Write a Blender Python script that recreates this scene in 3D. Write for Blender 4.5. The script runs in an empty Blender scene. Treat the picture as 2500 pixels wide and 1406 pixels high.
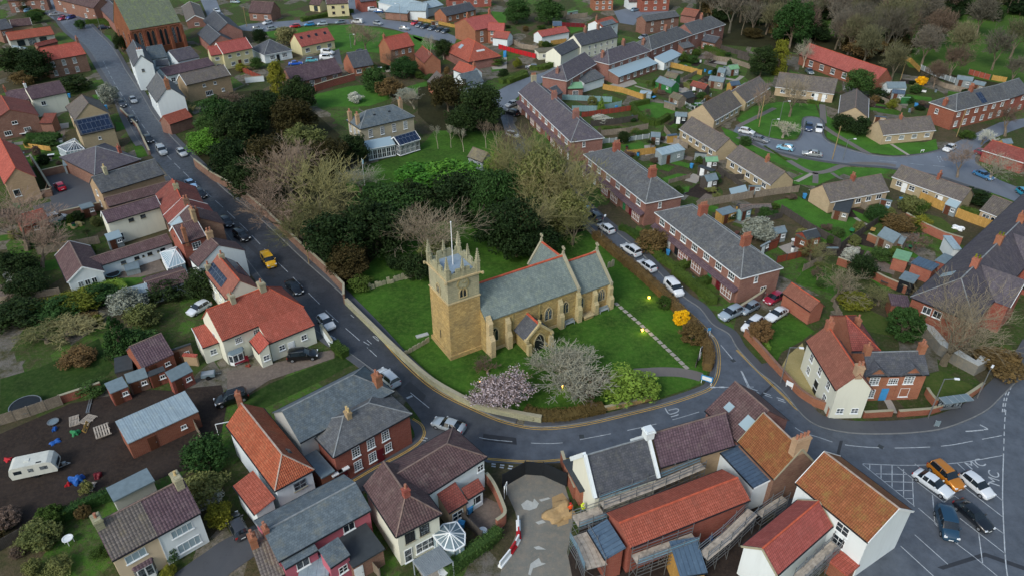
import bpy, math, random
from mathutils import Vector, Matrix
random.seed(7)
C=bpy.data.collections.new('village');bpy.context.scene.collection.children.link(C)
sc = bpy.context.scene
# ---------------------------------------------------------------- camera, sky, sun, exposure
CAMH = 66.0; PITCH = math.radians(33.2); FPX = 1760.0
cd=bpy.data.cameras.new('camera');cam=bpy.data.objects.new('camera',cd);C.objects.link(cam)
cd.sensor_width=36;cd.lens=36*FPX/2500;cd.clip_end=5000;cd.clip_start=1
cam.location=(0,0,CAMH);cam.rotation_euler=(math.pi/2-PITCH,0,0);sc.camera=cam
SUN_EL = math.radians(38); SUN_ROT = math.radians(215)
w=bpy.data.worlds.new('World');sc.world=w;w.use_nodes=True
nt=w.node_tree;sky=nt.nodes.new('ShaderNodeTexSky');sky.sky_type='NISHITA';sky.sun_disc=False
sky.sun_elevation=SUN_EL;sky.sun_rotation=SUN_ROT;sky.air_density=1.6;sky.dust_density=3.0;sky.ozone_density=2.0
nt.links.new(sky.outputs[0],nt.nodes['Background'].inputs[0]);nt.nodes['Background'].inputs[1].default_value=0.11
sd=bpy.data.lights.new('sun','SUN');sun=bpy.data.objects.new('sun',sd);C.objects.link(sun)
sd.energy=1.25;sd.angle=math.radians(16);sd.color=(.97,.98,1)
sun.rotation_euler = (math.pi/2-SUN_EL, 0, math.pi-SUN_ROT)
sc.view_settings.view_transform='Standard';sc.view_settings.look='None';sc.view_settings.gamma=1
sc.view_settings.exposure = 0.5
sc.render.resolution_x = 1024; sc.render.resolution_y = 575
# ---------------------------------------------------------------- picture position -> place on the ground
REG=dict(a=(0,0,3.5156),b=(600,0,3.5156),c=(1200,0,3.5156),d=(1800,0,3.5143),e=(0,350,3.5156),f=(600,350,3.5156),
  g=(1200,350,3.5156),h=(1800,350,3.5143),i=(0,700,3.5156),j=(600,700,3.5156),k=(1200,700,3.5156),l=(1800,700,3.5143),
  m=(0,1000,3.4625),n=(600,1000,3.4625),o=(1200,1000,3.4625),p=(1800,1000,3.4629),z=(0,0,1.0),
  A=(380,520,6.25),B=(440,660,5.625),C=(1020,540,4.136),D=(1360,1080,4.312),E=(1640,920,2.8933),F=(2160,520,3.7),H=(860,1000,3.4625))
CP, SP = math.cos(PITCH), math.sin(PITCH)
def q(reg, pt):
    if isinstance(pt[0], str): reg, pt = pt[0], pt[1:]
    x0, y0, s = REG[reg]; return x0+pt[0]/s, y0+pt[1]/s
def ray(reg, pt):
    px,py=q(reg,pt);x=(px-1250)/FPX;y=-(py-703)/FPX
    return Vector((x, CP+SP*y, -SP+CP*y))
def G(reg, pt, z=0.0):
    r = ray(reg, pt); t = (z-CAMH)/r.z
    return Vector((r.x*t, r.y*t, z))
# ---------------------------------------------------------------- mesh builder
class MB:
    def __init__(s):s.v=[];s.f=[];s.uv=[];s.m=[];s.sm=False
    def face(s, pts, uv=None, m=0):
        n=len(s.v);s.v +=[tuple(p) for p in pts];s.f.append(tuple(range(n,n+len(pts))))
        if uv is None:
            p0 = Vector(pts[0]); u = (Vector(pts[1])-p0)
            if u.length < 1e-6: u = Vector((1,0,0))
            u.normalize(); nn = u.cross(Vector(pts[-1])-p0)
            vv=nn.cross(u);vv=vv.normalized() if vv.length > 1e-9 else Vector((0,0,1))
            off = p0.dot(u); ov = p0.dot(vv)
            uv=[((Vector(p)-p0).dot(u)+off,(Vector(p)-p0).dot(vv)+ov) for p in pts]
        s.uv += uv; s.m.append(m)
    def box(s, x0, x1, y0, y1, z0, z1, m=0, bottom=False):
        a=(x0,y0);b=(x1,y0);c=(x1,y1);d=(x0,y1)
        for p, r in ((a,b),(b,c),(c,d),(d,a)):
            L=math.hypot(r[0]-p[0],r[1]-p[1]);o=p[0]+p[1]
            s.face([(*p,z0),(*r,z0),(*r,z1),(*p,z1)],[(o,z0),(o+L,z0),(o+L,z1),(o,z1)],m)
        s.face([(x0,y0,z1),(x1,y0,z1),(x1,y1,z1),(x0,y1,z1)],[(x0,y0),(x1,y0),(x1,y1),(x0,y1)],m)
        if bottom:s.face([(x0,y1,z0),(x1,y1,z0),(x1,y0,z0),(x0,y0,z0)],None,m)
    def bar(s, p, r, w, h=None, m=0):
        """a straight bar of square section from p to r"""
        p = Vector(p); r = Vector(r); h = h or w; d = (r-p)
        if d.length < 1e-6: return
        d.normalize();up=Vector((0,0,1)) if abs(d.z) < .9 else Vector((1,0,0))
        sx=d.cross(up).normalized()*w/2;sy=sx.cross(d).normalized()*h/2
        c0=[p-sx-sy,p+sx-sy,p+sx+sy,p-sx+sy];c1=[x+(r-p) for x in c0]
        for k in range(4):
            l=(k+1) % 4;s.face([c0[k],c0[l],c1[l],c1[k]],None,m)
        s.face(c0[::-1], None, m); s.face(c1, None, m)
    def tube(s, p, r, r0, r1, n=8, m=0, cap=True):
        p = Vector(p); r = Vector(r); d = (r-p).normalized()
        up=Vector((0,0,1)) if abs(d.z) < .9 else Vector((1,0,0))
        a = d.cross(up).normalized(); b = a.cross(d)
        c0=[p+(a*math.cos(6.2832*k/n)+b*math.sin(6.2832*k/n))*r0 for k in range(n)]
        c1=[r+(a*math.cos(6.2832*k/n)+b*math.sin(6.2832*k/n))*r1 for k in range(n)]
        for k in range(n):
            l=(k+1) % n;s.face([c0[l],c0[k],c1[k],c1[l]],None,m)
        if cap:s.face(c1[::-1],None,m);s.face(c0,None,m)
    def mesh(s, name, mats):
        me=bpy.data.meshes.new(name);me.from_pydata(s.v,[],s.f)
        ul=me.uv_layers.new(name='UVMap');flat=[c for t in s.uv for c in t];ul.data.foreach_set('uv',flat)
        for m in (mats if isinstance(mats,(list,tuple)) else [mats]):me.materials.append(m)
        me.polygons.foreach_set('material_index', s.m)
        if s.sm:me.polygons.foreach_set('use_smooth',[True]*len(s.f))
        me.update(); return me
    def build(s, name, mats, parent=None, loc=None, rz=0):
        return link(name,s.mesh(name,mats),parent,loc,rz)
def link(name, me, parent=None, loc=None, rz=0):
    o = bpy.data.objects.new(name, me); C.objects.link(o)
    if parent: o.parent = parent
    if loc is not None: o.location = loc
    if rz: o.rotation_euler = (0, 0, rz)
    return o
def tag(o, label=None, cat=None, group=None, kind=None):
    if label: o['label'] = label
    if cat: o['category'] = cat
    if group: o['group'] = group
    if kind: o['kind'] = kind
    return o
def empty(name, loc, rz, label, cat, group=None):
    o=bpy.data.objects.new(name,None);C.objects.link(o);o.location=loc;o.rotation_euler=(0,0,rz)
    o.empty_display_size=.3;return tag(o,label,cat,group)
def copy_tree(o, parent=None):
    c = o.copy(); C.objects.link(c); c.parent = parent
    for ch in o.children: copy_tree(ch, c)
    return c
# ---------------------------------------------------------------- materials
def newmat(name, rough=.8, spec=.3):
    m=bpy.data.materials.new(name);m.use_nodes=True;b=m.node_tree.nodes['Principled BSDF']
    b.inputs['Roughness'].default_value=rough;b.inputs['Specular IOR Level'].default_value=spec
    return m, m.node_tree, b
def mixc(t, fac, a, b, mode='MIX'):
    n=t.nodes.new('ShaderNodeMix');n.data_type='RGBA';n.blend_type=mode
    for s, v in ((0, fac), (6, a), (7, b)):
        if hasattr(v,'is_output'):t.links.new(v,n.inputs[s])
        else:n.inputs[s].default_value=v if s==0 else (*v,1)
    return n.outputs[2]
def noise(t, scale, vec=None, detail=4, rough=.6):
    n=t.nodes.new('ShaderNodeTexNoise');n.inputs['Scale'].default_value=scale
    n.inputs['Detail'].default_value=detail;n.inputs['Roughness'].default_value=rough
    if vec: t.links.new(vec, n.inputs['Vector'])
    return n.outputs['Fac']
def ramp(t, fac, p0, p1):
    n=t.nodes.new('ShaderNodeMapRange');t.links.new(fac,n.inputs[0]);n.inputs[1].default_value=p0;n.inputs[2].default_value=p1
    return n.outputs[0]
def mul(t, a, k, op='MULTIPLY'):
    n=t.nodes.new('ShaderNodeMath');n.operation=op;t.links.new(a,n.inputs[0])
    if hasattr(k, 'is_output'): t.links.new(k, n.inputs[1])
    else: n.inputs[1].default_value = k
    return n.outputs[0]
def coord(t, which='Object'):
    if which=='Position':return t.nodes.new('ShaderNodeNewGeometry').outputs['Position']
    return t.nodes.new('ShaderNodeTexCoord').outputs[which]
def vary(t, col, amt=.12, hue=.01):
    """each object a little different from its twins"""
    r=t.nodes.new('ShaderNodeObjectInfo').outputs['Random'];h=t.nodes.new('ShaderNodeHueSaturation')
    v=t.nodes.new('ShaderNodeMapRange');t.links.new(r,v.inputs[0]);v.inputs[3].default_value=1-amt;v.inputs[4].default_value=1+amt
    u=t.nodes.new('ShaderNodeMapRange');t.links.new(r,u.inputs[0]);u.inputs[3].default_value=.5+hue;u.inputs[4].default_value=.5-hue
    t.links.new(v.outputs[0],h.inputs['Value']);t.links.new(u.outputs[0],h.inputs['Hue']);t.links.new(col,h.inputs['Color'])
    return h.outputs[0]
def bump(t, b, h, strength=.3, dist=.05):
    n=t.nodes.new('ShaderNodeBump');n.inputs['Strength'].default_value=strength;n.inputs['Distance'].default_value=dist
    t.links.new(h,n.inputs['Height']);t.links.new(n.outputs[0],b.inputs['Normal'])
def hexc(h): 
    h=h.lstrip('#');return tuple((int(h[i:i+2],16)/255)**2.2 for i in (0,2,4))
def plain(name, c, rough=.7, metal=0, spec=.3, nz=.12):
    m,t,b=newmat(name,rough,spec);b.inputs['Metallic'].default_value=metal
    f=noise(t,1.7,coord(t),5);col=mixc(t,ramp(t,f,.3,.7),tuple(x*(1-nz) for x in c),tuple(min(1,x*(1+nz)) for x in c))
    t.links.new(col, b.inputs['Base Color']); return m
def tile(name,c1,c2,wd=.3,row=.3,joint=.02,jc=None,lichen=None,la=.5,wave=0,bs=.5,rough=.8,blotch=.25):
    m,t,b=newmat(name,rough,.35);uv=coord(t,'UV');br=t.nodes.new('ShaderNodeTexBrick')
    t.links.new(uv,br.inputs['Vector']);br.inputs['Scale'].default_value=1
    br.inputs['Brick Width'].default_value=wd;br.inputs['Row Height'].default_value=row;br.inputs['Mortar Size'].default_value=joint
    br.inputs['Mortar Smooth'].default_value=.3;br.inputs['Bias'].default_value=-.2
    br.offset = 0 if wave else .5
    br.inputs['Color1'].default_value=(*c1,1);br.inputs['Color2'].default_value=(*c2,1)
    jc=jc or tuple(x*.45 for x in c1);br.inputs['Mortar'].default_value=(*jc,1)
    p = coord(t, 'Position'); f = noise(t, .35, p, 6, .7)
    col=mixc(t,ramp(t,f,.3,.72),br.outputs['Color'],mixc(t,blotch*1.6,br.outputs['Color'],tuple(x*.45 for x in c1)))
    mp=t.nodes.new('ShaderNodeMapping');t.links.new(uv,mp.inputs[0]);mp.inputs['Scale'].default_value=(1.3,.16,1)
    f4=noise(t,1.0,mp.outputs[0],6,.75);col=mixc(t,mul(t,ramp(t,f4,.5,.72),.5),col,tuple(x*.5 for x in c1));col=mixc(t,mul(t,ramp(t,f4,.46,.3),.3),col,tuple(min(1,x*1.35+.015) for x in c2))
    f3=noise(t,2.3,p,4,.7);col=mixc(t,mul(t,ramp(t,f3,.52,.75),.4),col,tuple(min(1,x*1.5+.02) for x in c2))
    if lichen:
        f2=noise(t,.9,p,8,.75);col=mixc(t,mul(t,ramp(t,f2,.5,.68),la),col,lichen)
    t.links.new(vary(t,col,.12,.004),b.inputs['Base Color'])
    h = mul(t, br.outputs['Fac'], -1.0)
    if wave:
        wv=t.nodes.new('ShaderNodeTexWave');t.links.new(uv,wv.inputs['Vector']);wv.inputs['Scale'].default_value=.314/wave
        h = mul(t, h, wv.outputs['Fac'], 'ADD')
    bump(t, b, h, bs, .06); return m
def wallmat(name,c1,c2,wd=.45,row=.15,jc=None,joint=.012,stain=None,sa=.4,bs=.25):
    m,t,b=newmat(name,.88,.2);uv=coord(t,'UV');br=t.nodes.new('ShaderNodeTexBrick')
    t.links.new(uv,br.inputs['Vector']);br.inputs['Scale'].default_value=1
    br.inputs['Brick Width'].default_value=wd;br.inputs['Row Height'].default_value=row;br.inputs['Mortar Size'].default_value=joint
    br.inputs['Color1'].default_value=(*c1,1);br.inputs['Color2'].default_value=(*c2,1)
    br.inputs['Mortar'].default_value=(*(jc or tuple(x*.7+.03 for x in c1)),1)
    p = coord(t, 'Position'); f = noise(t, .5, p, 6, .7)
    col=mixc(t,mul(t,ramp(t,f,.4,.75),sa),br.outputs['Color'],stain or tuple(x*.5 for x in c1))
    f2=noise(t,4,p,3,.7);col=mixc(t,mul(t,ramp(t,f2,.5,.75),.3),col,tuple(min(1,x*1.4) for x in c2))
    t.links.new(vary(t,col,.1),b.inputs['Base Color']);bump(t,b,mul(t,br.outputs['Fac'],-1.0),bs,.02);return m
def render_wall(name, c, dirt=.25):
    m,t,b=newmat(name,.85,.2);p=coord(t,'Position')
    mp=t.nodes.new('ShaderNodeMapping');t.links.new(p,mp.inputs[0]);mp.inputs['Scale'].default_value=(1.6,1.6,.25)
    f=noise(t,.8,mp.outputs[0],6,.7);col=mixc(t,mul(t,ramp(t,f,.45,.8),dirt),c,tuple(x*.55 for x in c))
    t.links.new(vary(t,col,.04,.003),b.inputs['Base Color']);bump(t,b,noise(t,25,p,3),.15,.02);return m
def leafmat(name, c1, c2, c3=None):
    m,t,b=newmat(name,.75,.15);p=coord(t,'Position');f=noise(t,.7,p,5,.7)
    col=mixc(t,ramp(t,f,.35,.65),c1,c2);f2=noise(t,7,p,2,.6)
    col=mixc(t,mul(t,ramp(t,f2,.5,.8),.6),col,c3 or tuple(min(1,x*1.7) for x in c2))
    t.links.new(vary(t,col,.22,.015),b.inputs['Base Color']);return m
def groundmat(name,cols,scales,rough=.95,bs=.4,spec=.15,third=None):
    m,t,b=newmat(name,rough,spec);p=coord(t,'Position')
    f=noise(t,scales[0],p,8,.7);col=mixc(t,ramp(t,f,.38,.62),cols[0],cols[1])
    f2=noise(t,scales[1],p,5,.75);col=mixc(t,mul(t,ramp(t,f2,.45,.75),.7),col,cols[2])
    if len(cols) > 3:
        f3=noise(t,.035,p,5,.6);col=mixc(t,ramp(t,f3,.42,.6),col,cols[3])
    t.links.new(col,b.inputs['Base Color']);sp=ramp(t,noise(t,6.5,p,4,.8),.6,.7);t.links.new(mixc(t,mul(t,sp,.45),col,tuple(min(1,x*1.8) for x in cols[2])),b.inputs['Base Color']);bump(t,b,noise(t,9,p,5,.8),bs,.06);return m
def asphalt(name, dry, wet, rough=.5, patch=.6):
    m,t,b=newmat(name,rough,.5);p=coord(t,'Position')
    mp=t.nodes.new('ShaderNodeMapping');t.links.new(p,mp.inputs[0]);mp.inputs['Rotation'].default_value=(0,0,.5);mp.inputs['Scale'].default_value=(1,.35,1)
    f=ramp(t,noise(t,.25,mp.outputs[0],8,.7),.38,.62);f=mul(t,f,patch)
    col=mixc(t,f,dry,wet);g=noise(t,30,p,3,.8);col=mixc(t,mul(t,ramp(t,g,.4,.7),.25),col,tuple(x*1.6 for x in dry))
    c=noise(t,1.1,p,6,.8);col=mixc(t,mul(t,ramp(t,c,.55,.7),.3),col,tuple(x*.5 for x in wet))
    t.links.new(col,b.inputs['Base Color']);r=t.nodes.new('ShaderNodeMapRange');t.links.new(f,r.inputs[0]);r.inputs[3].default_value=.75;r.inputs[4].default_value=rough
    t.links.new(r.outputs[0],b.inputs['Roughness']);bump(t,b,g,.15,.01);return m
def road_mix(name):
    m,t,b=newmat(name,.45,.5);p=coord(t,'Position');sp=t.nodes.new('ShaderNodeSeparateXYZ');t.links.new(p,sp.inputs[0])
    g=mul(t,sp.outputs[0],mul(t,noise(t,.12,p,4),10,'MULTIPLY'),'ADD');f=ramp(t,g,-9,12);h=ramp(t,sp.outputs[1],130,230);f=mul(t,f,h,'MAXIMUM')
    n1=ramp(t,noise(t,.5,p,8,.75),.35,.65);dk=mixc(t,n1,hexc('3a3d43'),hexc('272a2f'));lt=mixc(t,n1,hexc('596069'),hexc('424850'));col=mixc(t,f,dk,lt)
    n2=noise(t,30,p,3,.8);col=mixc(t,mul(t,ramp(t,n2,.4,.7),.25),col,hexc('6c7278'));t.links.new(col,b.inputs['Base Color']);n3=noise(t,1.3,p,6,.8)
    r=t.nodes.new('ShaderNodeMapRange');t.links.new(n3,r.inputs[0]);r.inputs[1].default_value=.35;r.inputs[2].default_value=.65;r.inputs[3].default_value=.35;r.inputs[4].default_value=.7;t.links.new(r.outputs[0],b.inputs['Roughness']);bump(t,b,n2,.15,.01);return m
def glow(name, c, s):
    m,t,b=newmat(name);b.inputs['Emission Color'].default_value=(*c,1);b.inputs['Emission Strength'].default_value=s;b.inputs['Base Color'].default_value=(*c,1);return m
M = {}
ORD='first second third fourth fifth sixth seventh eighth ninth tenth eleventh twelfth thirteenth fourteenth fifteenth sixteenth seventeenth eighteenth nineteenth twentieth'.split()
M['slate']=tile('slate',hexc('53575b'),hexc('686b6e'),.28,.24,.012,lichen=hexc('716f64'),la=.5,bs=.25)
M['slate_blue']=tile('slate_blue',hexc('56626a'),hexc('69757c'),.3,.25,.012,lichen=hexc('787868'),la=.45,bs=.25)
M['slate_dark']=tile('slate_dark',hexc('4a4e55'),hexc('595c63'),.3,.28,.015,lichen=hexc('727468'),la=.3,bs=.3)
M['slate_purple']=tile('slate_purple',hexc('504d55'),hexc('625d64'),.28,.24,.012,lichen=hexc('6c675f'),la=.5,bs=.25)
M['tile_brown']=tile('tile_brown',hexc('5c4849'),hexc('6d5858'),.3,.3,.03,lichen=hexc('7a7068'),la=.35,wave=.3,bs=.5)
M['tile_purple']=tile('tile_purple',hexc('5b4a52'),hexc('6c5a62'),.33,.32,.03,lichen=hexc('7b716c'),la=.35,wave=.33,bs=.5)
M['tile_greybrown']=tile('tile_greybrown',hexc('67625f'),hexc('77716c'),.33,.32,.03,lichen=hexc('827a5c'),la=.4,wave=.33,bs=.5)
M['tile_red']=tile('tile_red',hexc('a85747'),hexc('b86757'),.24,.3,.025,jc=hexc('713428'),lichen=hexc('855246'),la=.5,wave=.24,bs=.45,blotch=.25)
M['tile_pink']=tile('tile_pink',hexc('a1554d'),hexc('ae625a'),.24,.3,.025,jc=hexc('77403a'),lichen=hexc('86544c'),la=.4,wave=.24,bs=.4,blotch=.2)
M['tile_orange']=tile('tile_orange',hexc('a05638'),hexc('b06a4a'),.22,.3,.03,jc=hexc('6a3a28'),lichen=hexc('7d5940'),la=.6,wave=.22,bs=.55,blotch=.3)
M['tile_ochre']=tile('tile_ochre',hexc('8a5636'),hexc('976342'),.22,.3,.03,jc=hexc('643c24'),lichen=hexc('7d6a3c'),la=.75,wave=.22,bs=.5,blotch=.3)
M['tile_oldred']=tile('tile_oldred',hexc('84483f'),hexc('96564a'),.28,.28,.03,jc=hexc('54302c'),lichen=hexc('6f5a50'),la=.4,bs=.5)
M['tile_clay']=tile('tile_clay',hexc('8c5a4c'),hexc('9a6656'),.2,.2,.02,lichen=hexc('7d5a4a'),la=.3,bs=.3)
M['tile_moss']=tile('tile_moss',hexc('6e6a5c'),hexc('7a7560'),.3,.3,.02,lichen=hexc('8f8558'),la=.6,bs=.4)
M['church_slate']=tile('church_slate',hexc('6b7876'),hexc('7c8883'),.35,.28,.012,lichen=hexc('87917c'),la=.45,bs=.3)
M['hall_slate']=tile('hall_slate',hexc('6b7465'),hexc('76806c'),.35,.28,.012,lichen=hexc('7f9052'),la=.7,bs=.3)
M['metal_roof']=tile('metal_roof',hexc('8fa3ad'),hexc('98abb3'),.9,9,.02,lichen=hexc('b8bfae'),la=.25,wave=.3,bs=.25,rough=.5,blotch=.1)
M['metal_blue']=tile('metal_blue',hexc('4a5d70'),hexc('53687b'),.5,9,.03,bs=.5,rough=.5,blotch=.1)
M['felt']=plain('felt',hexc('6b7c84'),.85);M['felt_dark']=plain('felt_dark',hexc('3c4246'),.85);M['felt_green']=plain('felt_green',hexc('6f9a78'),.85)
M['lead'] = plain('lead', hexc('8496a5'), .6)
M['brick']=wallmat('brick',hexc('7c554b'),hexc('8b6356'),jc=hexc('948680'))
M['brick_red']=wallmat('brick_red',hexc('84483b'),hexc('915646'),jc=hexc('8f7468'),sa=.3)
M['brick_orange']=wallmat('brick_orange',hexc('925845'),hexc('a06850'),jc=hexc('93806f'))
M['brick_hall']=wallmat('brick_hall',hexc('7e4a38'),hexc('8c5843'),stain=hexc('45332d'),sa=.55)
M['brick_old']=wallmat('brick_old',hexc('77564b'),hexc('8a6a5a'),jc=hexc('8a8074'),sa=.5)
M['brick_buff']=wallmat('brick_buff',hexc('a69578'),hexc('b3a183'),jc=hexc('a39a86'),sa=.3)
M['brick_tan']=wallmat('brick_tan',hexc('9c866a'),hexc('aa9376'),jc=hexc('a09078'),sa=.3)
M['stone']=wallmat('stone',hexc('9f8656'),hexc('c4a96e'),.5,.26,jc=hexc('857a60'),joint=.02,stain=hexc('706a56'),sa=.7,bs=.6)
M['stone_grey']=wallmat('stone_grey',hexc('9a9a80'),hexc('aaa78a'),.6,.3,jc=hexc('7e7c68'),joint=.015,stain=hexc('6d6c5c'),sa=.6,bs=.4)
M['ashlar']=wallmat('ashlar',hexc('b5a67c'),hexc('beb088'),.6,.35,jc=hexc('8e8468'),joint=.015,stain=hexc('7a7460'),sa=.55,bs=.3)
M['stone_house']=wallmat('stone_house',hexc('a39c86'),hexc('aca48c'),.5,.25,stain=hexc('7f7a6c'),sa=.4)
M['white']=render_wall('white',hexc('d3dde0'));M['cream']=render_wall('cream',hexc('d6d8c8'));M['yellow']=render_wall('yellow',hexc('c6bf96'))
M['pinkwall']=render_wall('pinkwall',hexc('b06472'));M['greyrender']=render_wall('greyrender',hexc('a9aca8'));M['peach']=render_wall('peach',hexc('cdbb9f'))
M['palewall'] = render_wall('palewall', hexc('c4c8c0'), .5)
M['stonecap'] = render_wall('stonecap', hexc('9e9a84'), .6)
M['wt']=plain('white_paint',hexc('dfe5e6'),.5,nz=.05);M['bk']=plain('black_paint',hexc('22262a'),.5)
M['grey_paint']=plain('grey_paint',hexc('8b959b'),.6);M['brownpaint']=plain('brown_paint',hexc('5a3a2c'),.6)
M['redpaint']=plain('red_paint',hexc('b0282f'),.5);M['bluepaint']=plain('blue_paint',hexc('3f8ac0'),.5);M['greenpaint']=plain('green_paint',hexc('2f7a4e'),.6)
M['maroon'] = plain('maroon_paint', hexc('641f28'), .5)
g,t_,b_=newmat('glass',.1,.6);r_=t_.nodes.new('ShaderNodeObjectInfo').outputs['Random'];t_.links.new(mixc(t_,mul(t_,ramp(t_,r_,.45,1),ramp(t_,noise(t_,3,coord(t_,'Object'),3),.4,.6)),hexc('232b32'),hexc('8a949a')),b_.inputs['Base Color']);M['glass']=g
g,t_,b_=newmat('car_glass',.06,.8);b_.inputs['Base Color'].default_value=(*hexc('1d2429'),1);M['car_glass']=g
g,t_,b_=newmat('glass_light',.25,.5);b_.inputs['Base Color'].default_value=(*hexc('8fa4ad'),1);M['glass_light']=g
g,t_,b_=newmat('solar',.15,.6);b_.inputs['Base Color'].default_value=(*hexc('20304a'),1);M['solar']=g
M['solar']=tile('solar_panel',hexc('232f44'),hexc('26344c'),1.0,1.6,.03,jc=hexc('6d7885'),rough=.2,blotch=.05,bs=.05)
M['pot']=plain('clay_pot',hexc('9c6c58'),.8);M['pot_buff']=plain('buff_pot',hexc('b8a274'),.8)
M['ridge_red']=plain('ridge_red',hexc('b85a42'),.8,nz=.3);M['ridge_grey']=plain('ridge_grey',hexc('808688'),.8,nz=.25)
M['ridge_brown']=plain('ridge_brown',hexc('7b6a62'),.8,nz=.25);M['ridge_pale']=plain('ridge_pale',hexc('a5968a'),.8,nz=.25)
M['wood']=tile('fence_wood',hexc('8a8072'),hexc('9a8f7e'),.15,2.0,.015,jc=hexc('554d44'),bs=.3,blotch=.4)
M['wood_new']=tile('new_wood',hexc('b5904e'),hexc('c19c58'),.15,2.0,.015,jc=hexc('7f6334'),bs=.3)
M['wood_dark']=tile('dark_wood',hexc('4e4a46'),hexc('5c5751'),.15,2.0,.015,bs=.3)
M['wood_red']=tile('red_wood',hexc('8a4434'),hexc('964c3a'),2.0,.15,.015,bs=.3)
M['wood_green']=tile('green_wood',hexc('2f6f3c'),hexc('37793f'),.15,2.0,.015,bs=.3)
M['wood_grey']=tile('grey_wood',hexc('8d999c'),hexc('98a3a4'),.15,2.0,.015,bs=.3,blotch=.15)
M['wood_teal']=tile('teal_wood',hexc('7fa3a6'),hexc('8aadae'),.15,2.0,.015,bs=.2,blotch=.1)
M['bark']=leafmat('bark',hexc('5a5348'),hexc('746b5c'));M['bark_pale']=leafmat('bark_pale',hexc('8f8778'),hexc('a59c8a'))
M['twig']=leafmat('twig',hexc('574b42'),hexc('6b5e52'));M['twig_pink']=leafmat('twig_pink',hexc('73665a'),hexc('8a7a6a'))
M['twig_green']=leafmat('twig_green',hexc('6b6a48'),hexc('828058'));M['twig_pale']=leafmat('twig_pale',hexc('8a897a'),hexc('a3a08e'))
M['twig_grey']=leafmat('twig_grey',hexc('6c6656'),hexc('857d69'))
M['leaf_dark']=leafmat('leaf_dark',hexc('1f2c1a'),hexc('2c3d20'));M['leaf_mid']=leafmat('leaf_mid',hexc('2c4222'),hexc('3d582e'))
M['leaf_yew']=leafmat('leaf_yew',hexc('2e2e1b'),hexc('423d24'),hexc('5f5230'));M['leaf_bright']=leafmat('leaf_bright',hexc('3f6b26'),hexc('548032'))
M['leaf_lime']=leafmat('leaf_lime',hexc('54702e'),hexc('6f8a3a'));M['leaf_gold']=leafmat('leaf_gold',hexc('575e24'),hexc('6f732c'))
M['leaf_yellow']=leafmat('leaf_yellow',hexc('d6a010'),hexc('efc020'),hexc('f8d84a'));M['leaf_pink']=leafmat('leaf_pink',hexc('a4979a'),hexc('c0b2b4'),hexc('dad0d0'))
M['leaf_olive']=leafmat('leaf_olive',hexc('5c6338'),hexc('727648'));M['leaf_grey']=leafmat('leaf_grey',hexc('7d8478'),hexc('959a8c'))
M['leaf_white']=leafmat('leaf_white',hexc('989c8e'),hexc('babdb2'));M['leaf_red']=leafmat('leaf_red',hexc('6b4440'),hexc('7f5550'))
M['hedge']=leafmat('hedge',hexc('33451f'),hexc('475c2a'));M['hedge_brown']=leafmat('hedge_brown',hexc('56482f'),hexc('6b5a3a'),hexc('7d6c48'))
M['grass']=groundmat('grass',[hexc('2c461b'),hexc('3e6424'),hexc('5a7434')],(.14,1.4))
M['grass_bright']=groundmat('grass_bright',[hexc('365a24'),hexc('43702a'),hexc('587a38')],(.3,3))
M['grass_rough']=groundmat('grass_rough',[hexc('3a4f24'),hexc('4a5a2c'),hexc('5e5c3a')],(.4,2))
m,t,b=newmat('base_ground',.95,.15);p=coord(t,'Position');mp=t.nodes.new('ShaderNodeMapping');t.links.new(p,mp.inputs[0]);mp.inputs['Rotation'].default_value=(0,0,.62);mp.inputs['Scale'].default_value=(1,.55,1)
vo=t.nodes.new('ShaderNodeTexVoronoi');vo.distance='CHEBYCHEV';vo.inputs['Scale'].default_value=.16;vo.inputs['Randomness'].default_value=.8;t.links.new(mp.outputs[0],vo.inputs['Vector'])
sx=t.nodes.new('ShaderNodeSeparateColor');t.links.new(vo.outputs['Color'],sx.inputs[0]);cr=t.nodes.new('ShaderNodeValToRGB');t.links.new(sx.outputs[0],cr.inputs[0]);cr.color_ramp.interpolation='CONSTANT'
for k,(f,c) in enumerate(((0,'3d5426'),(.26,'4b4738'),(.42,'476a2a'),(.58,'59503f'),(.7,'6f6c66'),(.8,'3a4a26'),(.92,'7d776d'))):
    e=cr.color_ramp.elements[k] if k < 2 else cr.color_ramp.elements.new(f);e.position=f;e.color=(*hexc(c),1)
f=noise(t,.45,p,8,.75);col=mixc(t,ramp(t,f,.45,.62),cr.outputs[0],hexc('45472f'));f2=noise(t,1.6,p,6,.75);col=mixc(t,mul(t,ramp(t,f2,.48,.7),.7),col,hexc('655c4c'));f3=noise(t,2.9,p,6,.8);col=mixc(t,mul(t,ramp(t,f3,.5,.66),.6),col,hexc('2d3520'))
t.links.new(col,b.inputs['Base Color']);bump(t,b,noise(t,5,p,6,.8),.8,.15);M['base']=m
M['field']=groundmat('field',[hexc('36501f'),hexc('426026'),hexc('566638')],(.06,.8))
M['woodfloor']=groundmat('wood_floor',[hexc('2a2c1b'),hexc('343622'),hexc('44402f')],(.2,1.5))
M['soil']=groundmat('soil',[hexc('2f2a28'),hexc('3a3431'),hexc('4c4238')],(.25,2.2),bs=.8)
M['yard']=groundmat('yard',[hexc('635a54'),hexc('6f665e'),hexc('8a8074')],(.3,2));M['gravel']=groundmat('gravel',[hexc('8f8458'),hexc('9b8f64'),hexc('aa9f78')],(.4,5))
M['concrete']=groundmat('concrete',[hexc('6b6d68'),hexc('787872'),hexc('8f8474')],(.18,1.2));M['paving']=groundmat('paving',[hexc('8e8a84'),hexc('9a958c'),hexc('aaa49a')],(.5,3))
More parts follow.
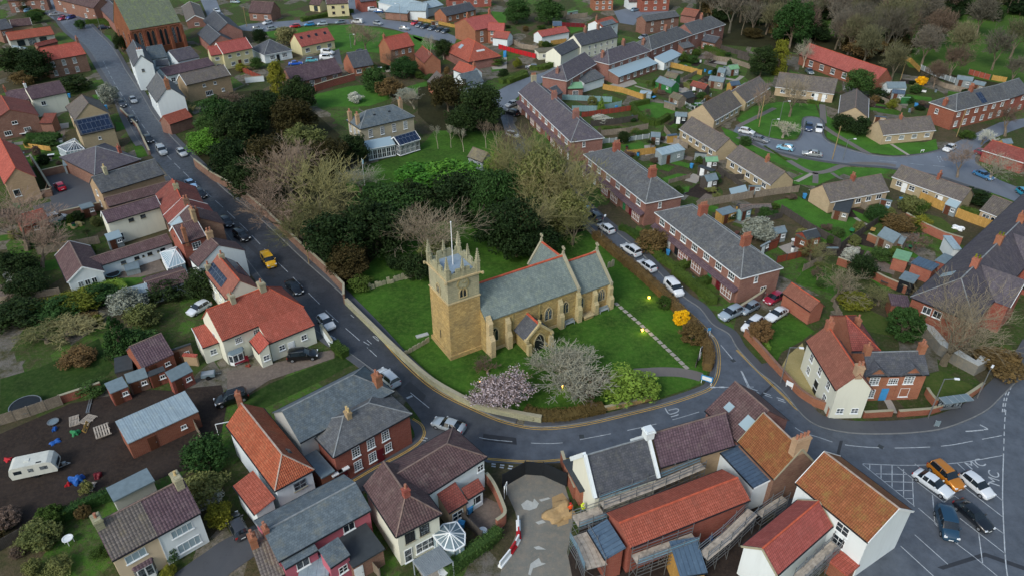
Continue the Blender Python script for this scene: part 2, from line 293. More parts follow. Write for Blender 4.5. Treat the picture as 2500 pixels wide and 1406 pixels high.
M['sand']=groundmat('sand',[hexc('9a8360'),hexc('a68e68'),hexc('87745a')],(.5,3));M['cement']=groundmat('cement',[hexc('a3a8a6'),hexc('b0b4b0'),hexc('8f908a')],(.8,4))
M['road_dark']=road_mix('main_asphalt');M['road']=M['road_dark'];M['patch']=asphalt('patch',hexc('34373c'),hexc('25282d'),.4)
M['road_pale']=asphalt('road_pale',hexc('6a727c'),hexc('525961'),.55);M['pavement']=asphalt('pavement',hexc('4d5054'),hexc('3e4146'),.5)
M['pathm']=asphalt('path_asphalt',hexc('6a6662'),hexc('5c5856'),.7);M['kerb']=plain('kerbstone',hexc('737676'),.8,nz=.2)
M['line']=plain('road_paint',hexc('a3abb0'),.6,nz=.35);M['grass_dark']=groundmat('grass_dark',[hexc('26391a'),hexc('31481f'),hexc('465030')],(.2,1.6));M['twig_wood']=leafmat('twig_wood',hexc('54524a'),hexc('6a675c'));M['twig_wood2']=leafmat('twig_wood2',hexc('53543f'),hexc('6a6b52'));M['yline']=plain('yellow_paint',hexc('c9a34a'),.6,nz=.2)
M['tyre']=plain('tyre',hexc('1c1d1f'),.8);M['rim']=plain('rim',hexc('9aa0a6'),.35,.6)
M['tail']=plain('tail_light',hexc('a01818'),.3);M['lamp']=plain('lamp_glass',hexc('dfe6ea'),.2)
M['steel']=plain('steel',hexc('8f9496'),.45,.7);M['plank']=plain('plank',hexc('a69d90'),.85,nz=.35);M['tarp']=plain('tarp',hexc('2558a0'),.5)
M['mesh_blue']=plain('mesh_blue',hexc('6f94a6'),.7);M['woodpole']=plain('wood_pole',hexc('8f7d5a'),.8)
PAINT = {}
def paint(h, metal=.0):
    if h not in PAINT:
        m,t,b=newmat('car_paint',.28,.5);b.inputs['Base Color'].default_value=(*hexc(h),1);b.inputs['Coat Weight'].default_value=.6
        b.inputs['Metallic'].default_value=metal;PAINT[h]=m
    return PAINT[h]
# ---------------------------------------------------------------- ground sheets
def tri_area(p):return sum(p[i][0]*p[(i+1)%len(p)][1]-p[(i+1)%len(p)][0]*p[i][1] for i in range(len(p)))
def sheet(name,pts,mat,z,label=None,cat=None,kind='structure',group=None,thick=0):
    from mathutils.geometry import tessellate_polygon
    if tri_area(pts) < 0: pts = pts[::-1]
    v=[(p[0],p[1],z) for p in pts];tr=tessellate_polygon([[Vector(p) for p in v]])
    me=bpy.data.meshes.new(name);f=[tuple(x) for x in tr]
    f=[(a,b,c) if (Vector(v[b])-Vector(v[a])).cross(Vector(v[c])-Vector(v[a])).z > 0 else (a,c,b) for a,b,c in f]
    if thick:
        n=len(v);v +=[(p[0],p[1],z-thick) for p in pts]
        f +=[(i,i+n,(i+1)%n+n,(i+1)%n) for i in range(n)]
    me.from_pydata(v, [], f)
    ul = me.uv_layers.new(name='UVMap'); vs = me.vertices
    for l in me.loops:c=vs[l.vertex_index].co;ul.data[l.index].uv=(c.x,c.y)
    me.materials.append(mat);me.update();o=link(name,me)
    return tag(o, label, cat, group, kind)
def gpoly(reg, pts, z=0): return [G(reg, p, z) for p in pts]
def smooth(pts, k=4, closed=False):
    """Catmull-Rom through the points"""
    out=[];n=len(pts);pts=[Vector((p[0],p[1],0)) for p in pts]
    rng = range(n) if closed else range(n-1)
    for i in rng:
        p0=pts[(i-1)%n] if (closed or i) else pts[0];p1=pts[i];p2=pts[(i+1)%n];p3=pts[(i+2)%n] if (closed or i+2 < n) else p2
        for j in range(k):
            t=j/k;out.append(.5*((2*p1)+(p2-p0)*t+(2*p0-5*p1+4*p2-p3)*t*t+(3*p1-p0-3*p2+p3)*t**3))
    if not closed: out.append(pts[-1])
    return out
def offset(pts, d):
    out = []
    for i, p in enumerate(pts):
        a=pts[max(0,i-1)];b=pts[min(len(pts)-1,i+1)];t=Vector((b[0]-a[0],b[1]-a[1],0)).normalized();out.append(Vector((p[0]-t.y*d,p[1]+t.x*d,0)))
    return out
def strip_mb(mb, pts, w, z, dash=None, gap=None, z1=None):
    """ribbon w wide along pts; z1: raised top with sides"""
    segs = []
    if dash:
        acc = 0; cur = []; total = 0; on = True; step = []
        dens = []
        for i in range(len(pts)-1):
            a,b=Vector(pts[i]),Vector(pts[i+1]);n=max(1,int((b-a).length/.25))
            for k in range(n): dens.append(a+(b-a)*k/n)
        d = 0; cur = [dens[0]]
        for i in range(1, len(dens)):
            d += (dens[i]-dens[i-1]).length
            if on: cur.append(dens[i])
            if d > (dash if on else gap):
                d = 0
                if on and len(cur) > 1: segs.append(cur)
                on = not on; cur = [dens[i]]
        if on and len(cur) > 1: segs.append(cur)
    else: segs = [pts]
    for s in segs:
        l = offset(s, w/2); r = offset(s, -w/2)
        for i in range(len(s)-1):
            zt = z1 if z1 else z
            mb.face([(r[i].x,r[i].y,zt),(r[i+1].x,r[i+1].y,zt),(l[i+1].x,l[i+1].y,zt),(l[i].x,l[i].y,zt)])
            if z1:
                for e, fl in ((r, 0), (l, 1)):
                    f=[(e[i].x,e[i].y,z),(e[i+1].x,e[i+1].y,z),(e[i+1].x,e[i+1].y,zt),(e[i].x,e[i].y,zt)]
                    mb.face(f[::-1] if fl else f)
        if z1:
            for i, fl in ((0, 0), (len(s)-1, 1)):
                f=[(l[i].x,l[i].y,z),(r[i].x,r[i].y,z),(r[i].x,r[i].y,zt),(l[i].x,l[i].y,zt)];mb.face(f if not fl else f[::-1])
def marking(name, pts, w, mat, z=.03, dash=None, gap=None):
    mb=MB();strip_mb(mb,pts,w,z,dash,gap);return tag(mb.build(name,mat),kind='structure')
# ---------------------------------------------------------------- windows, doors, chimneys
WC = {}
def window_mesh(w, h, cols, rows, fr, gl):
    k = (w, h, cols, rows, fr, gl)
    if k in WC: return WC[k]
    mb=MB();b=.07;x0,x1,z0,z1=-w/2,w/2,-h/2,h/2
    for a in ((x0,x0+b,z0,z1),(x1-b,x1,z0,z1),(x0+b,x1-b,z1-b,z1),(x0+b,x1-b,z0,z0+b)):mb.box(a[0],a[1],-.06,0,a[2],a[3],0,True)
    for i in range(1,cols):x=x0+w*i/cols;mb.box(x-.028,x+.028,-.05,0,z0+b,z1-b)
    for i in range(1,rows):z=z0+h*i/rows;mb.box(x0+b,x1-b,-.048,0,z-.022,z+.022)
    s=MB();s.box(x0-.08,x1+.08,-.14,0,z0-.08,z0-.002,0,True)
    p=MB();p.face([(x0+b,-.02,z0+b),(x1-b,-.02,z0+b),(x1-b,-.02,z1-b),(x0+b,-.02,z1-b)])
    WC[k]=(mb.mesh('window',M[fr]),p.mesh('pane',M[gl]),s.mesh('sill',M['wt' if fr=='wt' else 'stonecap']));return WC[k]
def put_window(root,x,y,z,rz,w=1.2,h=1.2,cols=2,rows=1,fr='wt',gl='glass',sill=True):
    f, p, s = window_mesh(w, h, cols, rows, fr, gl)
    o=link('window',f,root,(x,y,z),rz);link('pane',p,o)
    if sill: link('sill', s, o)
def put_door(root, x, y, rz, col='wt', w=1.0, h=2.05):
    k = ('door', col, w)
    if k not in WC:
        mb=MB();mb.box(-w/2,w/2,-.06,0,0,h,0);mb.box(-w/2+.15,w/2-.15,-.075,-.06,.2,.9);mb.box(-w/2+.15,w/2-.15,-.075,-.06,1.05,h-.2)
        hd = MB(); hd.box(w/2-.2,w/2-.08,-.12,-.06,.98,1.06)
        WC[k]=(mb.mesh('door',M[col]),hd.mesh('handle',M['steel']))
    o=link('door',WC[k][0],root,(x,y,0),rz);link('handle',WC[k][1],o)
def put_chimney(root,x,y,z0,h=1.5,w=.6,d=.9,pots=2,mat='brick',pot='pot',rz=0):
    mb=MB();mb.box(-w/2,w/2,-d/2,d/2,0,h);mb.box(-w/2-.06,w/2+.06,-d/2-.06,d/2+.06,h-.28,h-.08,0,True);mb.box(-w/2+.03,w/2-.03,-d/2+.03,d/2-.03,h-.02,h+.05)
    o = mb.build('chimney', M[mat], root, (x, y, z0), rz); 
    k = ('pot', pot)
    if k not in WC:
        p=MB();p.tube((0,0,0),(0,0,.55),.15,.12,8);p.tube((0,0,.45),(0,0,.55),.16,.16,8);WC[k]=p.mesh('chimney_pot',M[pot])
    n = pots; L = max(w, d)
    for i in range(n):
        s=(i+.5)/n*L-L/2;link('chimney_pot',WC[k],o,(s,0,h+.05) if w > d else (0,s,h+.05))
RIDGE=dict(slate='ridge_grey',slate_blue='ridge_grey',slate_dark='ridge_grey',slate_purple='ridge_grey',church_slate='ridge_red',hall_slate='ridge_grey',tile_brown='ridge_brown',
  tile_purple='ridge_brown',tile_greybrown='ridge_brown',tile_red='ridge_red',tile_pink='ridge_red',tile_orange='ridge_pale',tile_ochre='ridge_pale',tile_oldred='ridge_red',tile_clay='ridge_red',tile_moss='ridge_brown')
LOG = []
def solve(reg, A, B, R, he, at, hip, sgn=None):
    """from two eave corners and a ridge end in the picture: footprint depth and rise of the roof; A-B is the eave nearest the camera"""
    a=G(reg,A,he);b=G(reg,B,he);r=ray(reg,R);cam0=Vector((0,0,CAMH));u=(b-a).normalized();n0=Vector((-u.y,u.x,0));mid=(a+b)/2
    sg=sgn or (1 if n0.x*mid.x+n0.y*mid.y > 0 else -1);n=n0*sg;s0=a if at=='A' else b;d=n.copy()
    if hip: d = d+(u if at == 'A' else -u)
    m=Matrix(((d.x,0,-r.x),(d.y,0,-r.y),(d.z,1,-r.z)))
    try: t, rr, k = m.inverted() @ (cam0-s0)
    except Exception: t, rr = 3, 2
    if t < .3: t, rr = .3, 3
    return a, b, (sg, t, rr)
def clamp_pitch(reg, a, b, R, at, hip, sg, t, rr, lo, hi):
    p = math.atan2(rr, t)
    if lo <= p <= hi: return t, rr
    tp=math.tan(min(max(p,lo),hi));u=(b-a).normalized();n=Vector((-u.y,u.x,0))*sg
    s0=a if at=='A' else b;d=n+(u if at=='A' else -u) if hip else n
    px, py = q(reg, R); best = None
    for i in range(20, 160):
        tt=i*.05;x=s0+d*tt+Vector((0,0,tt*tp))-Vector((0,0,CAMH))
        dep=x.y*CP-x.z*SP;uu=x.y*SP+x.z*CP;e=(1250+FPX*x.x/dep-px)**2+(703-FPX*uu/dep-py)**2
        if best is None or e < best[0]: best = (e, tt)
    return best[1], best[1]*tp
def house(reg,A,B,R,at,he,kind,roof,wall,label=None,wins=(),chim=(),doors=(),group=None,cat='house',name='house',parent=None,
          ov=.25,og=.12,gut='bk',barge=None,pitch=(24,52),dep=None,rise=None,sgn=None,ridge=True,hi=None):
    """kind: g gable, h hipped, ha / hb hipped at one end, m lean-to, x flat. A-B: eave in the picture, R: ridge end at A or B."""
    hipA=kind in ('h','ha');hipB=kind in ('h','hb');hp=(hipA and at=='A') or (hipB and at=='B')
    if R is not None:
        a,b,(sg,t,rr)=solve(reg,A,B,R,he,at,hp,sgn)
        raw = (round(t, 2), round(rr, 2))
        if kind=='m':t,rr=clamp_pitch(reg,a,b,R,at,hp,sg,t,rr,math.radians(8),math.radians(45))
        elif kind == 'x': rr = .05
        else:t,rr=clamp_pitch(reg,a,b,R,at,hp,sg,t,rr,math.radians(pitch[0]),math.radians(pitch[1]))
        LOG.append((label or 'part of '+(parent.get('label','') if parent else ''),'L%.1f' % (b-a).length,raw,'D%.1f r%.1f' % (t*2,rr),sg))
    else:
        a=G(reg,A,he);b=G(reg,B,he);sg=sgn or 1;t=dep/2 if kind not in ('m','x') else dep;rr=rise or .05
        if sgn is None:
            u=(b-a).normalized();sg=1 if u.x > 0 else -1
    if dep: t = dep/2 if kind not in ('m', 'x') else dep
    if rise: rr = rise
    mir = sg < 0
    if mir: a, b = b, a; hipA, hipB = hipB, hipA
    L=(b-a).length;u=(b-a).normalized();rz=math.atan2(u.y,u.x)
    if parent is None:
        root=empty(name,(a.x,a.y,0),rz,label,cat,group);T=None
    else:
        root = parent
    base=Matrix.Translation((a.x,a.y,0)) @ Matrix.Rotation(rz,4,'Z')
    if parent is not None: # express in the parent's frame
        pm=Matrix.Translation(parent.location) @ Matrix.Rotation(parent.rotation_euler.z,4,'Z');T=pm.inverted() @ base
        grp = None
    D = t if kind in ('m', 'x') else 2*t
    sl=rr/t if t else 0;ta=(hi or t) if hipA else 0;tb=(hi or t) if hipB else 0
    if ta+tb > L: k = L/(ta+tb); ta *= k; tb *= k
    th = .14
    def place(o):
        if T is not None:o.matrix_local=T @ o.matrix_local
        return o
    # walls
    mb=MB();x0,x1,y0,y1=og if not hipA else ov,L-(og if not hipB else ov),ov,D-ov
    wz = he+ov*sl-th+.02
    if kind in ('m', 'x'):
        zb = he+rr*(D-ov)/D-th+.02 if kind == 'm' else wz
        q0=[(x0,y0),(x1,y0),(x1,y1),(x0,y1)];zt=[wz,wz,zb,zb]
        for k in range(4):
            l=(k+1) % 4;p,r=q0[k],q0[l];W=math.hypot(r[0]-p[0],r[1]-p[1])
            mb.face([(*p,0),(*r,0),(*r,zt[l]),(*p,zt[k])],[(0,0),(W,0),(W,zt[l]),(0,zt[k])])
    else:
        W=x1-x0;mb.face([(x0,y0,0),(x1,y0,0),(x1,y0,wz),(x0,y0,wz)],[(0,0),(W,0),(W,wz),(0,wz)])
        mb.face([(x1,y1,0),(x0,y1,0),(x0,y1,wz),(x1,y1,wz)],[(0,0),(W,0),(W,wz),(0,wz)])
        for x, hh, rev in ((x1, hipB, 0), (x0, hipA, 1)):
            pts=[(x,y0,0),(x,y1,0),(x,y1,wz)] + ([] if hh else [(x,D/2,he+rr-th+.02)]) + [(x,y0,wz)]
            uv = [(p[1], p[2]) for p in pts]
            if rev: pts = pts[::-1]; uv = uv[::-1]
            mb.face(pts, uv)
    place(mb.build('wall', M[wall], root))
    # roof
    mb=MB();S=math.hypot(t,rr);E=[(0,0,he),(L,0,he),(L,D,he),(0,D,he)];par=False
    if kind == 'x':
        mb.box(0, L, 0, D, he-.12, he+.08, 0, True)
    elif kind == 'm':
        top=[(0,0,he),(L,0,he),(L,D,he+rr),(0,D,he+rr)];mb.face(top,[(0,0),(L,0),(L,S),(0,S)])
        lo=[(p[0],p[1],p[2]-.1) for p in top];mb.face(lo[::-1])
        for k in range(4):l=(k+1) % 4;mb.face([lo[k],lo[l],top[l],top[k]])
    else:
        r0=(ta,t,he+rr);r1=(L-tb,t,he+rr);faces=[]
        faces.append(([E[0],E[1],r1,r0],[(0,0),(L,0),(L-tb,S),(ta,S)]));faces.append(([E[2],E[3],r0,r1],[(0,0),(L,0),(L-ta,S),(tb,S)]))
        Sa = math.hypot(ta, rr); Sb = math.hypot(tb, rr)
        if hipB:faces.append(([E[1],E[2],r1],[(0,0),(D,0),(t,Sb)]))
        if hipA:faces.append(([E[3],E[0],r0],[(0,0),(D,0),(t,Sa)]))
        for f,uv in faces:mb.face(f,uv);mb.face([(p[0],p[1],p[2]-th) for p in f][::-1])
        bd = [(E[0],E[1]),(E[2],E[3])]
        bd +=[(E[1],E[2])] if hipB else [(E[1],r1),(r1,E[2])]
        bd +=[(E[3],E[0])] if hipA else [(E[3],r0),(r0,E[0])]
        for p,r in bd:mb.face([(p[0],p[1],p[2]-th),(r[0],r[1],r[2]-th),r,p])
    ro = place(mb.build('roof', M[roof], root))
    if kind not in ('m', 'x') and ridge:
        mb=MB();z=he+rr+.03;mb.bar((ta,t,z-.02),(L-tb,t,z-.02),.18,.08)
        for hh,e0,e1,rp in ((hipA,E[0],E[3],r0),(hipB,E[1],E[2],r1)):
            if hh:
                for e in (e0,e1):mb.bar((e[0],e[1],e[2]+.03),(rp[0],rp[1],z-.02),.14,.06)
        mb.build('ridge_tiles',M[RIDGE.get(roof,'ridge_grey')],ro)
    if gut and kind != 'x':
        gs = [(0, L, -.1, .0)]
        if kind != 'm': gs.append((0, L, D, D+.1))
        if hipB: gs.append((L, L+.1, 0, D))
        if hipA: gs.append((-.1, 0, 0, D))
        for g0 in gs:mb=MB();mb.box(*g0,he-.15,he-.03,0,True);mb.build('gutter',M[gut],ro)
    if barge:
        for hh, x in ((hipA, -.03), (hipB, L+.03)):
            if not hh:
                mb = MB()
                if kind=='m':mb.bar((x,0,he-.05),(x,D,he+rr-.05),.06,.24)
                else:mb.bar((x,0,he-.05),(x,t,he+rr-.05),.06,.24);mb.bar((x,D,he-.05),(x,t,he+rr-.05),.06,.24)
                mb.build('bargeboard', M[barge], ro)
    # windows: (face, ncols, [z centres], w, h, cols, rows, u0, u1, frame)
    hold = root
    def fx(fc, uf):
        if mir:fc={'a':'b','b':'a'}.get(fc,fc);uf=1-uf
        if fc == 'f': return (x0+(x1-x0)*uf, y0-.002, 0)
        if fc=='k':return (x0+(x1-x0)*uf,y1+.002,math.pi)
        if fc=='a':return (x0-.002,y0+(y1-y0)*uf,-math.pi/2)
        return (x1+.002, y0+(y1-y0)*uf, math.pi/2)
    def ch(fn, x, y, z, r, *ar, **kw):
        if T is None:fn(root,x,y,z,r,*ar,**kw) if fn is put_window else fn(root,x,y,r,*ar,**kw)
        else:
            v=T @ Vector((x,y,z));rr_=rz-parent.rotation_euler.z+r
            fn(root,v.x,v.y,v.z,rr_,*ar,**kw) if fn is put_window else fn(root,v.x,v.y,rr_,*ar,**kw)
    for wdef in wins:
        fc,n,zs,ww,hh=wdef[:5];cols,rows=(wdef[5:7] if len(wdef) > 6 else (2,1));u0,u1=(wdef[7:9] if len(wdef) > 8 else (0,1));fr=wdef[9] if len(wdef) > 9 else 'wt'
        for i in range(n):
            uf = u0+(u1-u0)*(i+.5)/n; x, y, r = fx(fc, uf)
            for z in zs:ch(put_window,x,y,z,r,ww,hh,cols,rows,fr,'glass' if len(wdef) < 11 else wdef[10])
    for fc, uf, col in doors:
        x, y, r = fx(fc, uf); ch(put_door, x, y, 0, r, col)
    for c in chim:
        # (fraction along ridge, pots, [height, wide, deep, mat, dy])
        f,pots=c[:2];hh=c[2] if len(c) > 2 else 1.4;ww=c[3] if len(c) > 3 else .6;dd=c[4] if len(c) > 4 else 1.0;mt=c[5] if len(c) > 5 else 'brick'
        dy=c[6] if len(c) > 6 else 0;pt=c[7] if len(c) > 7 else 'pot'
        if mir: f = 1-f; 
        x=L*f;x=min(max(x,ww/2),L-ww/2);y=t*(1+dy) if kind not in ('m','x') else D*(.5+dy/2)
        zr=he+rr*(1-abs(dy)) if kind not in ('m','x') else he
        if hipA and x < ta: zr = he+rr*x/ta
        if hipB and x > L-tb: zr = he+rr*(L-x)/tb
        zb = zr-.9
        if T is None:put_chimney(root,x,y,zb,hh+.9,ww,dd,pots,mt,pt)
        else:v=T @ Vector((x,y,zb));put_chimney(root,v.x,v.y,v.z,hh+.9,ww,dd,pots,mt,pt,rz-parent.rotation_euler.z)
    root_info[root.name]=(a,u,L,D,he,rr,t,x0,x1,y0,y1,base,mir)
    return root
root_info = {}
def on_roof(root,x0,x1,s0,s1,mat,name='skylight',up=.06,back=False):
    """a panel lying on the front slope, x in fractions of length, s in fractions of slope"""
    a,u,L,D,he,rr,t,*_r=root_info[root.name];mir=_r[-1]
    if mir: x0, x1 = 1-x1, 1-x0
    S = math.hypot(t, rr); nz = (t/S); ny = -(rr/S)
    def pt(fx, fs, o): 
        y = t*fs; 
        if back: return (L*fx, D-y-ny*o, he+rr*fs+nz*o)
        return (L*fx, y+ny*o, he+rr*fs+nz*o)
    mb = MB(); c = [(x0,s0),(x1,s0),(x1,s1),(x0,s1)]
    if back: c = c[::-1]
    top=[pt(*k,up) for k in c];lo=[pt(*k,.0) for k in c];mb.face(top)
    for k in range(4):l=(k+1) % 4;mb.face([lo[k],lo[l],top[l],top[k]])
    roofs=[o for o in root.children if o.name.startswith('roof')]
    return mb.build(name, M[mat], roofs[0])
# ---------------------------------------------------------------- trees and shrubs
TP = {}
def rnd_unit():
    while True:
        v=Vector((random.uniform(-1,1),random.uniform(-1,1),random.uniform(-1,1)))
        if .05 < v.length < 1: return v.normalized()
def seg3(V, F, p, r, r0, r1, n=3):
    d = (r-p); 
    if d.length < 1e-5: return
    d.normalize();up=Vector((0,0,1)) if abs(d.z) < .9 else Vector((1,0,0));a=d.cross(up).normalized();b=a.cross(d);k0=len(V)
    for c, rr in ((p, r0), (r, r1)):
        for k in range(n):an=6.2832*k/n;V.append(tuple(c+(a*math.cos(an)+b*math.sin(an))*rr))
    for k in range(n):l=(k+1) % n;F.append((k0+l,k0+k,k0+n+k,k0+n+l))
def mesh_vf(name, V, F, mat):
    me=bpy.data.meshes.new(name);me.from_pydata(V,[],F);me.materials.append(mat);me.update();return me
def bare_proto(seed,depth=6,spread=.55,up=.12,first=.3,thin=.012,droop=0,lenk=.78,nb=(2,3),name='bare',tw=.0016):
    """unit tree (height about 1): trunk with limbs, and the fine twigs as its crown"""
    rs=random.Random(seed);TV,TF,CV,CF=[],[],[],[]
    def grow(p, d, ln, r, lev):
        n = 3 if lev < 3 else 2; q0 = p
        for i in range(n):
            d=(d+Vector((rs.uniform(-1,1),rs.uniform(-1,1),rs.uniform(-.6,1)))*.16+Vector((0,0,up if lev < depth-1 else up-droop))*.5).normalized()
            q1 = q0+d*ln/n; r1 = r*(.86 if lev else .9)
            seg3(*((TV,TF) if lev < 3 else (CV,CF)),q0,q1,r,r1,6 if lev < 2 else 3)
            q0 = q1; r = r1
            if lev >= 2 and i < n-1 and lev < depth:
                dd=(d+rnd(rs)*.9).normalized();grow(q0,dd,ln*.6,max(r*.5,tw),lev+1 if lev+1 <=depth else depth+1)
        if lev < depth:
            k=rs.randint(*nb)+(1 if lev==0 else 0);ph=rs.uniform(0,6.28)
            for i in range(k):
                an=ph+6.28*i/k+rs.uniform(-.4,.4);sx=d.cross(Vector((.3,.2,1))).normalized();sy=d.cross(sx)
                sp=spread*rs.uniform(.6,1.25);dd=(d+(sx*math.cos(an)+sy*math.sin(an))*sp).normalized()
                grow(q0,dd,ln*lenk*rs.uniform(.8,1.15),max(r*.62,tw),lev+1)
    def rnd(rs):return Vector((rs.uniform(-1,1),rs.uniform(-1,1),rs.uniform(-1,1)))
    grow(Vector((0,0,-.01)),Vector((0,0,1)),first,thin*1.6,0)
    z = max([v[2] for v in CV]+[1e-3]); s = 1/z
    xs=sorted(math.hypot(v[0],v[1]) for v in CV);rad=xs[int(len(xs)*.96)];sx=.5/rad
    f = lambda V: [(v[0]*sx, v[1]*sx, v[2]*s) for v in V]
    return ('T',mesh_vf('trunk',f(TV),TF,M['bark']),mesh_vf('crown',f(CV),CF,M['twig']))
def leaf_proto(seed,nclump=70,per=110,leaf=.03,shape='round',base=.08,cr=.16,inner=.25,flat=1.0):
    """unit crown (width 1, height 1): clumps of leaf-sized faces spread through an uneven volume"""
    rs = random.Random(seed); V, F = [], []
    cl = []
    for i in range(nclump):
        th = rs.uniform(0, 6.2832); k = rs.random()
        if shape == 'round':
            ph=math.acos(1-1.75*k);R=(.5-cr*.55)*rs.uniform(.7,1.12);
            if rs.random() < inner: R *= .55
            c=Vector((math.sin(ph)*math.cos(th)*R,math.sin(ph)*math.sin(th)*R,base+(1-base)*(.47+.5*math.cos(ph)*R/.42*.93)))
        elif shape == 'cone':
            z=1-(1-base)*k**.6;R=.46*(1-z)**.75*rs.uniform(.5,1.0)+.015;c=Vector((R*math.cos(th),R*math.sin(th),z-.04))
        elif shape == 'column':
            z=base+(1-base)*k;R=.36*math.sin(math.pi*min(1,(z*.75+.22)))**.6*rs.uniform(.5,1.0);c=Vector((R*math.cos(th),R*math.sin(th),z*.94))
        elif shape == 'low':
            R=.42*math.sqrt(k);c=Vector((R*math.cos(th),R*math.sin(th),.25+.55*rs.random()*math.sqrt(max(0,1-(R/.5)**2))))
        cl.append((c,cr*rs.uniform(.6,1.25)*(1 if shape !='cone' else max(.35,1.15-c.z))))
    for c, r in cl:
        for j in range(per):
            d=Vector((rs.gauss(0,1),rs.gauss(0,1),rs.gauss(0,1))).normalized()*r*rs.uniform(.45,1)**.5;d.z *=.75*flat;p=c+d
            if p.z < .01: p.z = .01+rs.random()*.03
            a=Vector((rs.uniform(-1,1),rs.uniform(-1,1),rs.uniform(-.7,.7))).normalized();nrm=(d.normalized()+Vector((rs.uniform(-1,1),rs.uniform(-1,1),rs.uniform(-1,1)))*.7)
            b = nrm.cross(a); 
            if b.length < .01: continue
            b.normalize();s=leaf*rs.uniform(.6,1.3);k0=len(V)
            V +=[tuple(p-a*s*.6),tuple(p+b*s*.4),tuple(p+a*s*.7),tuple(p-b*s*.4)];F.append((k0,k0+1,k0+2,k0+3))
    TV,TF=[],[];seg3(TV,TF,Vector((0,0,-.01)),Vector((.01,0,.5)),.03,.018,7);
    for c,r in cl[::5]:seg3(TV,TF,Vector((.005,0,.12+.25*rs.random())),c,.012,.004,4)
    return ('T',mesh_vf('trunk',TV,TF,M['bark']),mesh_vf('crown',V,F,M['leaf_mid']))
def protos():
    for i in range(4):TP['bare%d' % i]=bare_proto(20+i,6,.62,.10,.16,.014,nb=(2,3),lenk=.83,tw=.0013)
    for i in range(2):TP['fan%d' % i]=bare_proto(40+i,6,.56,.24,.09,.011,nb=(3,3),lenk=.8,tw=.001)
    for i in range(2):TP['birch%d' % i]=bare_proto(50+i,5,.42,.25,.42,.009,nb=(2,3),lenk=.66)
    TP['shrubby']=bare_proto(60,6,.8,.05,.08,.012,nb=(2,3),lenk=.82,tw=.0018)
    TP['big']=bare_proto(61,6,.6,.12,.14,.013,nb=(2,3),lenk=.84,tw=.0007)
    TP['wood0']=bare_proto(71,6,.6,.14,.1,.011,nb=(2,3),lenk=.84,tw=.002);TP['wood1']=bare_proto(73,6,.7,.1,.09,.01,nb=(3,3),lenk=.82,tw=.0018)
    for i in range(3):TP['round%d' % i]=leaf_proto(80+i,90,110,.036)
    for i in range(2):TP['bush%d' % i]=leaf_proto(90+i,46,90,.055,'round',.0,.2)
    TP['low'] = leaf_proto(95, 40, 90, .06, 'low', 0, .17)
    TP['cone']=leaf_proto(96,90,80,.035,'cone',.03,.13);TP['column']=leaf_proto(97,80,90,.04,'column',.03,.14)
    TP['ball']=leaf_proto(98,120,70,.05,'round',.0,.1,0)
protos()
PICK = {}
def tree(kind,reg,pt,h,w,label,mat=None,group=None,name='tree',cat='tree',at=.5,bark=None):
    """pt: where the middle of the crown shows"""
    p=G(reg,pt,h*at);return tree_at(kind,p.x,p.y,h,w,label,mat,group,name,cat,bark)
def tree_at(kind,x,y,h,w,label,mat=None,group=None,name='tree',cat='tree',bark=None):
    if kind not in TP:
        n=len([k for k in TP if k.startswith(kind) and k[len(kind):].isdigit()]);PICK[kind]=(PICK.get(kind,-1)+1) % n;kind=kind+str(PICK[kind])
    _,tm,cm=TP[kind];r=empty(name,(x,y,0),random.uniform(0,6.28),label,cat,group);r.scale=(w,w,h)
    for me,nm,mt in ((tm,'trunk',bark),(cm,'crown',mat)):
        o = link(nm, me, r)
        if mt:o.material_slots[0].link='OBJECT';o.material_slots[0].material=M[mt]
    return r
def hedge(reg,pts,h,w,label,mat='hedge',close=False,dens=130,leaf=.16,name='hedge',group=None,sm=True,z=0):
    """a clipped hedge: leaves over a boxy, slightly wavy body"""
    P = [G(reg, p, z) for p in pts]
    if sm and len(P) > 2: P = smooth(P, 4)
    V,F=[],[];rs=random.Random(len(label)+int(P[0].x*7))
    for i in range(len(P)-1):
        a,b=Vector((P[i][0],P[i][1],0)),Vector((P[i+1][0],P[i+1][1],0));L=(b-a).length
        if L < .01: continue
        u = (b-a)/L; n = Vector((-u.y, u.x, 0))
        for k in range(int(L*dens*(h*.6+w*.5))):
            s=rs.uniform(-.1,L+.1);f=rs.random();tot=2*h+w
            wob=.12*math.sin((s+i*3.1)*1.7)+.08*math.sin(s*4.1+i)
            if f < w/tot:pos=(rs.uniform(-w/2,w/2),h+wob*.6-rs.random()*.18)
            else:sgn=1 if rs.random() < .5 else -1;pos=(sgn*(w/2+wob*.5-rs.random()*.2),rs.uniform(.05,h))
            p=a+u*s+n*pos[0]+Vector((0,0,pos[1]+z));q1=Vector((rs.gauss(0,1),rs.gauss(0,1),rs.gauss(0,1))).normalized();q2=q1.cross(Vector((rs.gauss(0,1),rs.gauss(0,1),rs.gauss(0,1)))).normalized();sz=leaf*rs.uniform(.6,1.3)
            k0=len(V);V +=[tuple(p-q1*sz*.6),tuple(p+q2*sz*.4),tuple(p+q1*sz*.6),tuple(p-q2*sz*.4)];F.append((k0,k0+1,k0+2,k0+3))
        # solid core keeps it from being seen through
        k0 = len(V); hw = w*.36
        for e in (a-u*.02, b+u*.02):
            for sx,zz in ((-hw,z),(hw,z),(hw,z+h*.86),(-hw,z+h*.86)):V.append((e.x+n.x*sx,e.y+n.y*sx,zz))
        F +=[(k0,k0+4,k0+7,k0+3),(k0+1,k0+2,k0+6,k0+5),(k0+3,k0+7,k0+6,k0+2),(k0,k0+3,k0+2,k0+1),(k0+4,k0+5,k0+6,k0+7)]
    o=link(name,mesh_vf(name,V,F,M[mat]));return tag(o,label,'hedge',group)
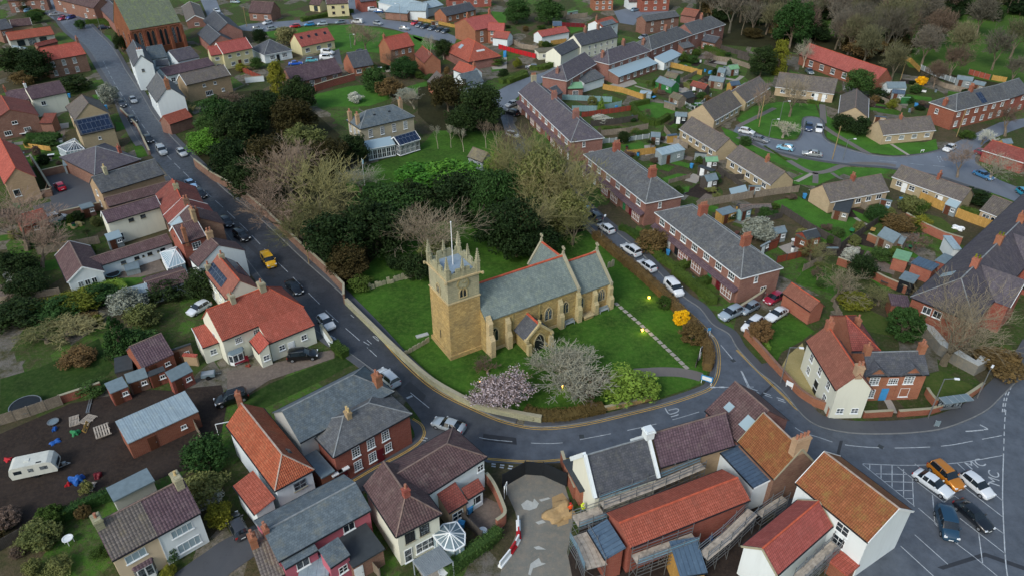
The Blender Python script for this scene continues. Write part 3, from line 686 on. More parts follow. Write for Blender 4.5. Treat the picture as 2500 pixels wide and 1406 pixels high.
# ---------------------------------------------------------------- fences and walls
def fence(reg,pts,h,label,mat='wood',post='wood',th=.05,step=1.8,name='fence',cat='fence',group=None,cap=None,z=0,sm=False):
    P = [G(reg, p, z) for p in pts]
    if sm: P = smooth(P, 4)
    r=empty(name,tuple(P[0][:2])+(0,),0,label,cat,group);o0=P[0]
    mb=MB();L=[Vector((p[0]-o0[0],p[1]-o0[1],0)) for p in P];strip_mb(mb,L,th,.02,z1=h);mb.build('panel',M[mat],r)
    if cap:mb=MB();strip_mb(mb,L,th+.1,h,z1=h+.08);mb.build('coping',M[cap],r)
    if post:
        k = ('post', post, h)
        if k not in WC:b=MB();b.box(-.06,.06,-.06,.06,0,h+.1);WC[k]=b.mesh('post',M[post])
        for i in range(len(L)-1):
            a,b=L[i],L[i+1];d=(b-a).length;n=max(1,round(d/step))
            for j in range(n+(1 if i == len(L)-2 else 0)):
                p=a+(b-a)*j/n;link('post',WC[k],r,(p.x,p.y,0),math.atan2((b-a).y,(b-a).x))
    return r
def gwall(reg,pts,h,label,mat='brick',cap='stonecap',th=.3,sm=False,name='garden_wall',cat='wall',group=None):
    P = [G(reg, p) for p in pts]
    if sm: P = smooth(P, 4)
    r=empty(name,tuple(P[0][:2])+(0,),0,label,cat,group);L=[Vector((p[0]-P[0][0],p[1]-P[0][1],0)) for p in P]
    mb=MB();strip_mb(mb,L,th,0,z1=h);mb.build('brickwork' if 'brick' in mat else 'stonework',M[mat],r)
    mb=MB();strip_mb(mb,L,th+.08,h,z1=h+.07);mb.build('coping',M[cap],r);return r
# ---------------------------------------------------------------- vehicles
CARP = {}
def car_proto(kind):
    S=dict(hatch=[(0,.52,.56,.66,.5),(.1,.66,.70,.8,.6),(.8,.86,.90,.86,.7),(1.05,.92,.96,.87,.72),(1.75,.95,1.40,.87,.60),(2.4,.96,1.47,.87,.60),(3.2,.97,1.43,.86,.58),(3.62,.98,1.34,.85,.56),(3.95,.98,1.02,.82,.6),(4.05,.75,.80,.78,.6),(4.1,.5,.55,.72,.5)],
      suv=[(0,.6,.66,.7,.5),(.1,.8,.84,.85,.6),(.95,1.02,1.06,.9,.72),(1.2,1.06,1.10,.91,.74),(1.85,1.08,1.60,.91,.66),(2.6,1.09,1.68,.91,.66),(3.8,1.09,1.64,.9,.64),(4.15,1.09,1.55,.89,.62),(4.4,1.08,1.12,.87,.66),(4.48,.8,.86,.84,.6),(4.52,.55,.6,.78,.5)],
      saloon=[(0,.52,.56,.68,.5),(.1,.66,.70,.8,.6),(1.0,.84,.88,.88,.7),(1.35,.9,.94,.89,.72),(2.05,.93,1.36,.89,.58),(2.7,.94,1.42,.89,.58),(3.4,.95,1.36,.88,.56),(4.0,.95,1.0,.86,.6),(4.5,.9,.94,.82,.62),(4.6,.7,.75,.78,.6),(4.65,.5,.55,.72,.5)],
      van=[(0,.6,.66,.75,.5),(.12,.85,.9,.88,.6),(.75,1.1,1.15,.93,.74),(.95,1.15,1.2,.94,.76),(1.6,1.2,1.75,.94,.78),(1.9,1.22,1.86,.94,.8),(3.6,1.22,1.86,.94,.8),(4.35,1.2,1.83,.93,.8),(4.5,1.1,1.6,.92,.78),(4.55,.7,.8,.9,.7),(4.58,.5,.56,.86,.6)])[kind]
    ln = S[-1][0]; x_c = ln/2; zb = .22
    def ring(s):
        x, zbelt, zt, w, wr = s; X = x_c-x
        return [(X,w*.9,zb),(X,w,zb+.15),(X,w,(zb+zbelt)/2+.08),(X,w*.965,zbelt),(X,wr,zt),(X,wr*.5,zt+.03),(X,0,zt+.04)]
    body,gl=MB(),MB();body.sm=True;V=[ring(s) for s in S];n=len(S)
    g0=next(i for i in range(n) if S[i][2]-S[i][1] > .2)-1;g1=max(i for i in range(n) if S[i][2]-S[i][1] > .2)
    bV, bF, gV, gF = [], [], [], []
    def add(Vv, Ff, pts, out=0):
        k=len(Vv);Vv +=[tuple(p) for p in pts];Ff.append(tuple(range(k,k+len(pts))))
    for sgn in (1, -1):
        for i in range(n-1):
            for j in range(6):
                f=[V[i][j],V[i+1][j],V[i+1][j+1],V[i][j+1]];f=[(p[0],p[1]*sgn,p[2]) for p in f]
                if sgn > 0: f = f[::-1]
                glass=(j==3 and g0 <=i <=g1 and not (kind=='van' and i > 5)) or (j > 3 and i==g0) or (j > 3 and i==g1 and kind !='van')
                if glass:
                    add(gV, gF, f)
                else: add(bV, bF, f)
    for i, rev in ((0, 1), (n-1, 0)):
        pts=V[i]+[(p[0],-p[1],p[2]) for p in V[i][:-1][::-1]];add(bV,bF,pts if not rev else pts[::-1])
    f0=[V[i][0] for i in range(n)];add(bV,bF,f0+[(p[0],-p[1],p[2]) for p in f0[::-1]])
    # pillars, mirrors
    pm = MB()
    xs = [(g0+1)] + ([g1-1] if kind != 'van' else [])
    mid = (g0+1+g1)//2
    for sgn in (1, -1):
        for i in ([mid, g1] if kind != 'van' else [g0+2]):
            a,b=V[i][3],V[i][4];pm.bar((a[0],a[1]*sgn*1.005,a[2]),(b[0],b[1]*sgn*1.01,b[2]),.09,.03)
        a=V[g0+1][3];xx=a[0]+.35;pm.box(xx-.08,xx+.08,min(sgn*a[1],sgn*(a[1]+.2)),max(sgn*a[1],sgn*(a[1]+.2)),a[2]+.02,a[2]+.16,0,True)
    for v, f, m in zip(range(1), range(1), range(1)): pass
    k=len(bV);bV +=pm.v;bF +=[tuple(x+k for x in f) for f in pm.f]
    def mk(name, v, f, mat, sm=False):
        me=bpy.data.meshes.new(name);me.from_pydata(v,[],f);me.materials.append(mat)
        import bmesh;b=bmesh.new();b.from_mesh(me);bmesh.ops.remove_doubles(b,verts=b.verts,dist=.002);b.to_mesh(me);b.free()
        if sm:
            me.polygons.foreach_set('use_smooth',[True]*len(me.polygons))
        me.update(); return me
    P={'ln':ln,'body':mk('body',bV,bF,M['wt'],True),'glass':mk('window_glass',gV,gF,M['car_glass'])}
    r = .31 if kind in ('hatch', 'saloon') else .35
    w=MB();w.tube((0,-.1,0),(0,.1,0),r,r,16);rm=MB();rm.tube((0,-.115,0),(0,.115,0),r*.6,r*.6,10)
    P['tyre']=w.mesh('tyre',M['tyre']);P['rim']=rm.mesh('rim',M['rim']);P['r']=r
    wx=(x_c-.78,x_c-(ln-.78));P['wx']=wx;P['wy']=S[4][3]-.09
    hl=MB();hl.box(-.08,.1,-.17,.17,-.08,.08,0,True);P['hl']=hl.mesh('headlight',M['lamp']);tl=MB();tl.box(-.06,.05,-.13,.13,-.12,.12,0,True);P['tl']=tl.mesh('tail_light',M['tail'])
    pl=MB();pl.box(-.01,.01,-.26,.26,-.06,.06,0,True);P['pl']=pl.mesh('number_plate',M['lamp'])
    P['hz']=S[1][1]-.04;P['tz']=S[-2][1]+.02;P['w']=S[1][3]
    rr = MB()
    if kind == 'suv':
        for sgn in (1,-1):rr.bar((x_c-2.0,.62*sgn,1.71),(x_c-3.9,.60*sgn,1.69),.05,.05)
        P['rails'] = rr.mesh('roof_rails', M['steel'])
    return P
def car(reg,rear,front,kind,col,label,group='cars parked along the streets',cat='car',name='parked_car',scale=1.0,metal=0,z=.6):
    if kind not in CARP: CARP[kind] = car_proto(kind)
    P=CARP[kind];a=G(reg,rear,z);b=G(reg,front,z);c=(a+b)/2;rz=math.atan2(b.y-a.y,b.x-a.x)
    r=empty(name,(c.x,c.y,.03),rz,label,cat,group);r.scale=(scale,)*3
    o=link('body',P['body'],r);o.material_slots[0].link='OBJECT';o.material_slots[0].material=paint(col,metal);link('window_glass',P['glass'],r)
    for x in P['wx']:
        for s in (1,-1):w=link('wheel',P['tyre'],r,(x,s*P['wy'],P['r']));link('rim',P['rim'],w)
    h = P['ln']/2
    for s in (1,-1):link('headlight',P['hl'],r,(h-.1,s*(P['w']-.2),P['hz']));link('tail_light',P['tl'],r,(-h+.1,s*(P['w']-.12),P['tz']))
    link('number_plate',P['pl'],r,(h+.0,0,.42));link('number_plate',P['pl'],r,(-h-.0,0,.5))
    if 'rails' in P: link('roof_rails', P['rails'], r)
    return r
# ================================================================ THE SETTING
def big(name, x0, x1, y0, y1, z, mat):
    return sheet(name,[(x0,y0),(x1,y0),(x1,y1),(x0,y1)],mat,z)
big('ground', -1500, 1500, -300, 2600, -.02, M['base'])
sheet('field',gpoly('z',[(1700,40),(1760,110),(1890,120),(2130,170),(2320,200),(2420,215),(2700,260),(2700,-400),(1700,-400)],0),M['woodfloor'],.0)
sheet('meadow',gpoly('z',[(1900,60),(2180,120),(2220,165),(2420,200),(2700,240),(2700,-60),(2100,-40)]),M['field'],.012)
# roads -----------------------------------------------------------
roadL=[('z',100,-40),('z',150,60),('z',210,114),('z',247,171),('z',282,228),('z',306,284),('z',335,341),('z',385,398),('z',440,464),('z',512,520),('z',556,577),('z',610,645),('z',688,742),('z',800,829),('z',864,871),('z',960,945),('z',1018,1012),('z',1040,1050)]
roadR=[('z',190,-40),('z',205,40),('z',273,114),('z',307,171),('z',345,228),('z',378,284),('z',425,341),('z',484,398),('z',549,464),('z',606,507),('z',676,571),('z',742,634),('z',827,710),('z',910,794),('z',985,876),('z',1066,947),('z',1169,999),('z',1240,1027),('z',1322,1041),('z',1427,1030),('z',1541,1004),('z',1627,982),('z',1712,953),('z',1735,936),('z',1748,899),('z',1745,842),('z',1722,808),('z',1685,771),('z',1598,694),('z',1513,622),('z',1470,588),('z',1425,545),('z',1380,495),('z',1320,430),('z',1262,370),('z',1232,330),('z',1222,290),('z',1216,262)]
outer=[('z',1840,893),('z',1800,848),('z',1780,815),('z',1740,791),('z',1709,752),('z',1666,722),('z',1607,662),('z',1555,608),('z',1499,562),('z',1450,520),('z',1405,478),('z',1350,420),('z',1285,360),('z',1252,320),('z',1240,290),('z',1240,265)]
L=smooth(gpoly('z',roadL));R=smooth(gpoly('z',roadR));O=smooth(gpoly('z',outer));ROADS=[list(L)+list(R)[::-1],list(R)+list(O)]
south=gpoly('z',[(1085,1085),(1190,1128),(1290,1132),(1392,1128),(1560,1100),(1700,1060),(1800,1040),(1960,1090),(2060,1130)])
sheet('main_road',L+south+gpoly('z',[(2000,1050),(1900,950)])+O+R[::-1],M['road_dark'],.008)
nb=smooth(gpoly('z',[(1840,893),(1857,910),(1908,950),(1959,1012),(1999,1039),(2056,1053),(2122,1058),(2227,1055),(2312,1042),(2398,1006),(2442,968),(2505,899),(2560,800)]))
sheet('market_road',gpoly('z',[(1740,791),(1770,815)])+nb+gpoly('z',[(2800,700),(2900,1500),(2200,1500),(1700,1100),(1560,1095),(1500,1010),(1627,982),(1712,953),(1735,936),(1748,899),(1745,842),(1722,808)]),M['road'],.016)
sheet('north_road',smooth(gpoly('z',[(1216,262),(1198,236),(1228,216),(1262,200),(1300,186),(1330,176),(1380,150),(1420,128)]))+smooth(gpoly('z',[(1440,140),(1405,160),(1350,190),(1320,205),(1285,222),(1255,246),(1240,268)])),M['road_pale'],.012)
lane=smooth(gpoly('z',[(1018,1012),(1037,1055),(1025,1082),(960,1120),(880,1160),(800,1206),(720,1246),(640,1295),(560,1335),(520,1362),(440,1420),(380,1480)]))
lane=offset(lane,1.3) if (offset(lane,1.3)[20]-G('z',(900,900))).length < (lane[20]-G('z',(900,900))).length else offset(lane,-1.3)
sheet('side_lane',lane+gpoly('z',[(500,1500),(560,1400),(660,1330),(760,1270),(900,1190),(1000,1140),(1100,1080),(1085,1050)]),M['pavement'],.02)
# bungalow close
cl=smooth(gpoly('z',[(1790,322),(1830,340),(1870,362),(1940,380),(2010,393),(2080,402),(2160,408),(2240,420),(2300,432),(2360,452),(2440,478),(2520,510)]))
cr=smooth(gpoly('z',[(2520,470),(2440,440),(2400,410),(2380,390),(2405,350),(2460,325),(2530,300)]))
ci=smooth(gpoly('z',[(2330,350),(2296,368),(2240,380),(2180,384),(2120,378),(2060,362),(2020,346),(2006,326),(2009,305),(1998,290),(1965,290),(1960,325),(1945,345),(1900,343),(1850,330),(1800,305)]))
sheet('close_road',cl+cr+gpoly('z',[(2530,285),(2440,300)])+ci,M['road_pale'],.02)
# far top roads
sheet('far_road',gpoly('z',[(560,72),(640,80),(720,66),(800,58),(900,60),(960,72),(1010,86),(1060,98),(1110,108),(1116,92),(1070,72),(1000,56),(935,48),(880,50),(800,46),(700,52),(600,60)]),M['road_pale'],.01)
sheet('far_lane',gpoly('z',[(870,62),(850,20),(838,-20),(870,-20),(890,10),(935,48),(940,66)]),M['road_pale'],.014)
sheet('hall_lane',gpoly('z',[(520,70),(500,25),(480,-20),(520,-20),(540,30),(575,66)]),M['road_pale'],.014)
sheet('hall_street',gpoly('z',[(90,20),(60,-20),(150,-20),(205,40),(150,62)]),M['road_pale'],.022)
# grass -------------------------------------------------------------
yard_in=[('z',846,700),('z',905,775),('z',975,850),('z',1060,925),('z',1150,978),('z',1240,1008),('z',1322,1022),('z',1420,1015),('z',1540,988),('z',1625,966),('z',1700,940),('z',1722,920),('z',1734,880),('z',1725,835),('z',1700,800),('z',1660,765),('z',1580,692),('z',1500,622),('z',1450,580)]
sheet('churchyard_grass',smooth(gpoly('z',yard_in))+gpoly('z',[(1350,500),(1200,480),(980,520),(860,600),(800,660)]),M['grass'],.02)
sheet('belt_ground',gpoly('z',[(470,330),(520,280),(520,230),(640,220),(760,270),(830,330),(840,430),(860,470),(1150,460),(1240,430),(1300,400),(1420,520),(1440,560),(1300,600),(1180,520),(980,560),(860,690),(838,700),(735,600),(600,478),(480,400)]),M['woodfloor'],.022)
sheet('yew_ground',gpoly('z',[(1020,215),(1120,200),(1215,262),(1235,330),(1060,318),(1020,280)]),M['woodfloor'],.022)
sheet('manor_lawn',gpoly('z',[(838,420),(905,400),(1000,375),(1040,345),(1060,320),(1230,320),(1280,420),(1200,440),(1000,450),(850,470)]),M['grass'],.026)
sheet('north_lawn',gpoly('z',[(765,232),(850,212),(930,205),(960,240),(900,260),(780,262)]),M['grass_bright'],.004)
sheet('garden_lawn',gpoly('z',[(985,215),(1060,195),(1120,200),(1060,230),(1000,235)]),M['grass_bright'],.004)
def lawn(reg,pts,mat='grass_bright',name='lawn',z=.006):return sheet(name,gpoly(reg,pts),M[mat],z)
lawn('z',[(640,80),(700,72),(860,60),(980,78),(1040,100),(1110,128),(1040,120),(930,130),(780,120),(660,92)])
lawn('z',[(1800,290),(1840,262),(1900,250),(1990,255),(2003,290),(1960,288),(1958,325),(1935,340),(1880,338),(1812,306)],z=.005)
lawn('z',[(1990,250),(2015,258),(2020,285),(2080,310),(2120,330),(2200,350),(2260,348),(2285,340),(2290,368),(2240,376),(2180,380),(2110,372),(2050,352),(2018,336),(2020,310),(2012,290)],z=.007)
lawn('z',[(1760,310),(1800,326),(1870,366),(1940,385),(2060,398),(2020,418),(1960,425),(1900,400),(1840,375),(1780,345)],z=.005)
lawn('z',[(1870,420),(1925,440),(1975,420),(2050,408),(2180,412),(2160,425),(2100,440),(2060,425),(1990,455),(1940,450)],z=.009)
lawn('h',[(310,500),(520,455),(600,500),(780,610),(1000,640),(1130,710),(880,880),(760,850),(600,730),(460,650)],'grass_bright')
lawn('h',[(980,570),(1100,620),(1150,690),(1040,650)]);lawn('h',[(1600,600),(1750,640),(1900,760),(1760,790),(1620,700)],'grass_rough');lawn('h',[(950,1000),(1200,1120),(1350,1230),(1280,1280),(1080,1110)])
lawn('h',[(1120,900),(1300,1000),(1340,1060),(1150,950)]);lawn('h',[(1280,860),(1460,900),(1600,1000),(1500,980)])
lawn('c',[(1230,900),(1380,880),(1540,900),(1590,960),(1480,1020),(1390,1070),(1290,980)]);lawn('c',[(1080,770),(1200,755),(1290,790),(1260,815)]);lawn('c',[(1230,690),(1400,690),(1540,760),(1420,770)],'grass_rough')
lawn('c',[(930,1080),(1180,1090),(1150,1130),(950,1130)],'grass_rough');lawn('c',[(1110,1250),(1290,1220),(1340,1270),(1180,1310)]);lawn('g',[(1470,300),(1600,260),(1680,270),(1640,310),(1520,350)]);lawn('g',[(1580,390),(1700,370),(1690,420),(1600,430)])
lawn('c',[(0,560),(60,560),(120,600),(0,620)]);lawn('c',[(660,210),(800,200),(780,260),(680,290)]);lawn('c',[(0,100),(120,110),(130,200),(40,200)]);lawn('b',[(1430,290),(1560,310),(1500,360),(1440,330)])
lawn('i',[(0,790),(340,690),(560,590),(850,440),(900,600),(980,680),(920,760),(600,900),(360,980),(150,1090),(0,1140)],'grass_dark');lawn('e',[(680,1290),(1100,1130),(1270,1110),(1220,1190),(900,1300)],'grass')
lawn('j',[(0,950),(200,830),(480,720),(760,620),(780,560),(900,600),(940,650),(700,780),(240,1000),(60,1090),(-100,1200),(-180,1180),(-100,1080)],'grass_dark')
lawn('l',[(180,380),(450,240),(660,380),(560,460),(380,560),(330,660),(240,560)],'grass');lawn('l',[(830,160),(1100,180),(1350,300),(1330,420),(1100,380),(900,300)],'grass_rough');lawn('l',[(1600,760),(1750,720),(1990,830),(2050,880),(1940,980),(1700,1020),(1620,900)],'grass_rough')
lawn('l',[(2120,560),(2330,480),(2380,560),(2300,650),(2150,650)],'grass_rough');lawn('a',[(790,820),(880,810),(900,890),(830,880)]);lawn('a',[(780,280),(950,310),(960,360),(880,340)]);lawn('a',[(990,1050),(1060,1060),(1080,1110),(1000,1130)])
lawn('e',[(1140,10),(1230,30),(1270,110),(1180,130)],'grass');
sheet('soil_yard',gpoly('i',[(0,1260),(600,1000),(900,940),(1300,880),(1480,890),(1700,860),(1900,840),(1950,1000),(1900,1250),(1700,1406),(1650,1560),(1480,1600),(900,1850),(300,2050),(0,2100),(-300,2000),(-300,1380)]),M['soil'],.002)
sheet('driveway',gpoly('j',[(-160,720),(50,690),(300,640),(620,560),(760,540),(760,610),(500,700),(200,800),(0,930),(-160,900)]),M['yard'],.008)
sheet('car_yard',gpoly('e',[(380,290),(730,210),(820,380),(860,560),(640,600),(540,640),(330,700),(280,540),(440,500),(420,420)]),M['pavement'],.008)
sheet('gravel_drive',gpoly('l',[(430,590),(560,480),(600,640),(760,1060),(620,980),(400,790),(370,700)]),M['gravel'],.01)
sheet('site_floor',gpoly('o',[(100,640),(290,540),(440,540),(620,640),(700,900),(640,1200),(700,1500),(40,1600),(80,1350),(230,1000),(200,860)]),M['concrete'],.03)
sheet('site_ground',gpoly('o',[(640,1250),(800,900),(1900,780),(2250,700),(2500,1500),(2300,1700),(500,1700)]),M['soil'],.026)
sheet('sand_heap',gpoly('o',[(510,740),(600,700),(660,780),(650,960),(560,990),(520,880)]),M['sand'],.05)
for pts in ([(250,800),(300,760),(350,780),(360,750),(400,790),(380,830),(320,850),(270,840)],[(370,950),(430,930),(460,950),(400,970)],[(355,1160),(400,1150),(460,1180),(380,1180)],[(310,1390),(330,1300),(400,1250),(420,1290),(460,1300),(350,1340),(330,1400)],[(400,760),(480,740),(500,750),(420,775)]):
    sheet('cement_patch', gpoly('o', pts), M['cement'], .04)
sheet('terrace_paving',gpoly('n',[(1420,1300),(1560,1220),(1860,1260),(1760,1406),(1500,1420)]),M['paving'],.01)
sheet('brown_yard',gpoly('n',[(1880,880),(2030,740),(2140,790),(2190,900),(2170,1000),(2060,1100),(1900,980)]),M['yard'],.01)
sheet('patio',gpoly('h',[(350,890),(500,840),(590,910),(440,960)]),M['paving'],.012);sheet('patio',gpoly('b',[(2090,540),(2240,490),(2240,590),(2120,600)]),M['paving'],.012)
sheet('patio',gpoly('c',[(1000,740),(1080,700),(1220,690),(1250,720),(1060,780)]),M['paving'],.012);sheet('patio',gpoly('g',[(1310,20),(1400,10),(1400,90),(1320,110)]),M['paving'],.012)
sheet('forecourt',gpoly('c',[(1050,100),(1180,70),(1530,80),(1500,120),(1290,130),(1220,220),(1100,200)]),M['road_pale'],.012)
sheet('vehicle_yard',gpoly('b',[(330,580),(520,490),(700,470),(800,420),(830,560),(700,520),(400,590)]),M['pavement'],.012)
sheet('shed_yard',gpoly('e',[(760,1040),(1360,980),(1420,1090),(1200,1150),(870,1160)]),M['yard'],.012)
# pavements and kerbs ---------------------------------------------------
def pavement(pts, w_, side=1):
    mb=MB();c=offset(pts,side*w_/2);strip_mb(mb,c,w_,.0,z1=.12);tag(mb.build('pavement',M['pavement']),kind='structure')
    mb=MB();strip_mb(mb,offset(pts,-side*.07),.14,0,z1=.125);tag(mb.build('kerb',M['kerb']),kind='structure')
pavement(R[4:70], 1.1, 1); pavement(R[70:136], .7, 1)
pavement(L[0:26],1.3,-1);pavement(L[30:60],1.0,-1);pavement(nb[:-2],2.2,1);pavement(O,1.3,-1)
pavement(cl[2:40], 1.0, -1); pavement(ci[2:-2], .5, -1)
# footpaths
def path(reg, pts, w_, mat='pathm', z=.03, name='footpath'):
    mb=MB();strip_mb(mb,smooth(gpoly(reg,pts)),w_,z);return tag(mb.build(name,M[mat]),kind='structure')
path('k',[(1230,740),(1330,735),(1450,728),(1600,732),(1720,752),(1800,775)],2.0)
path('h',[(440,150),(560,220),(660,255),(780,240),(900,195),(1060,175),(1250,180),(1360,195)],1.5);path('h',[(670,255),(672,300),(668,345)],1.2);path('h',[(640,262),(570,300),(510,330)],.9,'paving',.034)
path('h',[(810,255),(860,290),(900,310)],.9);path('d',[(728,900),(735,980),(740,1060)],1.6);path('d',[(740,1090),(830,1150),(950,1220),(1050,1280),(1140,1330)],1.5);path('d',[(1320,1240),(1400,1290),(1480,1340)],.8,'paving')
path('d',[(320,930),(220,980),(100,1040),(0,1090)],1.4);path('d',[(0,1180),(120,1230),(250,1290),(380,1330),(520,1370)],1.3);path('l',[(1280,960),(1310,1010),(1340,1080)],1.0,'paving')
path('c',[(1230,740),(1330,770),(1410,790)],.8,'paving');path('h',[(1010,640),(1070,680),(1130,710)],.8,'paving')
# stepping stones across the churchyard
for i in range(17):
    f=i/16;x=1075+(1668-1075)*f;y=150+(690-150)*f-12*math.sin(f*3.1);p=G('k',(x,y));dd=G('k',(x+20,y+18))-p
    mb=MB();mb.box(-.42,.42,-.3,.3,0,.06);o=mb.build('stepping_stone',M['paving'],None,(p.x,p.y,.01),math.atan2(dd.y,dd.x)+random.uniform(-.1,.1))
    tag(o,ORD[i]+' stepping stone from the church corner in the line across the grass','stepping stone','stepping stones across the churchyard')
# painted lines ------------------------------------------------------------
c1=smooth(gpoly('z',[(252,150),(283,210),(318,262),(352,312),(400,372),(460,432),(540,503),(600,560),(652,615),(706,668),(760,722),(815,776),(868,822),(922,872)]))
marking('centre_line', c1, .09, M['line'], .03, 4, 2)
c2=smooth(gpoly('z',[(1002,958),(1045,993),(1110,1042),(1165,1066),(1235,1076),(1350,1082),(1440,1068),(1560,1044),(1650,1022),(1735,996)]))
marking('centre_line', c2, .1, M['line'], .03, 4, 2.2)
for off in (.25,.55):marking('yellow_line',offset(R[54:132],-off),.08,M['yline'],.03)
yl=smooth(gpoly('n',[(1405,80),(1480,130),(1500,210),(1440,290),(1280,390),(1100,480),(880,610),(700,710),(530,800)]));marking('yellow_line',yl,.09,M['yline'],.034);marking('yellow_line',offset(yl,.22),.09,M['yline'],.034)
yl=smooth(gpoly('z',[(1190,1121),(1300,1128),(1400,1120)]));marking('yellow_line',yl,.09,M['yline'],.034);marking('yellow_line',offset(yl,.22),.09,M['yline'],.034)
yl=smooth(gpoly('l',[(0,540),(200,740),(400,930),(500,1030),(600,1110),(700,1175),(860,1215),(1120,1238)]));marking('yellow_line',yl,.09,M['yline'],.034);marking('yellow_line',offset(yl,-.22),.09,M['yline'],.034)
def lines(reg,segs,w_=.12,dash=None,gap=None,mat='line',name='painted_line',z=.03):
    for s in segs:marking(name,[Vector(p) for p in (smooth(gpoly(reg,s)) if len(s) > 2 else gpoly(reg,s))],w_,M[mat],z,dash,gap)
lines('k',[[(1775,305),(1905,430)],[(1968,500),(2090,645)],[(2140,720),(2215,885)],[(1875,862),(2250,858)]],.14)
lines('k', [[(1875,862),(2030,860)]], .3, .6, .4, z=.034)
lines('l',[[(110,868),(470,995)],[(125,888),(480,1015)]],.16,.9,.6);lines('l',[[(40,725),(115,880)]],.12)
lines('l',[[(495,1205),(560,1245),(700,1290),(900,1350),(1200,1378),(1500,1378),(1800,1360),(2050,1315),(2290,1270)]],.12,4.5,1.2)
lines('l',[[(2350,855),(2310,960),(2285,1100)],[(2325,855),(2290,960),(2270,1100)]],.14,.7,.5);lines('p',[[(2270,0),(2260,100),(2255,230),(2250,400)]],.12,.8,.5)
lines('p',[[(2250,380),(2242,700),(2252,1000),(2270,1300),(2300,1500)]],.12)
lines('p',[[(1060,455),(1450,468),(1860,448),(2240,385)]],.1)
BAY=[[(1060,460),(1500,815)],[(1120,455),(1120,500)],[(1215,460),(1215,580)],[(1308,468),(1308,660)],[(1405,500),(1405,745)],[(1480,580),(1490,815)],[(1170,540),(1440,545)],[(1240,605),(1490,612)],[(1330,680),(1490,682)],[(1410,748),(1490,750)],[(1355,480),(1480,580)],[(1500,455),(1560,500)],[(1480,580),(1745,780),(1835,725),(1890,765)],[(1860,450),(1925,510)],[(1900,640),(2245,905)],[(2160,700),(2245,770)],[(2130,960),(2250,1045)],[(1880,915),(2265,1215)],[(1650,720),(1670,960),(1700,990)],[(1820,1105),(2000,1240),(2200,1406)],[(1500,1055),(1780,1305)],[(1865,1050),(1862,1130)],[(2040,1040),(2075,1310)],[(1530,830),(1700,975)],[(1380,1150),(1660,1406)]]
for s in BAY:
    for a,b in zip(s[:-1],s[1:]):marking('painted_line',gpoly('p',[a,b]),.1,M['line'],.03)
sheet('tarmac_patch',gpoly('p',[(1690,1330),(2090,1205),(2450,1330),(2450,1365),(2100,1240),(1740,1350)]),M['patch'],.024)
sheet('tarmac_patch',gpoly('l',[(300,830),(320,835),(210,945),(185,935)]),M['patch'],.024)
for pts in ([('z',560,545),('z',640,620),('z',632,628),('z',552,552)],[('z',1000,930),('z',1040,965),('z',1030,985),('z',985,945)],[('z',1180,1058),('z',1260,1068),('z',1262,1085),('z',1178,1075)],[('z',2050,1075),('z',2058,1075),('z',2048,1115),('z',2040,1115)]):sheet('tarmac_patch',gpoly('z',pts),M['patch'],.022)
for i,pt in enumerate(((470,470),(700,700),(905,850),(1130,1030),(1420,1065),(1790,880),(2150,1090),(2330,1150),(1560,640))):
    mb=MB();mb.box(-.32,.32,-.32,.32,0,.012);p=G('z',pt);tag(mb.build('manhole_cover',M['felt_dark'],None,(p.x,p.y,.025),.4*i),kind='structure')
def paint_text(s,reg,pt,toward,size,name='painted_letters',mat='line',z=.032,thick=0,rot=0):
    cu=bpy.data.curves.new('t','FONT');cu.body=s;cu.size=size;cu.align_x='CENTER';cu.extrude=thick;t=bpy.data.objects.new('t',cu);C.objects.link(t)
    dg=bpy.context.evaluated_depsgraph_get();me=bpy.data.meshes.new_from_object(t.evaluated_get(dg));bpy.data.objects.remove(t);me.materials.append(M[mat])
    p=G(reg,pt);d=G(reg,toward)-p;o=link(name,me,None,(p.x,p.y,z),math.atan2(d.y,d.x)+rot);return tag(o,kind='structure')
paint_text('MC','p',(2045,485),(2110,465),1.7);paint_text('MC','p',(2215,590),(2213,540),1.7)
lines('k',[[(1490,1040),(1525,1090),(1590,1075),(1605,1055),(1585,1045),(1520,1058)],[(1540,1115),(1605,1095)]],.16);lines('j',[[(1090,425),(1140,465),(1120,430),(1090,425)],[(1010,470),(1060,500)],[(1040,455),(1080,490)],[(900,240),(930,265)],[(730,435),(745,430),(930,640)],[(755,430),(945,630)]],.1)
lines('j',[[(1380,955),(1430,935)]],.35);lines('p',[[(1930,182),(2080,170)],[(2050,125),(2115,160),(2085,165)]],.2);lines('j',[[(1520,1290),(1560,1300)],[(1500,1310),(1545,1320)]],.14);lines('o',[[(0,455),(200,480)],[(0,475),(190,500)]],.2,.5,.4)
lines('h',[[(1215,150),(1370,165)],[(1480,175),(1600,190)],[(1680,195),(1780,205)]],.12);lines('d',[[(1715,1345),(1730,1375),(1745,1400)],[(1740,1345),(1755,1372),(1775,1400)]],.12,.5,.4)
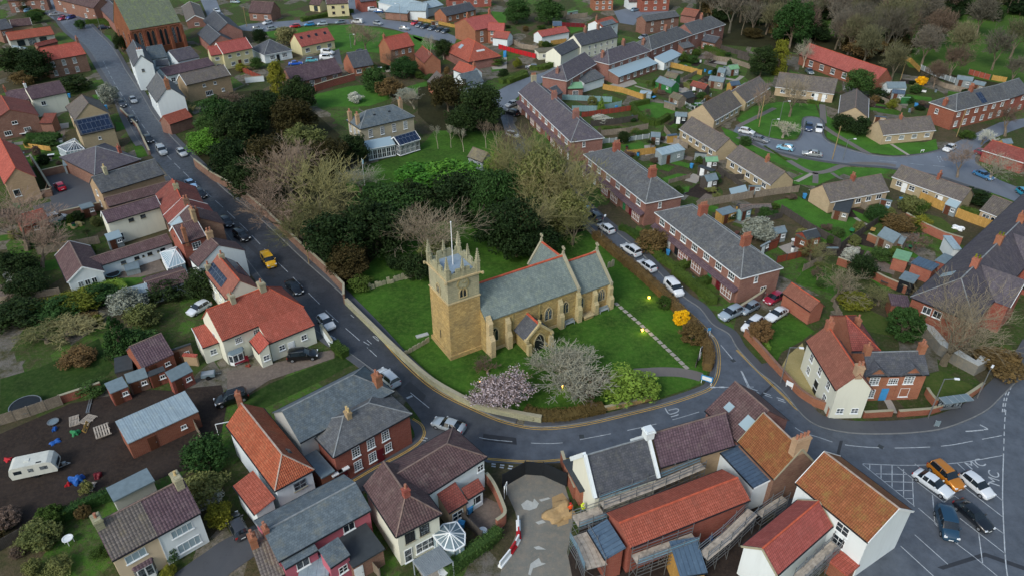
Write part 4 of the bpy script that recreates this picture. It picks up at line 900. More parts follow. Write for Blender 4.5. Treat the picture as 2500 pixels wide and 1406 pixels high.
# ================================================================ THE CHURCH
O0 = G('C', (340,1395)); CA = math.radians(31.5)
ch=empty('parish_church',(O0.x,O0.y,0),CA,'stone parish church with pinnacled west tower, long slate nave and south porch','church')
def cbox(name, mat, boxes, parent=ch, cut=0):
    mb=MB();[mb.box(*b) for b in boxes];return mb.build(name,M[mat],parent)
tw=cbox('tower','stone',[(0,5.0,0,5.9,0,9.6),(-.22,5.15,-.22,6.1,0,.7)])
cbox('belfry_stage','stone_grey',[(.04,4.96,.04,5.86,9.6,13.2)],tw);cbox('string_course','ashlar',[(-.2,5.2,-.2,6.1,13.2,13.45),(-.1,5.1,-.1,6.0,9.5,9.68)],tw)
cbox('tower_roof','lead',[(.35,4.65,.35,5.55,13.3,13.6)],tw);cbox('roof_hatch','felt_dark',[(1.6,2.2,.7,1.1,13.6,13.8)],tw)
mb = MB()
for x0,y0,x1,y1 in ((0,0,5,0),(5,0,5,5.9),(5,5.9,0,5.9),(0,5.9,0,0)):
    Lw=math.hypot(x1-x0,y1-y0);ux,uy=(x1-x0)/Lw,(y1-y0)/Lw;nx,ny=-uy,ux
    n = 7
    for i in range(n):
        s0=Lw*i/n;s1=Lw*(i+1)/n;top=14.75 if i % 2==0 else 14.15
        ax,ay=x0+ux*s0,y0+uy*s0;bx,by=x0+ux*s1,y0+uy*s1
        c=[(ax,ay),(bx,by),(bx+nx*.3,by+ny*.3),(ax+nx*.3,ay+ny*.3)]
        mb.box(min(p[0] for p in c),max(p[0] for p in c),min(p[1] for p in c),max(p[1] for p in c),13.45,top)
mb.build('parapet', M['stone_grey'], tw)
pin=MB();pin.box(-.26,.26,-.26,.26,0,1.9);pin.box(-.32,.32,-.32,.32,1.8,1.92,0,True)
for z0, z1, a, b in ((1.92,3.5,.24,.05),):
    V4=[(-a,-a),(a,-a),(a,a),(-a,a)];W4=[(-b,-b),(b,-b),(b,b),(-b,b)]
    for k in range(4):l=(k+1) % 4;pin.face([(*V4[k],z0),(*V4[l],z0),(*W4[l],z1),(*W4[k],z1)])
    for i in range(4):
        for k in range(4):z=z0+.25+i*.33;r=a-(a-b)*(z-z0)/(z1-z0);pin.box(V4[k][0]/a*r-.06,V4[k][0]/a*r+.06,V4[k][1]/a*r-.06,V4[k][1]/a*r+.06,z,z+.1,0,True)
pin.box(-.09,.09,-.09,.09,3.45,3.7,0,True);pm=pin.mesh('pinnacle',M['stone_grey'])
for i,(x,y) in enumerate(((.15,.15),(4.85,.15),(4.85,5.75),(.15,5.75),(2.5,.15),(2.5,5.75),(.15,2.95),(4.85,2.95))):
    o=link('pinnacle',pm,ch,(x,y,13.3 if i < 4 else 13.2));o.scale=(1,1,1) if i < 4 else (.8,.8,.85)
mb = MB()
for x,y in ((-.35,-.35),(5.35,-.35),(-.35,6.25)):mb=MB();mb.box(x-.14,x+.14,y-.14,y+.14,13.15,13.5,0,True);mb.build('gargoyle',M['ashlar'],tw)
mb=MB();mb.tube((2.6,3.2,13.6),(2.6,3.2,20.2),.085,.055,8);mb.tube((2.6,3.2,20.2),(2.6,3.2,20.35),.1,.1,8);mb.build('flagpole',M['wt'],ch)
mb = MB(); n = 24
for k in range(n):
    a0, a1 = 6.2832*k/n, 6.2832*(k+1)/n
    mb.face([(2.4+.92*math.cos(a0),-.13,12.35+.92*math.sin(a0)),(2.4+.92*math.cos(a1),-.13,12.35+.92*math.sin(a1)),(2.4+.8*math.cos(a1),-.13,12.35+.8*math.sin(a1)),(2.4+.8*math.cos(a0),-.13,12.35+.8*math.sin(a0))])
    mb.face([(2.4+.92*math.cos(a0),-.13,12.35+.92*math.sin(a0)),(2.4+.92*math.cos(a0),-.0,12.35+.92*math.sin(a0)),(2.4+.92*math.cos(a1),-.0,12.35+.92*math.sin(a1)),(2.4+.92*math.cos(a1),-.13,12.35+.92*math.sin(a1))])
for k in range(12):
    a=6.2832*k/12;mb.bar((2.4+.6*math.cos(a),-.1,12.35+.6*math.sin(a)),(2.4+.74*math.cos(a),-.1,12.35+.74*math.sin(a)),.05,.03)
mb.bar((2.4,-.12,12.35),(2.4+.5,-.12,12.35+.25),.06,.03);mb.bar((2.4,-.12,12.35),(2.2,-.12,12.35+.35),.07,.03)
clk=MB();[clk.face([(2.4,-.08,12.35),(2.4+.8*math.cos(6.2832*k/n),-.08,12.35+.8*math.sin(6.2832*k/n)),(2.4+.8*math.cos(6.2832*(k+1)/n),-.08,12.35+.8*math.sin(6.2832*(k+1)/n))]) for k in range(n)]
cf=clk.build('clock',M['stone_grey'],tw);mb.build('clock_ring',M['gravel'],cf)
def arch_pts(w_, h, n=6):
    hw = w_/2; hs = h-w_*.85; pts = [(-hw,0),(hw,0),(hw,hs)]
    for k in range(1,n):a=k/n*math.acos(.5/1.0);R_=w_;pts.append((hw-R_+R_*math.cos(a),hs+R_*math.sin(a)))
    pts.append((0,hs+w_*.866));pts +=[(-p[0],p[1]) for p in pts[3:-1][::-1]];pts.append((-hw,hs));return pts
def arch(parent,x,y,z,rz,w_,h,lights=2,surround='ashlar',glass='glass',name='window'):
    P0=arch_pts(w_,h);P1=[(p[0]*(1+.36/w_),-.12 if i < 2 else p[1]*1.0+(p[1]/h)*.18) for i,p in enumerate(P0)]
    fr = MB(); n = len(P0)
    for k in range(n):
        l=(k+1) % n;fr.face([(P1[k][0],-.08,P1[k][1]),(P1[l][0],-.08,P1[l][1]),(P0[l][0],-.08,P0[l][1]),(P0[k][0],-.08,P0[k][1])])
        fr.face([(P1[l][0],-.08,P1[l][1]),(P1[k][0],-.08,P1[k][1]),(P1[k][0],0,P1[k][1]),(P1[l][0],0,P1[l][1])]);fr.face([(P0[k][0],-.08,P0[k][1]),(P0[l][0],-.08,P0[l][1]),(P0[l][0],-.01,P0[l][1]),(P0[k][0],-.01,P0[k][1])])
    for i in range(1, lights):
        xx=-w_/2+w_*i/lights;fr.box(xx-.05,xx+.05,-.07,-.01,0,h*.66)
        fr.bar((xx,-.04,h*.64),(xx+w_/lights*.45,-.04,h*.86),.06,.05);fr.bar((xx,-.04,h*.64),(xx-w_/lights*.45,-.04,h*.86),.06,.05)
    o=fr.build(name,M[surround],parent,(x,y,z),rz);g=MB();g.face([(p[0],-.015,p[1]) for p in P0]);g.build('leaded_pane',M[glass],o);return o
arch(tw,2.35,-.0,10.15,0,1.0,1.5);arch(tw,-.0,2.95,10.0,-math.pi/2,.9,1.5,2)
o=cbox('slit_window','bk',[(-.03,0,3.0,3.22,2.0,3.4)],tw)
def roofpart(name,x0,x1,y0,y1,ze,zr,mat,parent,axis='x',ridge='ridge_red',th=.15):
    mb=MB();f=(lambda x,y,z:(x,y,z)) if axis=='x' else (lambda x,y,z:(y,x,z))
    if axis == 'y': x0, x1, y0, y1 = y0, y1, x0, x1
    ym = (y0+y1)/2; S = math.hypot(ym-y0, zr-ze); W = x1-x0
    for a, b in (((x0,y0),(x1,y0)),((x1,y1),(x0,y1))):
        fc=[f(a[0],a[1],ze),f(b[0],b[1],ze),f(b[0],ym,zr),f(a[0],ym,zr)];uv=[(0,0),(W,0),(W,S),(0,S)]
        if axis == 'y': fc = fc[::-1]; uv = uv[::-1]
        mb.face(fc,uv);mb.face([(p[0],p[1],p[2]-th) for p in fc][::-1])
        mb.face([(p[0],p[1],p[2]-th) for p in fc[:2]]+fc[:2][::-1]) if axis=='x' else mb.face([(fc[3][0],fc[3][1],fc[3][2]-th),(fc[2][0],fc[2][1],fc[2][2]-th),fc[2],fc[3]])
    for x in (x0, x1):
        for ya in (y0,y1):mb.face([f(x,ya,ze-th),f(x,ym,zr-th),f(x,ym,zr),f(x,ya,ze)])
    o=mb.build(name,M[mat],parent);r=MB();r.bar(f(x0,ym,zr+.06),f(x1,ym,zr+.06),.3,.16);r.build('ridge_tiles',M[ridge],o);return o
def walls(name,x0,x1,y0,y1,ze,zr,mat,parent,axis='x'):
    mb = MB(); ym = (y0+y1)/2; xm = (x0+x1)/2
    if axis == 'x':
        mb.face([(x0,y0,0),(x1,y0,0),(x1,y0,ze),(x0,y0,ze)],[(x0,0),(x1,0),(x1,ze),(x0,ze)]);mb.face([(x1,y1,0),(x0,y1,0),(x0,y1,ze),(x1,y1,ze)],[(x0,0),(x1,0),(x1,ze),(x0,ze)])
        for x, s in ((x1,1),(x0,-1)):
            f=[(x,y0,0),(x,y1,0),(x,y1,ze),(x,ym,zr),(x,y0,ze)][::s];mb.face(f,[(p[1],p[2]) for p in f])
    else:
        mb.face([(x1,y0,0),(x1,y1,0),(x1,y1,ze),(x1,y0,ze)],[(y0,0),(y1,0),(y1,ze),(y0,ze)]);mb.face([(x0,y1,0),(x0,y0,0),(x0,y0,ze),(x0,y1,ze)],[(y0,0),(y1,0),(y1,ze),(y0,ze)])
        for y, s in ((y0,1),(y1,-1)):
            f=[(x0,y,0),(x1,y,0),(x1,y,ze),(xm,y,zr),(x0,y,ze)][::s];mb.face(f,[(p[0],p[2]) for p in f])
    return mb.build(name, M[mat], parent)
nv=walls('nave',5.0,21.4,-1.35,6.95,5.85,9.2,'stone',ch);roofpart('roof',5.05,21.15,-1.55,7.15,5.8,9.45,'church_slate',ch)
cc=walls('chancel',21.4,27.9,-1.1,6.7,4.6,8.0,'stone',ch);roofpart('chancel_roof',21.4,27.65,-1.3,6.9,4.5,8.15,'church_slate',ch)
tp=walls('vestry',19.6,24.4,6.0,10.0,4.6,8.0,'stone',ch,'y');roofpart('vestry_roof',19.4,24.6,3.0,9.8,4.55,8.2,'church_slate',ch,'y')
def coping(x, y0, y1, ze, zr, w_=.4, up=.28):
    mb = MB(); ym = (y0+y1)/2
    for a in (y0,y1):mb.bar((x,a,ze+up*.3),(x,ym,zr+up),w_,.35)
    mb.box(x-.22,x+.22,y0-.3,y0+.2,ze-.4,ze+.2,0,True);mb.box(x-.22,x+.22,y1-.2,y1+.3,ze-.4,ze+.2,0,True);return mb
def cross(mb, x, y, z, s=1):
    mb.box(x-.16,x+.16,y-.16,y+.16,z,z+.4);mb.bar((x,y,z+.3),(x,y,z+1.3*s),.14);mb.bar((x,y-.4,z+.95*s),(x,y+.4,z+.95*s),.14);mb.bar((x,y-.22,z+.7*s),(x,y-.4,z+.95*s),.09);mb.bar((x,y+.22,z+.7*s),(x,y+.4,z+.95*s),.09);mb.bar((x,y-.22,z+1.2*s),(x,y-.4,z+.95*s),.09);mb.bar((x,y+.22,z+1.2*s),(x,y+.4,z+.95*s),.09)
for x,y0,y1,ze,zr in ((21.25,-1.5,7.1,5.9,9.45),(27.8,-1.25,6.85,4.6,8.15)):
    o=coping(x,y0,y1,ze,zr).build('gable_coping',M['stonecap'],ch);mb=MB();cross(mb,x,(y0+y1)/2,zr+.4);mb.build('cross_finial',M['stonecap'],o)
mb=MB();mb.bar((19.5,9.95,4.7),(22,9.95,8.35),.35,.35);mb.bar((24.5,9.95,4.7),(22,9.95,8.35),.35,.35);o=mb.build('gable_coping',M['stonecap'],ch);mb=MB();cross(mb,22,9.95,8.5);mb.build('cross_finial',M['stonecap'],o)
def buttress(x, y, h, w_=.7, d=.9):
    mb = MB()
    mb.box(x-w_/2,x+w_/2,y-d,y,0,h*.45);mb.box(x-w_/2+.04,x+w_/2-.04,y-d*.6,y,h*.45,h*.85)
    for (d0,d1,z0,z1) in ((d,d*.6,h*.45,h*.56),(d*.6,0.02,h*.85,h)):
        mb.face([(x-w_/2,y-d0,z0),(x+w_/2,y-d0,z0),(x+w_/2,y-d1,z1),(x-w_/2,y-d1,z1)]);mb.face([(x+w_/2,y-d0,z0),(x+w_/2,y-d1,z0),(x+w_/2,y-d1,z1)]);mb.face([(x-w_/2,y-d1,z0),(x-w_/2,y-d0,z0),(x-w_/2,y-d1,z1)])
    mb.build('buttress', M['ashlar'], ch)
for x,y,h in ((5.45,-1.36,6.6),(8.65,-1.36,5.1),(17.95,-1.36,5.0),(21.3,-1.36,5.2),(24.7,-1.11,4.2),(27.7,-1.11,4.4)):buttress(x,y,h,.75,1.0 if x !=5.45 else 1.5)
for x,z,w_,h,l,y in ((6.5,1.75,1.15,2.3,2,-1.36),(15.92,2.0,1.25,2.2,2,-1.36),(19.06,2.1,1.0,2.0,2,-1.36),(22.1,1.75,1.1,2.0,2,-1.11),(26.15,1.75,1.35,2.1,3,-1.11)):arch(ch,x,y,z,0,w_,h,l)
arch(ch, 27.91, 2.8, 2.2, math.pi/2, 2.2, 3.6, 3)
for x in (9.25,14.6):cbox('slit_window','bk',[(x-.12,x+.12,-1.39,-1.35,2.5,3.5)])
cbox('drainpipe','gravel',[(9.55,9.67,-1.48,-1.36,0,5.6),(15.0-.75,15.0-.63,-1.48,-1.36,0,5.6),(25.2,25.32,-1.23,-1.12,0,4.4)])
cbox('plinth','ashlar',[(5.0,21.4,-1.47,-1.35,0,.5),(21.4,28.0,-1.22,-1.1,0,.5)])
po=walls('porch',10.05,14.15,-4.7,-1.3,2.5,4.35,'stone',ch,'y');roofpart('porch_roof',9.75,14.45,-4.45,-1.36,2.45,4.5,'slate_dark',po,'y','ridge_red')
mb=MB();mb.bar((9.85,-4.72,2.55),(12.1,-4.72,4.65),.3,.34);mb.bar((14.35,-4.72,2.55),(12.1,-4.72,4.65),.3,.34);mb.box(9.7,10.15,-5.0,-4.3,2.2,2.6,0,True);mb.box(14.05,14.5,-5.0,-4.3,2.2,2.6,0,True);o=mb.build('porch_coping',M['ashlar'],po)
mb=MB();cross(mb,12.1,-4.7,4.6,.6);mb.build('porch_cross',M['ashlar'],o)
arch(po,12.1,-4.72,0,0,1.7,2.9,1,'ashlar','bk','porch_arch')
for x in (10.2,14.0):mb=MB();mb.box(x-.3,x+.3,-5.3,-4.7,0,1.9);mb.build('porch_buttress',M['ashlar'],po)
for nm,xb in (('left of the chest tomb',19.5),('right of the chest tomb',26.2)):
    r=empty('bench',(O0.x,O0.y,0),CA,'weathered timber bench against the church wall, '+nm,'bench','benches against the church wall')
    mb=MB();mb.box(xb-.9,xb+.9,-2.2,-1.75,.42,.48,0,True);mb.build('seat',M['wood_grey'],r);mb=MB();mb.box(xb-.9,xb+.9,-1.77,-1.7,.55,.95,0,True);mb.build('backrest',M['wood_grey'],r)
    for sx in (-.85,.85):
        for sy in (-2.17,-1.74):mb=MB();mb.box(xb+sx-.04,xb+sx+.04,sy-.04,sy+.04,0,.64 if sy < -2 else .95);mb.build('leg',M['wood_grey'],r)
        mb=MB();mb.box(xb+sx-.04,xb+sx+.04,-2.2,-1.75,.64,.69,0,True);mb.build('armrest',M['wood_grey'],r)
r=empty('chest_tomb',(O0.x,O0.y,0),CA,'low stone chest tomb with pale slab against the church wall','tomb');mb=MB();mb.box(21.95+.3,23.6+.3,-2.35,-1.55,0,.55);mb.build('chest',M['stone'],r);mb=MB();mb.box(22.1,24.05,-2.5,-1.5,.55,.66,0,True);mb.build('slab',M['ashlar'],r)
# gravestones --------------------------------------------------------------
def gravestone(x,y,rz,h,w_,shape,label,group,mat='stone_grey',tilt=0):
    mb = MB(); t = .09
    if shape==0:pr=[(-w_/2,0),(w_/2,0),(w_/2,h*.8)]+[(w_/2*math.cos(a),h*.8+h*.2*math.sin(a)) for a in (.5,1,1.57,2.1,2.6)]+[(-w_/2,h*.8)]
    elif shape==1:pr=[(-w_/2,0),(w_/2,0),(w_/2,h*.85),(w_*.3,h*.87),(0,h),(-w_*.3,h*.87),(-w_/2,h*.85)]
    else: pr = [(-w_/2,0),(w_/2,0),(w_/2,h),(-w_/2,h)]
    mb.face([(p[0],-t/2,p[1]) for p in pr]);mb.face([(p[0],t/2,p[1]) for p in pr][::-1])
    for k in range(len(pr)):l=(k+1) % len(pr);mb.face([(pr[l][0],-t/2,pr[l][1]),(pr[k][0],-t/2,pr[k][1]),(pr[k][0],t/2,pr[k][1]),(pr[l][0],t/2,pr[l][1])])
    o=mb.build('gravestone',M[mat],None,(x,y,0),rz);o.rotation_euler[0]=tilt;tag(o,label,'gravestone',group)
ga, gb = G('f', (1060,1255)), G('f', (1470,1135))
for i in range(14):
    p=ga+(gb-ga)*(i/13)+Vector((random.uniform(-.1,.1),random.uniform(-.15,.15),0));d=gb-ga
    gravestone(p.x,p.y,math.atan2(d.y,d.x)+random.uniform(-.12,.12),random.uniform(.8,1.35),random.uniform(.5,.8),i % 3,ORD[i]+' gravestone from the left in the row left of the tower','upper row of gravestones left of the tower','stone_grey',random.uniform(-.1,.1))
ga, gb = G('j', (1375,585)), G('j', (1560,480))
for i in range(6):
    p=ga+(gb-ga)*(i/5);d=gb-ga;gravestone(p.x,p.y,math.atan2(d.y,d.x),random.uniform(.75,1.0),.72,i % 3,ORD[i]+' low gravestone from the left in the short row by the boundary wall','lower row of gravestones by the boundary wall','stonecap',random.uniform(-.06,.06))
p=G('C',(1965,460));gravestone(p.x,p.y,.7,1.5,.8,1,'tall pale gravestone beyond the east end of the church',None,'stonecap');p=G('C',(1930,470));gravestone(p.x,p.y,.7,1.2,.7,0,'smaller rounded gravestone beside the east wall',None,'stonecap')
r=empty('grave_kerb',tuple(G('C',(1180,310))[:2])+(0,),.42,'pale stone kerb around a single grave behind the nave','grave');mb=MB();[mb.box(*b) for b in ((-1.6,1.6,-.9,-.72,0,.25),(-1.6,1.6,.72,.9,0,.25),(-1.6,-1.42,-.72,.72,0,.25),(1.42,1.6,-.72,.72,0,.25))];mb.build('kerb_stones',M['cement'],r);mb=MB();mb.box(-1.42,1.42,-.72,.72,0,.08);mb.build('grave_bed',M['concrete'],r)
p=G('j',(1515,420));mb=MB();mb.box(-.95,.95,-.35,.35,0,.18);tag(mb.build('ledger_stone',M['cement'],None,(p.x,p.y,0),.45),'flat pale ledger stone on the grass west of the tower','gravestone')
# ================================================================ BUILDINGS (near ones first)
W2 = [1.5, 4.0]
# cream house with the orange-red roof
r=house('B',(575,968),(1700,500),(355,540),'A',4.5,'hb','tile_red','cream','cream house with bright orange tiled roof and red window sills beside the main road',
  wins=[('f',1,[3.4],1.0,1.0,4,3,.1,.25),('f',1,[3.4],1.0,1.0,3,3,.33,.47),('a',1,[3.4],.8,.8)],chim=[(.3,1,.9,.7,1.1,'stonecap'),(.66,1,1.0,.9,1.1,'stonecap')],pitch=(25,45))
house('B',(1220,1005),(1845,750),(1065,745),'A',3.3,'m','tile_red','cream',wins=[('f',1,[1.7],.9,.9,2,2,.16,.32),('f',1,[1.9],.9,.9,2,2,.66,.82)],doors=[('f',.44,'wt')],parent=r,og=.05,ov=.12)
house('B',(305,1065),(530,985),(140,800),'A',3.0,'m','tile_red','cream',wins=[('f',1,[1.6],.9,.9,2,2,.4,.75)],parent=r,og=.05,barge='wt')
house('B',(950,968),(1080,1140),(1218,995),'B',2.7,'m','tile_red','cream',wins=[('b',1,[1.5],.9,.9,2,2,.3,.8)],parent=r,og=.05,ov=.1)
# bay window of the cream house
def bay(reg,pt,toward,w_,d_,h,label_parent,roof='felt',z0=.5,frame='wt'):
    p=G(reg,pt);q2=G(reg,toward);u=(q2-p).normalized();pr=label_parent;a=math.atan2(u.y,u.x)
    T=(Matrix.Translation(pr.location) @ Matrix.Rotation(pr.rotation_euler.z,4,'Z')).inverted() @ Matrix.Translation((p.x,p.y,0)) @ Matrix.Rotation(a,4,'Z')
    mb=MB();pts=[(-w_/2,0),(-w_/2+.4,-d_),(w_/2-.4,-d_),(w_/2,0)]
    for k in range(3):mb.face([(*pts[k],0),(*pts[k+1],0),(*pts[k+1],h),(*pts[k],h)])
    o=mb.build('bay_window',M['wt'],pr);o.matrix_local=T @ o.matrix_local
    mb = MB()
    for k in range(3):
        a0,b0=Vector(pts[k]),Vector(pts[k+1]);n=max(1,round((b0-a0).length/.7));dr=(b0-a0)/n;nn=Vector((dr.y,-dr.x)).normalized()*.02
        for i in range(n):
            s, e = a0+dr*i+dr*.1+nn, a0+dr*(i+1)-dr*.1+nn
            mb.face([(s.x,s.y,z0+.1),(e.x,e.y,z0+.1),(e.x,e.y,h-.2),(s.x,s.y,h-.2)])
    mb.build('pane', M['glass'], o)
    mb=MB();t=[(p_[0]*1.08,p_[1]*1.15,h) for p_ in pts];tt=[(-w_/2*.9,0,h+.45),(w_/2*.9,0,h+.45)]
    mb.face([t[0],t[1],tt[0]]);mb.face([t[1],t[2],tt[1],tt[0]]);mb.face([t[2],t[3],tt[1]]);mb.face(t);mb.build('bay_roof',M[roof],o);return o
bay('B', (800,1255), (860,1230), 2.3, .55, 1.9, r)
mb=MB();mb.box(-1.0,1.0,-.3,.3,.35,.45,0,True);mb.box(-1.0,1.0,.24,.3,.45,.95,0,True);[mb.box(x-.05,x+.05,y-.04,y+.04,0,.4) for x in (-.9,.9) for y in (-.25,.25)]
p=G('B',(850,1275));tag(mb.build('bench',M['maroon'],None,(p.x,p.y,0),.48),'crimson painted bench under the bay window of the cream house','bench')
# purple roofed house with the solar panels and white gable house above it
r=house('A',(750,910),(1075,1320),(945,635),'A',4.8,'g','tile_clay','cream','cream house with brown roof carrying two solar arrays',wins=[('f',4,[3.6],.8,1.2,2,2),('f',3,[1.3],.8,1.2,2,2)],chim=[(.02,1,.8,.6,.8,'stonecap',-.75),(.12,1,.8,.5,.8,'stonecap',.1)],pitch=(30,48),ov=.15)
on_roof(r,.03,.68,.16,.62,'solar','solar_array');on_roof(r,.0,.6,.12,.62,'solar','solar_array',back=True)
r=house('A',(508,680),(645,818),(960,490),'B',5.2,'g','tile_brown','white','white gabled house with dark brown roof just above the solar roof house',chim=[(.1,2,1.2,.6,1.0,'brick_tan')],pitch=(28,50),ov=.1)
r=house('A',(405,470),(765,352),(715,205),'B',4.9,'g','tile_brown','brick_red','red brick house with tall orange chimney beside the glass conservatory',wins=[('f',1,[3.6],1.5,1.3,3,3,.38,.75)],chim=[(.2,1,2.6,.55,.6,'brick_orange',-.93,'pot'),(.97,2,2.0,.6,1.2,'brick_tan')],dep=6,rise=2.2,barge='wt')
r=house('e',(1445,695),(1500,800),(1800,690),'B',4.7,'g','tile_brown','brick_old','brown roofed street house with a corrugated clear panel on its roof',dep=8.5,rise=2.6,chim=[(.95,2,1.3,.6,1.0,'brick_red')])
on_roof(r, .1, .9, .05, .5, 'metal_roof', 'roof_panel')
r=house('e',(1400,622),(1445,692),(1695,575),'B',4.9,'g','tile_oldred','brick_old','red-brown roofed street house with white verge boards',barge='wt',dep=8,rise=2.5,chim=[(.8,2,1.1,.6,.9,'brick_old')])
r=house('e',(1330,440),(1400,618),(1625,483),'B',4.9,'g','tile_oldred','brick_old','red tiled street house with orange slope facing the road',dep=7.4,rise=2.4,chim=[(.5,1,1.0,.5,.9,'stone_grey')])
# rear ranges on the left side
r=house('e',(920,685),(1385,545),(868,585),'A',4.8,'g','tile_purple','cream','long cream house with purple-brown roof and two small dark windows',wins=[('f',2,[3.9],.9,.7,3,1,.3,.75,'bk'),('f',1,[1.3],1.2,1.6,2,2,.02,.25)],barge='wt')
r=house('e',(930,545),(1490,395),(893,470),'A',4.0,'g','tile_brown','brick_old','brown tiled outbuilding range between the slate house and the cream house',pitch=(20,40))
r=house('e',(870,430),(1412,266),(805,285),'A',4.8,'g','slate','brick_tan','grey slate roofed house with honey stone walls and a white chimney pot',dep=6.4,rise=2.4,chim=[(.22,1,1.3,.6,.9,'stone_grey',0,'pot_buff')],wins=[('a',1,[1.5,3.8],.9,1.2)])
r=house('e',(812,274),(1212,140),(925,-5),'A',3.4,'h','slate_purple','brick_old','purple slated hipped building beside the parked white van',pitch=(18,42),chim=[(.78,1,1.6,.6,.7,'brick_red',-.5)])
r=house('e',(815,1065),(1480,852),(768,985),'A',2.5,'g','tile_brown','white','long low white outbuilding with brown roof and small black windows',wins=[('f',4,[1.6],.8,.6,2,2,.25,.95,'bk'),('f',2,[1.6],.35,.35,1,1,.5,.9,'bk')])
r=house('e',(470,965),(575,1195),(690,1045),'B',2.7,'g','tile_brown','white','small white gabled cottage with brown roof and blue framed doors',wins=[('b',3,[1.2],.8,1.9,2,2,.2,.8)],pitch=(20,35),barge='wt')
r=house('e',(1290,1282),(1640,1172),(1240,1190),'A',2.3,'g','tile_brown','white','low white building with brown roof behind the dark evergreen',wins=[('f',3,[1.4],.9,.6,2,1,0,1,'bk')],pitch=(15,35))
r=house('e',(0,1100),(205,1040),(-60,1060),'A',2.3,'g','tile_moss','white','white shed with moss brown roof at the left edge',cat='shed',name='shed',wins=[('f',1,[1.4],.8,.4,1,1,0,1,'bk')],pitch=(20,38),dep=4)
# red roof, far left, brick gable
r=house('e',(165,30),(310,290),(130,215),'B',4.8,'g','tile_red','brick_tan','large red pantiled house with buff brick gable at the left edge',wins=[('b',1,[2.4],1.2,1.5,1,1,.1,.4)],sgn=-1,pitch=(30,48))
r=house('e',(180,720),(420,650),(150,700),'A',2.4,'g','tile_clay','brick_red','low red brick outhouse under the pink bare tree',wins=[('f',1,[1.3],.9,.8)],dep=4.5,rise=1.4)
# upper left
r=house('a',(690,1165),(985,1100),(640,1035),'A',4.9,'g','slate_dark','brick_buff','buff brick house whose front roof slope is covered with solar panels',wins=[('f',1,[3.3],.6,.7,1,1,.4,.6)],ov=.15)
on_roof(r, .06, .96, .06, .94, 'solar', 'solar_array')
house('a',(562,920),(640,1035),(700,815),'A',4.9,'ha','tile_greybrown','brick_buff',parent=r,pitch=(26,42),wins=[('f',2,[3.6],.9,1.1)])
r=house('a',(272,857),(572,795),(238,750),'A',4.8,'g','tile_purple','cream','cream walled house with purple-brown tiles and white chimney',wins=[('f',1,[3.2],1.1,1.1,2,1,.15,.4)],chim=[(.0,1,.9,.5,.6,'white')],dep=6.5,rise=2.5)
house('a',(75,885),(255,855),(60,800),'A',4.3,'g','tile_purple','cream',parent=r,dep=6.2,rise=2.2,chim=[(.0,1,1,.5,.6,'brick_red')])
r=house('a',(250,868),(335,990),(68,888),'B',4.3,'g','tile_oldred','brick','dark red brick gabled house with white windows at the left edge',wins=[('b',2,[1.4],1.5,1.1,3,1,.1,.9),('b',1,[3.6],1.2,.8,2,1,.35,.65)],sgn=-1,dep=11,rise=2.6)
house('a',(335,1062),(445,1060),(300,900),'A',2.6,'m','tile_oldred','brick',parent=r,dep=3.5,rise=1.4)
r=house('a',(385,530),(740,465),(318,420),'A',5.2,'g','tile_red','brick_old','old brick house with bright red roof and tall sash windows',wins=[('f',3,[3.9],1.0,1.6,3,4,.02,.82),('f',3,[1.3],1.0,1.5,3,4,.02,.82)],chim=[(.98,2,1.2,.6,.9,'brick')])
house('a',(325,405),(500,360),(335,345),'A',4.6,'g','tile_oldred','brick_old',parent=r,pitch=(25,42))
r=house('a',(80,352),(468,296),(45,283),'A',2.6,'g','tile_red','greyrender','row of open garages under a bright red roof',wins=[('f',3,[1.2],2.2,2.0,1,1,.1,.85,'bk')],cat='garage',name='garage')
r=house('a',(112,242),(0,262),(105,165),'A',4.5,'g','slate_dark','brick','brick house with navy solar roof at the upper left edge',wins=[('f',1,[3.2],1.1,1.0,2,2,.5,1)],dep=7.5,rise=2.5)
house('a',(100,235),(275,215),(170,175),'A',3.8,'g','tile_brown','brick_tan',parent=r,dep=4.5,rise=2.0,barge='wt')
r=house('a',(60,12),(395,-12),(60,-70),'A',4.6,'g','tile_brown','brick','long brick row with white windows at the top left corner',wins=[('f',4,[3.1],1.1,1.1,3,1),('f',3,[1.1],1.1,1.6,3,1)],dep=8,rise=2.8)
r=house('a',(440,-15),(800,75),(850,-30),'B',4.9,'g','tile_brown','brick','brick house with bay windows facing the top street',wins=[('f',3,[3.6],1.3,1.1,3,2),('f',2,[1.2],1.6,1.3,3,2)],dep=8,rise=2.8)
r=house('a',(840,60),(985,205),(1000,20),'A',4.2,'g','slate_purple','brick','brown brick house with grey roof left of the great brick hall',dep=8,rise=2.4)
# the big Victorian brick hall
r=house('a',(1112,262),(1548,190),(1005,-10),'A',8.6,'g','hall_slate','brick_hall','tall orange-red brick Victorian hall with mossy slate roof and lancet windows',cat='hall',name='brick_hall',pitch=(30,58),gut=None,dep=15,rise=8.6)
a_,u_,L_,D_,he_,rr_,t_h,x0_,x1_,y0_,y1_,base_,mir_=root_info[r.name]
for i in range(4):
    for dx in (-.75,.75):arch(r,x0_+(x1_-x0_)*(i+.5)/4+dx,y0_,2.2,0,.95,5.2,1,'brick_orange')
for i in range(5):
    mb=MB();x=x0_+(x1_-x0_)*i/4;mb.box(x-.45,x+.45,y0_-1.1,y0_,0,4.5);mb.box(x-.4,x+.4,y0_-.6,y0_,4.5,7.8);mb.build('buttress',M['brick_hall'],r)
for i in range(3):arch(r,x0_,y0_+(y1_-y0_)*(i+.5)/3,2.5,-math.pi/2,.9,4.6,1,'brick_orange')
mb=MB();mb.box(x0_-.15,x1_+.15,y0_-.15,y0_,7.9,8.2);mb.build('cornice',M['brick_orange'],r)
